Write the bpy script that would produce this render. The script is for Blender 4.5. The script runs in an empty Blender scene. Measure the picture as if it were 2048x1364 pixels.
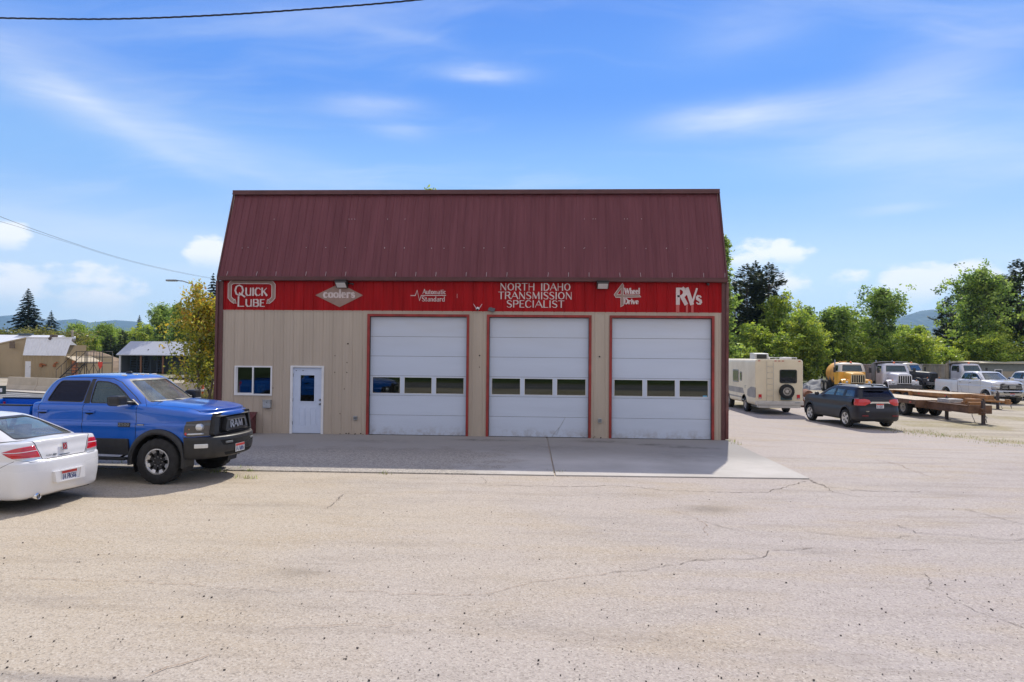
import bpy, bmesh, math, random
from math import sin, cos, pi, radians, sqrt, atan2, tan
from mathutils import Vector, Matrix
from mathutils.geometry import delaunay_2d_cdt, tessellate_polygon

# ------------------------------------------------------------------ camera
scene = bpy.context.scene
COL = scene.collection
FPX = 1365.0                      # focal length in pixels of the 2048 px wide photograph
CAM = Vector((10.0, -20.42, 2.45))
YAW, PITCH, ROLL = radians(-2.89), radians(1.24), radians(0.54)
c_f = Vector((sin(YAW)*cos(PITCH), cos(YAW)*cos(PITCH), sin(PITCH)))
_r = Vector((cos(YAW), -sin(YAW), 0)); _u = _r.cross(c_f)
c_r = _r*cos(ROLL) + _u*sin(ROLL); c_u = _u*cos(ROLL) - _r*sin(ROLL)
cd = bpy.data.cameras.new('camera'); co = bpy.data.objects.new('camera', cd); COL.objects.link(co)
cd.sensor_width = 36.0; cd.lens = 36.0*FPX/2048.0; cd.clip_start = 0.1; cd.clip_end = 30000
co.matrix_world = Matrix(((c_r.x, c_u.x, -c_f.x, CAM.x), (c_r.y, c_u.y, -c_f.y, CAM.y), (c_r.z, c_u.z, -c_f.z, CAM.z), (0, 0, 0, 1)))
scene.camera = co

# ------------------------------------------------------------------ sky, sun, exposure
SUN_EL, SUN_AZ = radians(47.3), radians(15.0)
SKY_STRENGTH, SUN_STRENGTH, EXPOSURE, HAZE = 0.13, 3.5, 0.42, 0.00012
REAR_FILL = (5.4, 5.1, 5.3)
scene.view_settings.view_transform = 'Standard'; scene.view_settings.look = 'None'
scene.view_settings.exposure = EXPOSURE; scene.view_settings.gamma = 1.0
world = bpy.data.worlds.new('World'); scene.world = world; world.use_nodes = True

def N(nt, typ, inp=None, **kw):
    n = nt.nodes.new(typ)
    for k, v in kw.items(): setattr(n, k, v)
    for k, v in (inp or {}).items():
        s = n.inputs[k]
        if isinstance(v, bpy.types.NodeSocket): nt.links.new(v, s)
        else: s.default_value = v
    return n
def MATH(nt, op, a, b=0.0, c=0.0, clamp=False):
    n = N(nt, 'ShaderNodeMath', {0: a, 1: b, 2: c}, operation=op); n.use_clamp = clamp
    return n.outputs[0]
def RANGE(nt, v, a, b, c=0.0, d=1.0, smooth=False):
    n = N(nt, 'ShaderNodeMapRange', {0: v, 1: a, 2: b, 3: c, 4: d}); n.clamp = True
    if smooth: n.interpolation_type = 'SMOOTHSTEP'
    return n.outputs[0]
def MIX(nt, fac, a, b, blend='MIX'):
    n = nt.nodes.new('ShaderNodeMix'); n.data_type = 'RGBA'; n.blend_type = blend
    for i, v in ((0, fac), (6, a), (7, b)):
        s = n.inputs[i]
        if isinstance(v, bpy.types.NodeSocket): nt.links.new(v, s)
        else: s.default_value = (v if not isinstance(v, tuple) or len(v) == 4 else (*v, 1))
    return n.outputs[2]
def NOISE(nt, vec, scale, detail=4, rough=.55, dist=0):
    n = N(nt, 'ShaderNodeTexNoise', {'Scale': scale, 'Detail': detail, 'Roughness': rough, 'Distortion': dist})
    if vec is not None: nt.links.new(vec, n.inputs['Vector'])
    return n.outputs[0]
def MAP(nt, vec, scale=(1, 1, 1), rot=(0, 0, 0), loc=(0, 0, 0)):
    return N(nt, 'ShaderNodeMapping', {'Vector': vec, 'Scale': scale, 'Rotation': rot, 'Location': loc}).outputs[0]

def az_el(px, py):
    d = c_f + c_r*((px-1024)/FPX) - c_u*((py-682)/FPX)
    return atan2(d.x, d.y), atan2(d.z, sqrt(d.x*d.x+d.y*d.y))

def make_world():
    nt = world.node_tree; nt.nodes.clear()
    sky = N(nt, 'ShaderNodeTexSky', sky_type='NISHITA', sun_disc=False, sun_elevation=SUN_EL, sun_rotation=SUN_AZ,
            altitude=650, air_density=1.0, dust_density=0.6, ozone_density=2.2)
    tc = N(nt, 'ShaderNodeTexCoord').outputs['Generated']
    sep = N(nt, 'ShaderNodeSeparateXYZ', {0: tc})
    X, Y, Z = sep.outputs
    az = MATH(nt, 'ARCTAN2', X, Y)
    hor = MATH(nt, 'SQRT', MATH(nt, 'ADD', MATH(nt, 'MULTIPLY', X, X), MATH(nt, 'MULTIPLY', Y, Y)))
    el = MATH(nt, 'ARCTAN2', Z, hor)
    ae = N(nt, 'ShaderNodeCombineXYZ', {0: az, 1: el, 2: 0.0}).outputs[0]
    # high cirrus: streaky noise on a flat layer far overhead, so it spreads with perspective like the real thing
    zc = MATH(nt, 'MAXIMUM', Z, 0.02)
    lay = N(nt, 'ShaderNodeCombineXYZ', {0: MATH(nt, 'DIVIDE', X, MATH(nt, 'ADD', zc, .12)), 1: MATH(nt, 'DIVIDE', Y, MATH(nt, 'ADD', zc, .12)), 2: 0.0}).outputs[0]
    warp = NOISE(nt, lay, 1.1, 3)
    lay2 = N(nt, 'ShaderNodeVectorMath', {0: lay, 1: N(nt, 'ShaderNodeCombineXYZ', {0: MATH(nt, 'MULTIPLY', warp, .9), 1: MATH(nt, 'MULTIPLY', warp, .5), 2: 0.0}).outputs[0]}, operation='ADD').outputs[0]
    c1 = NOISE(nt, MAP(nt, lay2, (.42, 1.5, 1), (0, 0, radians(22))), 1.5, 7, .58)
    c2 = NOISE(nt, MAP(nt, lay, (.35, .5, 1), (0, 0, radians(-15)), (3.1, 1.2, 0)), 1.0, 3, .5)
    cir = MATH(nt, 'MULTIPLY', RANGE(nt, c1, .45, .82, 0, 1, True), RANGE(nt, c2, .38, .62, .12, 1, True))
    nf = NOISE(nt, MAP(nt, ae, (9, 34, 1)), 1.0, 6, .62)
    nfd = MATH(nt, 'SUBTRACT', nf, .5)
    nst = NOISE(nt, MAP(nt, ae, (3.2, 22, 1), (0, 0, .16)), 1.0, 8, .66, .35)
    cir = MATH(nt, 'MULTIPLY', cir, .85)
    # named wisps: (photo x, y, half length px, half height px, tilt deg, strength)
    wis = [(60, 175, 120, 26, -22, .55), (230, 238, 190, 22, -24, .75), (430, 305, 170, 24, -20, .5), (640, 350, 200, 30, -12, .35),
           (110, 110, 200, 45, -14, .35), (965, 145, 85, 15, -1, .8), (740, 210, 95, 17, 2, .65), (800, 262, 60, 14, 0, .45),
           (1450, 232, 130, 26, 2, .8), (1620, 222, 190, 26, 2, .45), (1880, 150, 130, 70, 10, .45), (1850, 285, 190, 40, -4, .5),
           (1960, 350, 200, 30, 4, .55), (1500, 70, 130, 40, 4, .3), (820, 75, 110, 12, -6, .25), (180, 455, 260, 22, -3, .5), (1790, 420, 60, 8, 0, .5), (1700, 330, 160, 22, 0, .3)]
    acc = cir
    for (px, py, hl, hh, tilt, st) in wis:
        a0, e0 = az_el(px, py)
        t = radians(tilt)
        dx = MATH(nt, 'SUBTRACT', az, a0); dy = MATH(nt, 'SUBTRACT', el, e0)
        dxr = MATH(nt, 'ADD', MATH(nt, 'MULTIPLY', dx, cos(t)), MATH(nt, 'MULTIPLY', dy, sin(t)))
        dyr = MATH(nt, 'SUBTRACT', MATH(nt, 'MULTIPLY', dy, cos(t)), MATH(nt, 'MULTIPLY', dx, sin(t)))
        q = MATH(nt, 'ADD', MATH(nt, 'POWER', MATH(nt, 'DIVIDE', MATH(nt, 'ABSOLUTE', dxr), hl/FPX), 2.0), MATH(nt, 'POWER', MATH(nt, 'DIVIDE', MATH(nt, 'ABSOLUTE', MATH(nt, 'ADD', dyr, MATH(nt, 'MULTIPLY', nfd, .02))), hh/FPX), 2.0))
        g = MATH(nt, 'MULTIPLY', MATH(nt, 'EXPONENT', MATH(nt, 'MULTIPLY', q, -1.0)), st)
        g = MATH(nt, 'MULTIPLY', g, RANGE(nt, nst, .28, .70, .35, 1.2))
        acc = MATH(nt, 'ADD', acc, g)
    cirrus = MATH(nt, 'MULTIPLY', acc, RANGE(nt, el, .02, .12, .25, .58), clamp=True)
    # low cumulus near the horizon, flat bottoms and billowed tops
    cum = None
    n3 = NOISE(nt, MAP(nt, ae, (11, 20, 1)), 1.6, 7, .55)
    n3d = MATH(nt, 'SUBTRACT', n3, .5)
    for (px, py, hl, hh) in [(20, 475, 34, 22), (50, 570, 80, 36), (190, 585, 85, 34), (268, 582, 32, 14), (435, 508, 55, 26), (1500, 512, 60, 24), (1575, 508, 52, 20), (1700, 556, 55, 14),
                             (1820, 575, 90, 32), (1910, 560, 75, 26), (1560, 565, 60, 28), (2200, 560, 120, 40), (-200, 560, 150, 50)]:
        a0, e0 = az_el(px, py)
        dx = MATH(nt, 'DIVIDE', MATH(nt, 'SUBTRACT', az, a0), hl/FPX); dy = MATH(nt, 'DIVIDE', MATH(nt, 'SUBTRACT', el, e0), hh/FPX)
        dyn = MATH(nt, 'MULTIPLY', dy, MATH(nt, 'ADD', .75, MATH(nt, 'MULTIPLY', MATH(nt, 'SIGN', dy), -.0)))
        q = MATH(nt, 'ADD', MATH(nt, 'MULTIPLY', dx, dx), MATH(nt, 'MULTIPLY', dyn, dyn))
        v = MATH(nt, 'ADD', MATH(nt, 'SUBTRACT', 1.0, q), MATH(nt, 'MULTIPLY', n3d, 3.9))
        g = RANGE(nt, v, .02, .95, 0, 1, True)
        g = MATH(nt, 'MULTIPLY', g, RANGE(nt, dy, -1.3, .1, .15, 1, True))
        cum = g if cum is None else MATH(nt, 'MAXIMUM', cum, g)
    tint = MIX(nt, 1.0, sky.outputs[0], (0.42, 0.66, 1.0), 'MULTIPLY')
    ramp = N(nt, 'ShaderNodeValToRGB', {0: RANGE(nt, el, 0, .9)}); cr = ramp.color_ramp; cr.interpolation = 'EASE'
    stops = [(0.0, (6.4, 6.7, 6.8)), (.10, (4.6, 5.4, 6.1)), (.27, (1.8, 3.3, 5.7)), (.42, (.62, 1.85, 5.3)), (.60, (.35, 1.3, 4.7)), (1.0, (.3, 1.1, 3.9))]
    cr.elements[0].position = 0; cr.elements[1].position = 1
    for p_, _c in stops[1:-1]: cr.elements.new(p_)
    for e_, (p_, c_) in zip(cr.elements, stops): e_.color = (*[x/8 for x in c_], 1)
    rampc = MIX(nt, 1.0, ramp.outputs[0], (8.0, 8.0, 8.0), 'MULTIPLY')
    base = MIX(nt, .78, tint, rampc)
    # unseen bright overcast behind the camera and overhead, added to fill the shadows
    rear = MATH(nt, 'MAXIMUM', RANGE(nt, Y, .15, -.35, 0, 1, True), RANGE(nt, el, .75, 1.15, 0, .8, True))
    rc = MATH(nt, 'MULTIPLY', rear, RANGE(nt, NOISE(nt, tc, 2.2, 6, .6), .30, .60, .55, 1.0))
    base = MIX(nt, rc, base, REAR_FILL)
    c = MIX(nt, cirrus, base, (5.5, 5.8, 6.2))
    c = MIX(nt, MATH(nt, 'MULTIPLY', cum, .92), c, (6.7, 6.7, 6.75))
    bg = N(nt, 'ShaderNodeBackground', {'Color': c, 'Strength': SKY_STRENGTH})
    out = N(nt, 'ShaderNodeOutputWorld', {'Surface': bg.outputs[0]})
make_world()

sd = bpy.data.lights.new('sun', 'SUN'); so = bpy.data.objects.new('sun', sd); COL.objects.link(so)
sd.energy = SUN_STRENGTH; sd.angle = radians(0.53); sd.color = (1.0, 0.94, 0.835)
_to = Vector((sin(SUN_AZ)*cos(SUN_EL), cos(SUN_AZ)*cos(SUN_EL), sin(SUN_EL)))
so.rotation_euler = (-_to).to_track_quat('-Z', 'Y').to_euler(); so.location = _to*200

# ------------------------------------------------------------------ real positions recovered from the photograph's geometry
def sstep(t): t = max(0, min(1, t)); return t*t*(3-2*t)
def gz(x, y):                     # the yard falls away a little to the right and behind
    z = -0.36*sstep((x-15.6)/5.0)*sstep((y+3)/9.0)
    return z
def ray(px, py): return c_f + c_r*((px-1024)/FPX) - c_u*((py-682)/FPX)
def at(px, py, depth): return CAM + ray(px, py)*depth
def onY(px, py, Y):
    d = ray(px, py); return CAM + d*((Y-CAM.y)/d.y)
def gp(px, py):
    d = ray(px, py); z = 0.0
    for _ in range(12):
        p = CAM + d*((z-CAM.z)/d.z); z = gz(p.x, p.y)
    return Vector((p.x, p.y, z))
# ------------------------------------------------------------------ materials
MATS = {}
def mat(name, col, rough=.6, metal=0.0, var=0.0, vscale=3.0, bump=0.0, bscale=40.0, coat=0.0, spec=.5, col2=None, stretch=(1, 1, 1), dirt=None):
    if name in MATS: return MATS[name]
    m = bpy.data.materials.new(name); m.use_nodes = True; nt = m.node_tree
    b = nt.nodes['Principled BSDF']
    b.inputs['Base Color'].default_value = (*col, 1); b.inputs['Roughness'].default_value = rough; b.inputs['Metallic'].default_value = metal
    b.inputs['Coat Weight'].default_value = coat; b.inputs['Specular IOR Level'].default_value = spec
    tc = N(nt, 'ShaderNodeTexCoord').outputs['Object']
    if var or col2:
        c2 = col2 or tuple(max(0, c*(1-var)) for c in col)
        c1 = col if col2 else tuple(min(1, c*(1+var*.7)) for c in col)
        n = NOISE(nt, MAP(nt, tc, stretch), vscale, 6, .6)
        out = MIX(nt, RANGE(nt, n, .32, .68), c1, c2)
        if dirt:
            n2 = NOISE(nt, MAP(nt, tc, stretch, loc=(5, 3, 1)), vscale*.4, 8, .65)
            out = MIX(nt, RANGE(nt, n2, .5, .75, 0, dirt[1]), out, dirt[0])
        nt.links.new(out, b.inputs['Base Color'])
        nt.links.new(RANGE(nt, n, .3, .7, max(0, rough-.08), min(1, rough+.08)), b.inputs['Roughness'])
    if bump:
        n = NOISE(nt, tc, bscale, 5, .6)
        bp = N(nt, 'ShaderNodeBump', {'Height': n, 'Strength': bump, 'Distance': .02}).outputs[0]
        nt.links.new(bp, b.inputs['Normal'])
    MATS[name] = m; return m
def glass(name, tint=(.5, .6, .6), refl=1.0, rough=.02, col=(.9, .95, .95), dust=0.0):
    if name in MATS: return MATS[name]
    m = bpy.data.materials.new(name); m.use_nodes = True; nt = m.node_tree; nt.nodes.clear()
    fr = N(nt, 'ShaderNodeFresnel', {'IOR': 1.5}).outputs[0]
    f = MATH(nt, 'MULTIPLY', fr, refl, clamp=True)
    t = N(nt, 'ShaderNodeBsdfTransparent', {'Color': (*tint, 1)}).outputs[0]
    g = N(nt, 'ShaderNodeBsdfGlossy', {'Color': (*col, 1), 'Roughness': rough}).outputs[0]
    if dust:
        n = NOISE(nt, N(nt, 'ShaderNodeTexCoord').outputs['Object'], 3.5, 6, .65)
        df = N(nt, 'ShaderNodeBsdfDiffuse', {'Color': (.40, .42, .38, 1)}).outputs[0]
        t = N(nt, 'ShaderNodeMixShader', {0: RANGE(nt, n, .3, .7, dust*.5, dust*1.5), 1: t, 2: df}).outputs[0]
    x = N(nt, 'ShaderNodeMixShader', {0: f, 1: t, 2: g}).outputs[0]
    N(nt, 'ShaderNodeOutputMaterial', {0: x}); MATS[name] = m; return m
def paint(name, col, rough=.28, coat=.8, dust=.12, dustcol=(.42, .36, .29), metal=0.0):
    if name in MATS: return MATS[name]
    m = mat(name, col, rough, metal, coat=coat); nt = m.node_tree; b = nt.nodes['Principled BSDF']
    b.inputs['Coat Roughness'].default_value = .06
    tc = N(nt, 'ShaderNodeTexCoord').outputs['Object']
    geo = N(nt, 'ShaderNodeNewGeometry').outputs['Normal']
    up = N(nt, 'ShaderNodeSeparateXYZ', {0: geo}).outputs[2]
    hz = N(nt, 'ShaderNodeSeparateXYZ', {0: tc}).outputs[2]
    n = NOISE(nt, tc, 2.5, 7, .65)
    f1 = MATH(nt, 'MULTIPLY', RANGE(nt, up, .3, 1, .15, 1), RANGE(nt, n, .25, .75, .4, 1))   # dust settles on flat tops
    f2 = RANGE(nt, hz, .25, .75, 1.0, 0.0)                                            # road spray low on the sides
    f = MATH(nt, 'MULTIPLY', MATH(nt, 'MAXIMUM', f1, MATH(nt, 'MULTIPLY', f2, RANGE(nt, n, .3, .7, .4, 1))), dust, clamp=True)
    nt.links.new(MIX(nt, f, col, dustcol), b.inputs['Base Color'])
    nt.links.new(MATH(nt, 'ADD', MATH(nt, 'MULTIPLY', f, .5), rough, clamp=True), b.inputs['Roughness'])
    nt.links.new(MATH(nt, 'SUBTRACT', coat, f, clamp=True), b.inputs['Coat Weight'])
    return m

M_BLACK = mat('black_plastic', (.018, .018, .02), .45, var=.3, vscale=8)
M_RUBBER = mat('tyre_rubber', (.016, .016, .017), .8, var=.35, vscale=10, bump=.2)
M_DARK = mat('dark_void', (.006, .006, .007), .9)
M_CHROME = mat('chrome', (.75, .76, .78), .12, 1.0)
M_ALU = mat('brushed_aluminium', (.62, .62, .62), .35, .9, var=.15)
M_STEEL = mat('grey_steel', (.25, .26, .27), .45, .7, var=.25)
M_GALV = mat('galvanised', (.42, .44, .46), .45, .6, var=.2, vscale=12)
M_WHITEP = mat('white_trim_paint', (.72, .72, .74), .4, var=.08)
M_REDGLASS = mat('red_lens', (.55, .012, .02), .12, coat=1.0)
M_CLEARLENS = mat('clear_lens', (.62, .64, .66), .15, .4, coat=1.0)
M_AMBER = mat('amber_lens', (.75, .22, .03), .2, coat=1.0)
M_SEAT = mat('grey_upholstery', (.20, .20, .19), .85, var=.2, bump=.2)
M_SEATTAN = mat('pale_upholstery', (.42, .42, .38), .85, var=.2, bump=.2)
M_WINDARK = glass('tinted_glass', (.02, .02, .04), .9, col=(.55, .6, .95))
M_WINMID = glass('side_glass', (.24, .38, .46), 2.0, col=(.6, .85, 1.0), dust=.05)
M_WINCLR = glass('windscreen_glass', (.50, .56, .53), 1.6, dust=.30)
M_BUILDGLASS = glass('building_glass', (.14, .155, .16), 2.6, col=(.85, .9, .85))

# ------------------------------------------------------------------ objects
def setp(o, label=None, cat=None, group=None, kind=None):
    if label: o['label'] = label
    if cat: o['category'] = cat
    if group: o['group'] = group
    if kind: o['kind'] = kind
    return o
def thing(name, label, cat, loc=(0, 0, 0), rotz=0.0, group=None):
    o = bpy.data.objects.new(name, None); COL.objects.link(o)
    o.location = loc; o.rotation_euler = (0, 0, rotz); o.empty_display_size = .2
    return setp(o, label, cat, group)
def bm_obj(name, bm, mats, parent=None, smooth=False, angle=None):
    me = bpy.data.meshes.new(name)
    bm.normal_update()
    if angle is not None:
        for f in bm.faces: f.smooth = True
        for e in bm.edges:
            if len(e.link_faces) == 2 and e.calc_face_angle(0) > radians(angle): e.smooth = False
    elif smooth:
        for f in bm.faces: f.smooth = True
    bm.to_mesh(me); bm.free()
    for m in (mats if isinstance(mats, (list, tuple)) else [mats]): me.materials.append(m)
    o = bpy.data.objects.new(name, me); COL.objects.link(o)
    if parent: o.parent = parent
    return o
def copy_tree(o, parent=None):
    c = o.copy(); COL.objects.link(c)
    if parent: c.parent = parent
    for ch in o.children: copy_tree(ch, c)
    return c

class MB:
    """collects simple shapes into one mesh"""
    def __init__(s): s.bm = bmesh.new(); s.mi = 0
    def face(s, pts, mi=None):
        vs = [s.bm.verts.new(p) for p in pts]
        try: f = s.bm.faces.new(vs); f.material_index = s.mi if mi is None else mi; return f
        except ValueError: return None
    def box(s, x0, x1, y0, y1, z0, z1, mi=None, M=None, bev=0.0):
        m = s.mi if mi is None else mi
        P = [Vector((x, y, z)) for z in (z0, z1) for y in (y0, y1) for x in (x0, x1)]
        if M: P = [M @ p for p in P]
        v = [s.bm.verts.new(p) for p in P]; fs = []
        for q in ((0, 2, 3, 1), (4, 5, 7, 6), (0, 1, 5, 4), (2, 6, 7, 3), (0, 4, 6, 2), (1, 3, 7, 5)):
            f = s.bm.faces.new([v[i] for i in q]); f.material_index = m; fs.append(f)
        if bev:
            es = list({e for f in fs for e in f.edges})
            r = bmesh.ops.bevel(s.bm, geom=es, offset=bev, segments=2, affect='EDGES', profile=.6)
            for f in r['faces']: f.material_index = m
        return s
    def cyl(s, a, b, r, r2=None, n=12, mi=None, caps=True):
        a, b = Vector(a), Vector(b); d = (b-a)
        if d.length < 1e-6: return s
        d.normalize(); t = Vector((0, 0, 1)) if abs(d.z) < .9 else Vector((1, 0, 0))
        u = d.cross(t).normalized(); w = d.cross(u); r2 = r if r2 is None else r2; m = s.mi if mi is None else mi
        A = [s.bm.verts.new(a+(u*cos(k*2*pi/n)+w*sin(k*2*pi/n))*r) for k in range(n)]
        B = [s.bm.verts.new(b+(u*cos(k*2*pi/n)+w*sin(k*2*pi/n))*r2) for k in range(n)]
        for k in range(n):
            f = s.bm.faces.new((A[k], B[k], B[(k+1) % n], A[(k+1) % n])); f.material_index = m; f.smooth = True
        if caps:
            f = s.bm.faces.new(A); f.material_index = m
            f = s.bm.faces.new(B[::-1]); f.material_index = m
        return s
    def tube(s, pts, r, n=8, mi=None, closed=False):
        pts = [Vector(p) for p in pts]; m = s.mi if mi is None else mi; rings = []
        L = len(pts)
        for i, p in enumerate(pts):
            if closed: d = pts[(i+1) % L]-pts[i-1]
            else: d = pts[min(i+1, L-1)]-pts[max(i-1, 0)]
            d.normalize(); t = Vector((0, 0, 1)) if abs(d.z) < .95 else Vector((1, 0, 0))
            u = d.cross(t).normalized(); w = d.cross(u)
            rr = r[i] if isinstance(r, (list, tuple)) else r
            rings.append([s.bm.verts.new(p+(u*cos(k*2*pi/n)+w*sin(k*2*pi/n))*rr) for k in range(n)])
        for i in range(L if closed else L-1):
            A, B = rings[i], rings[(i+1) % L]
            for k in range(n):
                f = s.bm.faces.new((A[k], B[k], B[(k+1) % n], A[(k+1) % n])); f.material_index = m; f.smooth = True
        if not closed:
            for R in (rings[0], rings[-1][::-1]):
                f = s.bm.faces.new(R); f.material_index = m
        return s
    def prism(s, poly, fn, d0, d1, mi=None, holes=None):
        """poly: 2D outline; fn(u, v, d) -> 3D; extruded between d0 and d1"""
        m = s.mi if mi is None else mi
        polys = [poly] + (holes or [])
        A = [[s.bm.verts.new(fn(u, v, d0)) for u, v in P] for P in polys]
        B = [[s.bm.verts.new(fn(u, v, d1)) for u, v in P] for P in polys]
        flatA = [v for P in A for v in P]; flatB = [v for P in B for v in P]
        tri = tessellate_polygon([[Vector((u, v, 0)) for u, v in P] for P in polys])
        for t in tri:
            for F in (flatA, flatB):
                try: f = s.bm.faces.new([F[i] for i in t]); f.material_index = m
                except ValueError: pass
        for PA, PB in zip(A, B):
            n = len(PA)
            for k in range(n):
                try: f = s.bm.faces.new((PA[k], PA[(k+1) % n], PB[(k+1) % n], PB[k])); f.material_index = m
                except ValueError: pass
        return s
    def lathe(s, prof, n=32, axis='y', cen=(0, 0, 0), mi=None, mis=None):
        """prof: (radius, offset along axis)"""
        c = Vector(cen); rings = []
        for r, h in prof:
            R = []
            for k in range(n):
                a = 2*pi*k/n
                p = Vector((r*cos(a), h, r*sin(a))) if axis == 'y' else (Vector((h, r*cos(a), r*sin(a))) if axis == 'x' else Vector((r*cos(a), r*sin(a), h)))
                R.append(s.bm.verts.new(c+p))
            rings.append(R)
        for i in range(len(rings)-1):
            for k in range(n):
                f = s.bm.faces.new((rings[i][k], rings[i+1][k], rings[i+1][(k+1) % n], rings[i][(k+1) % n]))
                f.material_index = (mis[i] if mis else (s.mi if mi is None else mi)); f.smooth = True
        return s
    def ball(s, c, r, n=10, sc=(1, 1, 1), mi=None):
        m = s.mi if mi is None else mi
        res = bmesh.ops.create_icosphere(s.bm, subdivisions=2, radius=r, matrix=Matrix.Translation(c) @ Matrix.Diagonal((*sc, 1)))
        for v in res['verts']:
            for f in v.link_faces: f.material_index = m; f.smooth = True
        return s
    def build(s, name, mats, parent=None, angle=None, recalc=True):
        bmesh.ops.remove_doubles(s.bm, verts=s.bm.verts, dist=1e-5) if False else None
        if recalc: bmesh.ops.recalc_face_normals(s.bm, faces=s.bm.faces)
        return bm_obj(name, s.bm, mats, parent, angle=angle)

# ------------------------------------------------------------------ smooth nets, cutting and draping (vehicle bodies)
def spline(P, per):
    P = [Vector(p) for p in P]; n = len(P)
    d = [max(1e-4, (P[i+1]-P[i]).length)**.5 for i in range(n-1)]
    T = []
    for i in range(n):
        if i == 0: T.append((P[1]-P[0])/d[0])
        elif i == n-1: T.append((P[-1]-P[-2])/d[-1])
        else:
            a, b = (P[i]-P[i-1])/d[i-1], (P[i+1]-P[i])/d[i]
            T.append((a*d[i]+b*d[i-1])/(d[i]+d[i-1]))
    out = []
    for i in range(n-1):
        m0, m1 = T[i]*d[i], T[i+1]*d[i]
        L = (P[i+1]-P[i]).length
        for m in (m0, m1):
            if m.length > 1.6*L and L > 0: m *= 1.6*L/m.length
        for k in range(per):
            t = k/per; t2, t3 = t*t, t*t*t
            out.append(P[i]*(2*t3-3*t2+1)+m0*(t3-2*t2+t)+P[i+1]*(-2*t3+3*t2)+m1*(t3-t2))
    out.append(P[-1]); return out
def net(rows, du=6, dv=6, mirror=True, mi=0):
    A = [spline(r, du) for r in rows]
    cols = [spline([A[i][k] for i in range(len(A))], dv) for k in range(len(A[0]))]
    bm = bmesh.new()
    for sgn in ((1, -1) if mirror else (1,)):
        V = [[bm.verts.new((p.x, p.y*sgn, p.z)) for p in c] for c in cols]
        for k in range(len(V)-1):
            for j in range(len(V[0])-1):
                q = (V[k][j], V[k][j+1], V[k+1][j+1], V[k+1][j])
                f = bm.faces.new(q if sgn > 0 else q[::-1]); f.material_index = mi
    bmesh.ops.remove_doubles(bm, verts=bm.verts, dist=2e-4)
    bmesh.ops.dissolve_degenerate(bm, edges=bm.edges, dist=1e-4)
    bmesh.ops.recalc_face_normals(bm, faces=bm.faces)
    return bm
def inpoly(p, poly):
    x, y = p; c = False; n = len(poly); j = n-1
    for i in range(n):
        xi, yi = poly[i]; xj, yj = poly[j]
        if (yi > y) != (yj > y) and x < (xj-xi)*(y-yi)/(yj-yi)+xi: c = not c
        j = i
    return c
AX = {'side': (0, 2, 1), 'front': (1, 2, 0), 'top': (0, 1, 2)}
def cutpoly(bm, poly, view, pred=None):
    """cuts the outline (seen along an axis) into the faces chosen by pred; returns the faces inside it"""
    i, j, k = AX[view]
    n = len(poly)
    x0, x1 = min(p[0] for p in poly), max(p[0] for p in poly); y0, y1 = min(p[1] for p in poly), max(p[1] for p in poly)
    def near(f, a, b, e=.003):
        xs = [v.co[i] for v in f.verts]; ys = [v.co[j] for v in f.verts]
        return max(xs) > a[0]-e and min(xs) < b[0]+e and max(ys) > a[1]-e and min(ys) < b[1]+e
    cand = [f for f in bm.faces if near(f, (x0, y0), (x1, y1)) and (pred is None or pred(f.calc_center_median()))]
    for q in range(n):
        a, b = poly[q], poly[(q+1) % n]
        if (a[0]-b[0])**2+(a[1]-b[1])**2 < 1e-9: continue
        lo, hi = (min(a[0], b[0]), min(a[1], b[1])), (max(a[0], b[0]), max(a[1], b[1]))
        fs = [f for f in bm.faces if near(f, lo, hi) and (pred is None or pred(f.calc_center_median()))]
        if not fs: continue
        co_, no = [0, 0, 0], [0, 0, 0]
        co_[i], co_[j] = a; no[i], no[j] = (b[1]-a[1]), -(b[0]-a[0])
        geom = list({v for f in fs for v in f.verts})+list({e for f in fs for e in f.edges})+fs
        bmesh.ops.bisect_plane(bm, geom=geom, dist=1e-5, plane_co=co_, plane_no=no)
    out = []
    for f in bm.faces:
        c = f.calc_center_median()
        if (pred is None or pred(c)) and x0-.001 <= c[i] <= x1+.001 and y0-.001 <= c[j] <= y1+.001 and inpoly((c[i], c[j]), poly): out.append(f)
    return out
def take(bm, faces, off=0.0, remove=True):
    """lifts faces out into a bmesh of their own, shifted along their normals"""
    nb = bmesh.new(); mp = {}
    bm.normal_update()
    for f in faces:
        vs = []
        for v in f.verts:
            if v not in mp: mp[v] = nb.verts.new(v.co+v.normal*off)
            vs.append(mp[v])
        try: g = nb.faces.new(vs); g.material_index = 0
        except ValueError: pass
    if remove and faces: bmesh.ops.delete(bm, geom=list(faces), context='FACES')
    return nb
def thicken(nb, t):
    """gives a lifted patch a rim of depth t going inwards"""
    nb.normal_update()
    be = [e for e in nb.edges if len(e.link_faces) == 1]
    inner = {}
    for e in be:
        for v in e.verts:
            if v not in inner: inner[v] = nb.verts.new(v.co-v.normal*t)
    for e in be:
        a, b = e.verts
        l = e.link_faces[0]
        try: nb.faces.new((b, a, inner[a], inner[b]))
        except ValueError: pass
    return nb
def rpoly(poly, r=.05, n=4):
    """rounds the corners of a 2D outline"""
    out = []; L = len(poly)
    for i in range(L):
        p0, p1, p2 = Vector(poly[i-1]), Vector(poly[i]), Vector(poly[(i+1) % L])
        a, b = (p0-p1), (p2-p1); rr = min(r, a.length*.45, b.length*.45)
        a = p1+a.normalized()*rr; b = p1+b.normalized()*rr
        for k in range(n+1):
            t = k/n; q = a*(1-t)**2+p1*2*t*(1-t)+b*t*t; out.append((q.x, q.y))
    return out
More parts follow.
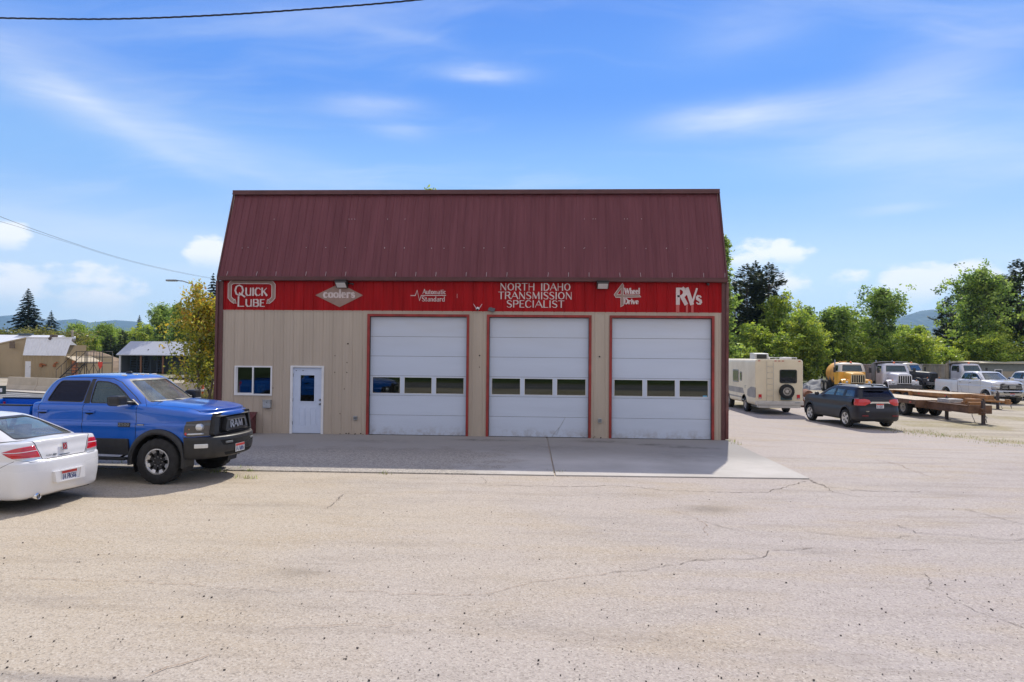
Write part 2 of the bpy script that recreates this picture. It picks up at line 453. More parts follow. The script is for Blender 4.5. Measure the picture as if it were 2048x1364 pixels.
def opoly(poly, d):
    """offsets an outline inwards by d"""
    L = len(poly); area = sum(poly[i-1][0]*poly[i][1]-poly[i][0]*poly[i-1][1] for i in range(L)); s = 1 if area > 0 else -1
    out = []
    for i in range(L):
        p0, p1, p2 = Vector(poly[i-1]), Vector(poly[i]), Vector(poly[(i+1) % L])
        a, b = (p1-p0), (p2-p1)
        if a.length < 1e-7 or b.length < 1e-7: out.append(tuple(p1)); continue
        a.normalize(); b.normalize(); na, nb_ = Vector((-a.y, a.x)), Vector((-b.y, b.x)); m = na+nb_
        if m.length < 1e-6: m = na.copy()
        m.normalize(); k = d/max(.4, m.dot(na)); q = p1+m*k*s; out.append((q.x, q.y))
    return out
def circ(cx, cy, r, n=24, a0=0, a1=360): return [(cx+r*cos(radians(a0+(a1-a0)*k/(n if a1-a0 >= 360 else n-1))), cy+r*sin(radians(a0+(a1-a0)*k/(n if a1-a0 >= 360 else n-1)))) for k in range(n)]

# ------------------------------------------------------------------ brush-lettered glyphs: strokes (x0,y0,x1,y1,weight) in a unit box
G = {
 'A': (.72, [(0, 0, .36, 1, 1), (.36, 1, .72, 0, 2), (.15, .36, .57, .36, 1)]),
 'B': (.6, [(.08, 0, .08, 1, 2), (.08, 1, .4, 1, 1), (.4, 1, .52, .88, 2), (.52, .88, .52, .64, 2), (.52, .64, .4, .53, 2), (.08, .53, .42, .53, 1), (.42, .53, .56, .4, 2), (.56, .4, .56, .14, 2), (.56, .14, .42, 0, 2), (.42, 0, .08, 0, 1)]),
 'C': (.62, [(.6, .8, .46, 1, 1), (.46, 1, .22, 1, 1), (.22, 1, .06, .75, 2), (.06, .75, .06, .25, 2), (.06, .25, .22, 0, 2), (.22, 0, .46, 0, 1), (.46, 0, .6, .2, 1)]),
 'D': (.66, [(.08, 0, .08, 1, 2), (.08, 1, .36, 1, 1), (.36, 1, .6, .75, 2), (.6, .75, .6, .25, 2), (.6, .25, .36, 0, 2), (.36, 0, .08, 0, 1)]),
 'E': (.5, [(.08, 0, .08, 1, 2), (.08, 1, .48, 1, 1), (.08, .52, .4, .52, 1), (.08, 0, .5, 0, 1)]),
 'F': (.48, [(.08, 0, .08, 1, 2), (.08, 1, .48, 1, 1), (.08, .52, .4, .52, 1)]),
 'G': (.66, [(.6, .8, .46, 1, 1), (.46, 1, .22, 1, 1), (.22, 1, .06, .75, 2), (.06, .75, .06, .25, 2), (.06, .25, .22, 0, 2), (.22, 0, .46, 0, 1), (.46, 0, .6, .2, 1), (.6, .2, .6, .45, 2), (.6, .45, .38, .45, 1)]),
 'H': (.68, [(.08, 0, .08, 1, 1), (.6, 0, .6, 1, 2), (.08, .52, .6, .52, 1)]),
 'I': (.2, [(.1, 0, .1, 1, 2)]),
 'K': (.62, [(.08, 0, .08, 1, 2), (.08, .4, .56, 1, 1), (.24, .58, .6, 0, 2)]),
 'L': (.5, [(.08, 0, .08, 1, 2), (.08, 0, .5, 0, 1)]),
 'M': (.84, [(.08, 0, .12, 1, 1), (.12, 1, .42, .1, 2), (.42, .1, .72, 1, 1), (.72, 1, .76, 0, 2)]),
 'N': (.7, [(.08, 0, .08, 1, 1), (.08, 1, .62, 0, 2), (.62, 0, .62, 1, 1)]),
 'O': (.72, [(.36, 1, .14, .86, 1.3), (.14, .86, .05, .5, 2), (.05, .5, .14, .14, 2), (.14, .14, .36, 0, 1.3), (.36, 0, .58, .14, 1.3), (.58, .14, .67, .5, 2), (.67, .5, .58, .86, 2), (.58, .86, .36, 1, 1.3)]),
 'P': (.56, [(.08, 0, .08, 1, 2), (.08, 1, .38, 1, 1), (.38, 1, .52, .86, 2), (.52, .86, .52, .62, 2), (.52, .62, .38, .48, 2), (.38, .48, .08, .48, 1)]),
 'Q': (.76, [(.36, 1, .14, .86, 1.5), (.14, .86, .05, .5, 2), (.05, .5, .14, .14, 2), (.14, .14, .36, 0, 1.5), (.36, 0, .58, .14, 1.5), (.58, .14, .67, .5, 2), (.67, .5, .58, .86, 2), (.58, .86, .36, 1, 1.5), (.38, .22, .82, -.14, 1.8)]),
 'R': (.62, [(.08, 0, .08, 1, 2), (.08, 1, .4, 1, 1), (.4, 1, .54, .88, 2), (.54, .88, .54, .64, 2), (.54, .64, .4, .5, 2), (.4, .5, .08, .5, 1), (.34, .5, .62, 0, 2)]),
 'S': (.54, [(.5, .84, .38, 1, 1), (.38, 1, .18, 1, 1), (.18, 1, .06, .84, 1.6), (.06, .84, .08, .66, 1.8), (.08, .66, .46, .38, 2.1), (.46, .38, .5, .2, 1.8), (.5, .2, .38, 0, 1.6), (.38, 0, .16, 0, 1), (.16, 0, .03, .16, 1)]),
 'T': (.6, [(.3, 0, .3, 1, 2), (0, 1, .6, 1, 1)]),
 'U': (.66, [(.08, 1, .08, .25, 2), (.08, .25, .22, 0, 2), (.22, 0, .44, 0, 1), (.44, 0, .58, .25, 1), (.58, 0, .58, 1, 1.6)]),
 'V': (.66, [(0, 1, .33, 0, 2), (.33, 0, .66, 1, 1)]),
 'W': (1.0, [(0, 1, .26, 0, 2), (.26, 0, .5, .9, 1), (.5, .9, .74, 0, 2), (.74, 0, 1, 1, 1)]),
 'a': (.5, [(.42, 0, .42, .6, 1.6), (.42, .6, .14, .6, 1), (.42, .0, .16, 0, 1), (.16, 0, .05, .17, 1.6), (.05, .17, .16, .34, 1.3), (.16, .34, .42, .36, 1)]),
 'c': (.46, [(.42, .5, .3, .62, 1), (.3, .62, .14, .58, 1.3), (.14, .58, .05, .3, 2), (.05, .3, .14, .04, 2), (.14, .04, .3, 0, 1.3), (.3, 0, .43, .1, 1)]),
 'd': (.52, [(.44, 0, .44, 1, 1.8), (.44, .6, .16, .6, 1), (.16, .6, .05, .3, 1.8), (.05, .3, .16, 0, 1.8), (.16, 0, .44, 0, 1)]),
 'e': (.48, [(.05, .33, .43, .33, 1), (.43, .33, .36, .6, 1.2), (.36, .6, .14, .6, 1.2), (.14, .6, .05, .3, 2), (.05, .3, .14, .02, 2), (.14, .02, .42, .04, 1)]),
 'h': (.5, [(.08, 0, .08, 1, 1.8), (.08, .55, .34, .6, 1), (.34, .6, .42, .45, 1.4), (.42, .45, .42, 0, 1.8)]),
 'i': (.16, [(.08, 0, .08, .6, 1.8), (.08, .78, .08, .9, 1.8)]),
 'l': (.18, [(.09, 0, .09, 1, 2)]),
 'm': (.76, [(.08, 0, .08, .62, 1.6), (.08, .55, .3, .6, 1), (.38, .0, .38, .55, 1.6), (.38, .55, .6, .6, 1), (.68, 0, .68, .55, 1.6)]),
 'n': (.5, [(.08, 0, .08, .62, 1.8), (.08, .55, .34, .6, 1), (.34, .6, .42, .45, 1.4), (.42, .45, .42, 0, 1.8)]),
 'o': (.5, [(.25, .62, .09, .54, 1.2), (.09, .54, .05, .3, 2), (.05, .3, .1, .07, 2), (.1, .07, .25, 0, 1.2), (.25, 0, .41, .07, 1.2), (.41, .07, .45, .3, 2), (.45, .3, .41, .54, 2), (.41, .54, .25, .62, 1.2)]),
 'r': (.38, [(.08, 0, .08, .62, 2), (.08, .48, .22, .6, 1), (.22, .6, .36, .58, 1.8)]),
 's': (.4, [(.36, .52, .26, .62, 1), (.26, .62, .08, .56, 1.4), (.08, .56, .1, .38, 1.8), (.1, .38, .34, .24, 2), (.34, .24, .34, .08, 1.8), (.34, .08, .2, 0, 1.4), (.2, 0, .03, .1, 1)]),
 't': (.36, [(.16, 0, .16, .85, 1.8), (0, .6, .34, .6, 1), (.16, 0, .34, .02, 1)]),
 'u': (.5, [(.08, .62, .08, .12, 1.8), (.08, .12, .2, 0, 1.4), (.2, 0, .42, .06, 1), (.42, 0, .42, .62, 1.8)]),
 'v': (.46, [(0, .62, .23, 0, 2), (.23, 0, .46, .62, 1)]),
 'w': (.7, [(0, .62, .18, 0, 2), (.18, 0, .35, .55, 1), (.35, .55, .52, 0, 2), (.52, 0, .7, .62, 1)]),
 '2': (.5, [(.05, .8, .2, 1, 1), (.2, 1, .4, .95, 1.5), (.4, .95, .44, .7, 2), (.44, .7, .05, 0, 1.5), (.05, 0, .48, 0, 1.2)]),
 '5': (.5, [(.44, 1, .1, 1, 1.2), (.1, 1, .08, .58, 1.4), (.08, .58, .34, .6, 1.2), (.34, .6, .46, .3, 2), (.46, .3, .3, 0, 1.5), (.3, 0, .05, .08, 1)]),
 '8': (.5, [(.25, 1, .08, .78, 1.5), (.08, .78, .42, .25, 1.5), (.42, .25, .25, 0, 1.5), (.25, 0, .08, .25, 1.5), (.08, .25, .42, .78, 1.5), (.42, .78, .25, 1, 1.5)]),
 '0': (.5, [(.25, 1, .06, .7, 1.6), (.06, .7, .06, .3, 2), (.06, .3, .25, 0, 1.6), (.25, 0, .44, .3, 1.6), (.44, .3, .44, .7, 2), (.44, .7, .25, 1, 1.6)]),
 '1': (.3, [(.16, 0, .16, 1, 2), (.16, 1, .02, .8, 1)]),
 '3': (.48, [(.05, 1, .42, 1, 1.2), (.42, 1, .22, .6, 1.2), (.22, .6, .43, .45, 1.6), (.43, .45, .42, .15, 1.8), (.42, .15, .25, 0, 1.5), (.25, 0, .04, .1, 1)]),
 '9': (.5, [(.44, .6, .25, .45, 1.4), (.25, .45, .07, .7, 1.6), (.07, .7, .25, 1, 1.6), (.25, 1, .44, .75, 1.6), (.44, .75, .4, .3, 1.8), (.4, .3, .15, 0, 1.5)]),
 '4': (.5, [(.36, 0, .36, 1, 2), (.36, 1, .03, .3, 1), (.03, .3, .5, .3, 1)]),
 '6': (.5, [(.38, 1, .1, .5, 1.6), (.1, .5, .08, .2, 2), (.08, .2, .26, 0, 1.5), (.26, 0, .44, .22, 1.8), (.44, .22, .26, .5, 1.5), (.26, .5, .1, .4, 1)]),
}
def textw(s, gap=.12): return sum(G[c][0] if c in G else .34 for c in s)+gap*(len(s)-1)
def letters(mb, s, x0, z0, w, h, fn, d=.002, thick=.05, serif=0.0, gap=.12, mi=0, smallcaps=None):
    """lays the word s into a box w x h at (x0, z0); fn(u, v, d) -> 3D"""
    adv = []; tot = 0
    for i, c in enumerate(s):
        k = 1.0 if smallcaps is None or i == 0 else smallcaps
        adv.append((tot, k)); tot += (G[c][0]*k if c in G else .34)+gap*k
    tot -= gap; sx = w/tot; kk = 0
    for i, c in enumerate(s):
        if c not in G: continue
        ox, k = adv[i]
        for (a, b, e, f, wt) in G[c][1]:
            p, q = Vector((x0+(ox+a*k)*sx, z0+b*k*h)), Vector((x0+(ox+e*k)*sx, z0+f*k*h))
            t = thick*h*wt*.5; dr = (q-p)
            if dr.length < 1e-6: continue
            dr.normalize(); nn = Vector((-dr.y, dr.x))*t; ex = dr*t*.55
            kk += 1; dd = d+.00035*(kk % 5)
            mb.face([fn(*(p-ex-nn), dd), fn(*(q+ex-nn), dd), fn(*(q+ex+nn), dd), fn(*(p-ex+nn), dd)], mi)
            if serif and abs(dr.x) < .3:
                for r_, ok in ((p, b < .05 or b > .95), (q, f < .05 or f > .95)):
                    if ok:
                        kk += 1; dd = d+.00035*(kk % 5); sw = serif*h; th = thick*h*.35
                        mb.face([fn(r_.x-sw, r_.y-th, dd), fn(r_.x+sw, r_.y-th, dd), fn(r_.x+sw, r_.y+th, dd), fn(r_.x-sw, r_.y+th, dd)], mi)
# ------------------------------------------------------------------ ground
def lin(a, b, n): return [a+(b-a)*k/n for k in range(n+1)]
GX = [-6200, -3000, -1500, -700, -350, -180, -100, -60]+lin(-40, 50, 90)+[60, 80, 120, 200, 350, 700, 1500, 3000, 6200]
GY = [-1400, -1200, -500, -200, -100, -60]+lin(-45, 45, 90)+[55, 75, 110, 180, 320, 700, 1500, 3000, 6200]
def bank(x, y): return 0.0
def sheet(name, xs, ys, off, m, poly=None, kind='structure', label=None):
    bm = bmesh.new(); V = [[bm.verts.new((x, y, gz(x, y)+off)) for x in xs] for y in ys]
    for j in range(len(ys)-1):
        for i in range(len(xs)-1): bm.faces.new((V[j][i], V[j][i+1], V[j+1][i+1], V[j+1][i]))
    if poly:
        ins = set(cutpoly(bm, poly, 'top'))
        bmesh.ops.delete(bm, geom=[f for f in bm.faces if f not in ins], context='FACES')
    o = bm_obj(name, bm, m); setp(o, label, None, None, kind); return o

def asphalt_mat():
    m = bpy.data.materials.new('weathered_chip_seal'); m.use_nodes = True; nt = m.node_tree; b = nt.nodes['Principled BSDF']
    tc = N(nt, 'ShaderNodeTexCoord').outputs['Object']
    sx = N(nt, 'ShaderNodeSeparateXYZ', {0: tc}).outputs
    big = NOISE(nt, tc, .16, 5, .55); mid = NOISE(nt, MAP(nt, tc, (.6, 1.6, 1), (0, 0, .25)), .75, 7, .62); fin = NOISE(nt, tc, 28, 4, .7); fin2 = NOISE(nt, tc, 60, 4, .75)
    warmx = RANGE(nt, MATH(nt, 'ADD', sx[0], MATH(nt, 'MULTIPLY', MATH(nt, 'SUBTRACT', big, .5), 16)), 4, 15, 1, 0, True)
    c = MIX(nt, warmx, (.395, .345, .325), (.455, .385, .295))
    c = MIX(nt, RANGE(nt, mid, .48, .72, 0, .6), c, (.40, .315, .205))            # sand and clay dragged about
    c = MIX(nt, RANGE(nt, NOISE(nt, MAP(nt, tc, (.5, 1.4, 1), (0, 0, -.2), (9, 4, 0)), .55, 6, .6), .52, .75, 0, .42), c, (.255, .225, .205))
    c = MIX(nt, RANGE(nt, big, .5, .75, 0, .3), c, (.50, .46, .40))
    v = N(nt, 'ShaderNodeTexVoronoi', {'Vector': tc, 'Scale': 58.0, 'Randomness': 1.0})
    pc = N(nt, 'ShaderNodeSeparateXYZ', {0: v.outputs['Color']}).outputs[0]
    c = MIX(nt, MATH(nt, 'MULTIPLY', RANGE(nt, MATH(nt, 'ABSOLUTE', MATH(nt, 'SUBTRACT', pc, .5)), .1, .5, 0, 1), .46), c, MIX(nt, pc, (.14, .12, .10), (.60, .55, .475)))
    c = MIX(nt, RANGE(nt, fin2, .54, .74, 0, .5), c, (.15, .125, .105))
    c = MIX(nt, MATH(nt, 'MULTIPLY', RANGE(nt, NOISE(nt, MAP(nt, tc, (.35, 2.6, 1), (0, 0, .12), (2, 5, 0)), .9, 8, .68), .52, .70, 0, .45), RANGE(nt, big, .35, .6, .3, 1)), c, (.22, .18, .145))      # dragged tyre grime
    c = MIX(nt, RANGE(nt, fin, .6, .8, 0, .4), c, (.56, .51, .44))
    v2 = N(nt, 'ShaderNodeTexVoronoi', {'Vector': tc, 'Scale': 9.0, 'Randomness': 1.0})
    v3 = N(nt, 'ShaderNodeTexVoronoi', {'Vector': MAP(nt, tc, loc=(3, 7, 0)), 'Scale': 22.0, 'Randomness': 1.0})
    patch = RANGE(nt, NOISE(nt, tc, .9, 4), .35, .55, 0.25, 1)
    r2 = N(nt, 'ShaderNodeSeparateXYZ', {0: v2.outputs['Color']}).outputs; r3 = N(nt, 'ShaderNodeSeparateXYZ', {0: v3.outputs['Color']}).outputs
    s2 = MATH(nt, 'MULTIPLY', MATH(nt, 'LESS_THAN', v2.outputs['Distance'], RANGE(nt, r2[0], 0, 1, .01, .062)), MATH(nt, 'GREATER_THAN', r2[1], .86))
    s3 = MATH(nt, 'MULTIPLY', MATH(nt, 'MULTIPLY', MATH(nt, 'LESS_THAN', v3.outputs['Distance'], RANGE(nt, r3[0], 0, 1, .03, .17)), MATH(nt, 'GREATER_THAN', r3[1], .70)), patch)
    st = MATH(nt, 'MAXIMUM', s2, s3)
    c = MIX(nt, MATH(nt, 'MULTIPLY', st, .85), c, (.045, .035, .03))
    for (x, y, rx, ry, k) in ((12.6, -9.2, .5, .28, .5), (13.4, -11.5, .22, .15, .5), (7.3, -12.8, .35, .2, .4), (5.5, -9.6, .6, .25, .35), (9.3, -15.2, .25, .12, .4), (17.5, -7.5, .7, .3, .35), (16.2, -12.4, .4, .2, .4), (3.0, -13.0, .5, .2, .3), (20.5, -4.5, .6, .3, .3), (11.2, -8.2, 1.1, .3, .25)):
        q = MATH(nt, 'ADD', MATH(nt, 'POWER', MATH(nt, 'DIVIDE', MATH(nt, 'ABSOLUTE', MATH(nt, 'SUBTRACT', sx[0], x)), rx), 2.0), MATH(nt, 'POWER', MATH(nt, 'DIVIDE', MATH(nt, 'ABSOLUTE', MATH(nt, 'SUBTRACT', sx[1], y)), ry), 2.0))
        c = MIX(nt, MATH(nt, 'MULTIPLY', MATH(nt, 'MULTIPLY', MATH(nt, 'EXPONENT', MATH(nt, 'MULTIPLY', q, -1.0)), RANGE(nt, mid, .35, .6)), k, clamp=True), c, (.12, .10, .085))       # old drips
    nt.links.new(c, b.inputs['Base Color']); b.inputs['Roughness'].default_value = .93; b.inputs['Specular IOR Level'].default_value = .25
    h = MATH(nt, 'ADD', MATH(nt, 'MULTIPLY', v.outputs['Distance'], .5), MATH(nt, 'MULTIPLY', fin, .5))
    nt.links.new(N(nt, 'ShaderNodeBump', {'Height': h, 'Strength': .45, 'Distance': .012}).outputs[0], b.inputs['Normal'])
    return m
def yard_mat():
    m = bpy.data.materials.new('gravel_yard'); m.use_nodes = True; nt = m.node_tree; b = nt.nodes['Principled BSDF']
    tc = N(nt, 'ShaderNodeTexCoord').outputs['Object']
    s = N(nt, 'ShaderNodeSeparateXYZ', {0: tc}).outputs
    a = NOISE(nt, MAP(nt, tc, (.5, 2.2, 1), (0, 0, -.5)), .5, 7, .6); f = NOISE(nt, tc, 9, 5, .7); g = NOISE(nt, tc, .25, 4)
    c = MIX(nt, RANGE(nt, a, .38, .62), (.36, .315, .25), (.46, .405, .32))
    c = MIX(nt, RANGE(nt, f, .45, .7, 0, .5), c, (.22, .19, .15))
    c = MIX(nt, MATH(nt, 'MULTIPLY', RANGE(nt, g, .5, .6), RANGE(nt, f, .35, .6, .2, .8)), c, (.26, .22, .10))
    far = RANGE(nt, s[1], 38, 60)                       # beyond the yards: rough grass
    c = MIX(nt, far, c, MIX(nt, RANGE(nt, a, .4, .6), (.07, .10, .025), (.13, .12, .05)))
    near = RANGE(nt, s[1], -30, -42)                     # verge across the road
    c = MIX(nt, near, c, MIX(nt, RANGE(nt, a, .4, .6), (.05, .08, .02), (.09, .10, .035)))
    nt.links.new(c, b.inputs['Base Color']); b.inputs['Roughness'].default_value = .95; b.inputs['Specular IOR Level'].default_value = .2
    nt.links.new(N(nt, 'ShaderNodeBump', {'Height': f, 'Strength': .6, 'Distance': .05}).outputs[0], b.inputs['Normal'])
    return m
sheet('ground', GX, GY, 0.0, yard_mat(), label='pale gravel and dirt ground with dry grass patches')
M_ASPHALT = asphalt_mat()
e1, e2, e3, e4, e5 = gp(1800, 862), gp(1900, 874), gp(2048, 890), gp(1690, 838), gp(1622, 812)
LOT = [(-10.5, -22), (40, -22), (40, -3), (27, -1.2), (e3.x, e3.y), (e2.x, e2.y), (e1.x, e1.y), (23.2, 7), (23.6, 12.5), (e5.x, e5.y), (22.0, 17.5), (17.5, 20), (15.3, 20), (15.3, -.2), (0, -.2), (-1, 3.5), (-6, 8.0), (-14, 6.0), (-13, -5)]
sheet('parking_lot', [x for x in GX if -41 < x < 51], [y for y in GY if -46 < y < 46], .006, M_ASPHALT, LOT, label='pale weathered chip seal parking lot with cracks and loose stones')

# roads: the one behind the barriers' pavement on the left, and the one the photographer stands beside
M_ROAD = mat('road_asphalt', (.14, .138, .14), .9, var=.25, vscale=1.2, bump=.3, bscale=60)
M_LINE = mat('road_line_paint', (.62, .61, .57), .7, var=.2, vscale=6)
def quad(name, pts, z, m, kind='structure', label=None):
    mb = MB(); mb.face([(p[0], p[1], (p[2] if len(p) > 2 else 0)+z) for p in pts]); o = mb.build(name, m)
    return setp(o, label, None, None, kind)
quad('road', [(-90, 3.5), (-14.2, 6.1), (-9.8, 13.2), (-23.5, 19.6), (-90, 47)], .004, M_ROAD, label='grey asphalt road with white lane lines left of the workshop')
mbl = MB()
for (a, b_) in (((0, 794.5), (62, 791)), ((0, 798.5), (60, 797)), ((20, 789), (66, 785.5))):
    P, Q = gp(*a), gp(*b_); d = (Q-P).normalized(); P = P-d*22; n = Vector((-d.y, d.x, 0))*.07
    mbl.face([P-n+Vector((0, 0, .009)), Q-n+Vector((0, 0, .009)), Q+n+Vector((0, 0, .009)), P+n+Vector((0, 0, .009))])
setp(mbl.build('road_markings', M_LINE), 'white painted lane lines on the grey road', None, None, 'structure')
quad('sidewalk', [(-90, 48), (-23.5, 19.6), (-9.8, 13.2), (-8.6, 14.6), (-22.8, 21.4), (-90, 51)], .05, mat('pavement_concrete', (.46, .42, .36), .9, var=.2, vscale=2), label='pale concrete pavement in front of the concrete barriers')
quad('highway', [(-120, -33), (120, -27), (120, -36), (-120, -42)], .004, M_ROAD, label='dark asphalt highway in front of the lot')
quad('highway_line', [(-120, -37.4), (120, -31.4), (120, -31.55), (-120, -37.55)], .010, M_LINE, label='white line along the highway')

# concrete apron in front of the doors
def apron_mat():
    m = bpy.data.materials.new('apron_concrete'); m.use_nodes = True; nt = m.node_tree; b = nt.nodes['Principled BSDF']
    tc = N(nt, 'ShaderNodeTexCoord').outputs['Object']; s = N(nt, 'ShaderNodeSeparateXYZ', {0: tc}).outputs
    a = NOISE(nt, tc, .8, 7, .6); f = NOISE(nt, tc, 30, 4, .7); w = NOISE(nt, tc, 1.4, 5)
    c = MIX(nt, RANGE(nt, a, .35, .65), (.40, .375, .345), (.49, .46, .43))
    c = MIX(nt, RANGE(nt, f, .5, .8, 0, .3), c, (.30, .27, .23))
    # broken gravelly surface on the left front part of the apron
    e = MATH(nt, 'ADD', s[0], MATH(nt, 'MULTIPLY', MATH(nt, 'SUBTRACT', w, .5), 5))
    e2_ = MATH(nt, 'ADD', s[1], MATH(nt, 'MULTIPLY', MATH(nt, 'SUBTRACT', w, .5), 3))
    g = MATH(nt, 'MULTIPLY', RANGE(nt, e, 8.2, 9.6, 1, 0), RANGE(nt, e2_, -3.2, -2.4, 1, 0))
    v = N(nt, 'ShaderNodeTexVoronoi', {'Vector': tc, 'Scale': 36.0}); pc = N(nt, 'ShaderNodeSeparateXYZ', {0: v.outputs['Color']}).outputs[0]
    gr = MIX(nt, pc, (.17, .155, .145), (.48, .43, .36)); c = MIX(nt, MATH(nt, 'MULTIPLY', g, .8), c, gr)
    c = MIX(nt, MATH(nt, 'MULTIPLY', RANGE(nt, s[1], -4.8, -2.6, 0, .62, True), RANGE(nt, a, .25, .6, .7, 1)), c, (.17, .16, .155))   # darker towards the doors, broken up by noise
    # oil and tyre stains
    for (x, y, rx, ry, k) in ((8.3, -.9, .9, .22, .5), (11.6, -.8, .7, .25, .45), (12.9, -1.3, .5, .2, .5), (13.6, -1.7, .5, .3, .5), (14.4, -1.9, .3, .15, .4), (10.2, -2.2, 1.6, .5, .2), (5.2, -1.5, 1.2, .4, .22), (13.4, -3.4, 1.3, .8, .14)):
        q = MATH(nt, 'ADD', MATH(nt, 'POWER', MATH(nt, 'DIVIDE', MATH(nt, 'ABSOLUTE', MATH(nt, 'SUBTRACT', s[0], x)), rx), 2.0), MATH(nt, 'POWER', MATH(nt, 'DIVIDE', MATH(nt, 'ABSOLUTE', MATH(nt, 'SUBTRACT', s[1], y)), ry), 2.0))
        k_ = MATH(nt, 'MULTIPLY', MATH(nt, 'MULTIPLY', MATH(nt, 'EXPONENT', MATH(nt, 'MULTIPLY', q, -1.0)), RANGE(nt, NOISE(nt, tc, 3, 5, .7), .35, .6)), k*1.6, clamp=True)
        c = MIX(nt, k_, c, (.07, .065, .06))
    nt.links.new(c, b.inputs['Base Color']); b.inputs['Roughness'].default_value = .85; b.inputs['Specular IOR Level'].default_value = .3
    nt.links.new(N(nt, 'ShaderNodeBump', {'Height': MATH(nt, 'ADD', MATH(nt, 'MULTIPLY', MATH(nt, 'MULTIPLY', v.outputs['Distance'], g), 2.0), f), 'Strength': .3, 'Distance': .01}).outputs[0], b.inputs['Normal'])
    return m
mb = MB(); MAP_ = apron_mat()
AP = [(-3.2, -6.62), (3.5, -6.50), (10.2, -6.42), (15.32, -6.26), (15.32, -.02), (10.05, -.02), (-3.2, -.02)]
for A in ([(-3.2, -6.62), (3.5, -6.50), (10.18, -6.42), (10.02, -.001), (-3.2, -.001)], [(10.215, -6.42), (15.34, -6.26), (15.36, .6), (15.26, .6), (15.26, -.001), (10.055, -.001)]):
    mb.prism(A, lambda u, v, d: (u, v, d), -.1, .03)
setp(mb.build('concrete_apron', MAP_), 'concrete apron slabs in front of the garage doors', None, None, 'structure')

# cracks in the paving, followed from the photograph onto the ground plane
random.seed(4)
M_CRACK = mat('crack_fill', (.15, .12, .10), .95); M_CRACK2 = mat('crack_sand', (.30, .20, .13), .95, var=.3, vscale=6)
CR = [([(955, 970), (1060, 972), (1130, 975), (1220, 972), (1330, 981), (1450, 985), (1530, 984), (1580, 975), (1605, 963)], 2.0, 0),
      ([(1616, 960), (1650, 976), (1680, 977), (1700, 982), (1790, 985), (1840, 984)], 2.0, 0), ([(1620, 962), (1660, 985), (1720, 996)], 1.4, 0), ([(1560, 986), (1640, 985), (1700, 990)], 1.2, 0),
      ([(1215, 1146), (1300, 1136), (1400, 1124), (1470, 1122), (1525, 1116), (1548, 1102), (1620, 1096)], 2.0, 0), ([(1408, 1042), (1470, 1062), (1480, 1064)], 1.3, 0), ([(1490, 1105), (1515, 1114)], 1.2, 0),
      ([(1610, 1063), (1780, 1080), (1800, 1073), (1850, 1073)], 1.6, 0), ([(1790, 1052), (1830, 1068), (1900, 1071), (1985, 1079), (2048, 1078)], 1.6, 0), ([(1770, 1102), (1875, 1105)], 1.3, 0),
      ([(1850, 1150), (1862, 1170), (1858, 1178), (1870, 1180)], 1.4, 0), ([(1895, 1194), (1950, 1218), (2048, 1264)], 1.5, 0), ([(1500, 925), (1560, 945), (1610, 960)], 1.6, 0),
      ([(690, 1186), (760, 1190), (860, 1195), (960, 1195), (1010, 1182), (1080, 1166), (1215, 1150)], 1.6, 1), ([(20, 1160), (100, 1161), (170, 1166), (250, 1161), (330, 1166), (415, 1173)], 1.4, 1),
      ([(430, 1175), (520, 1178), (600, 1182)], 1.2, 1), ([(290, 1356), (340, 1342), (385, 1325), (420, 1315)], 2.0, 1), ([(570, 1262), (640, 1259), (720, 1257), (790, 1256)], 1.4, 1),
      ([(1135, 940), (1137, 955)], 1.3, 0), ([(963, 955), (965, 968)], 1.3, 0), ([(1750, 920), (1800, 930), (1860, 955), (1930, 962)], 1.2, 1), ([(672, 1003), (690, 990)], 1.3, 0), ([(655, 1018), (688, 992)], 1.2, 0),
      ([(1340, 1023), (1385, 1032), (1400, 1050), (1412, 1072)], 1.2, 1), ([(1930, 1020), (2048, 1050)], 1.3, 0), ([(2015, 1072), (2048, 1066)], 1.2, 0)]
for mi, nm, m_, lb in ((0, 'pavement_cracks', M_CRACK, 'thin dark cracks wandering across the parking lot'), (1, 'sandy_cracks', M_CRACK2, 'sand filled cracks in the parking lot')):
    mb = MB()
    for li, (pts, wpx, k) in enumerate(CR):
        if k != mi: continue
        W = [gp(*p) for p in pts]; path = []
        for a, b_ in zip(W[:-1], W[1:]):
            n_ = max(2, int((b_-a).length/.07))
            for q in range(n_): path.append(a.lerp(b_, q/n_))
        path.append(W[-1]); off = 0; P2 = []
        for i, p in enumerate(path):
            off = off*.86+random.uniform(-.022, .022)
            t = (path[min(i+1, len(path)-1)]-path[max(i-1, 0)]).normalized(); n_ = Vector((-t.y, t.x, 0)); P2.append((p+n_*off*1.6, n_))
        for i in range(len(P2)-1):
            (p, n1), (q, n2) = P2[i], P2[i+1]
            dep = (p-CAM).length; w = wpx*.42*dep/FPX*random.uniform(.35, 1.25)*(.45 if random.random() < .15 else 1); z = Vector((0, 0, .011+.001*(li % 9)))
            mb.face([p-n1*w+z, q-n2*w+z, q+n2*w+z, p+n1*w+z])
    setp(mb.build(nm, m_), lb, None, None, 'structure')

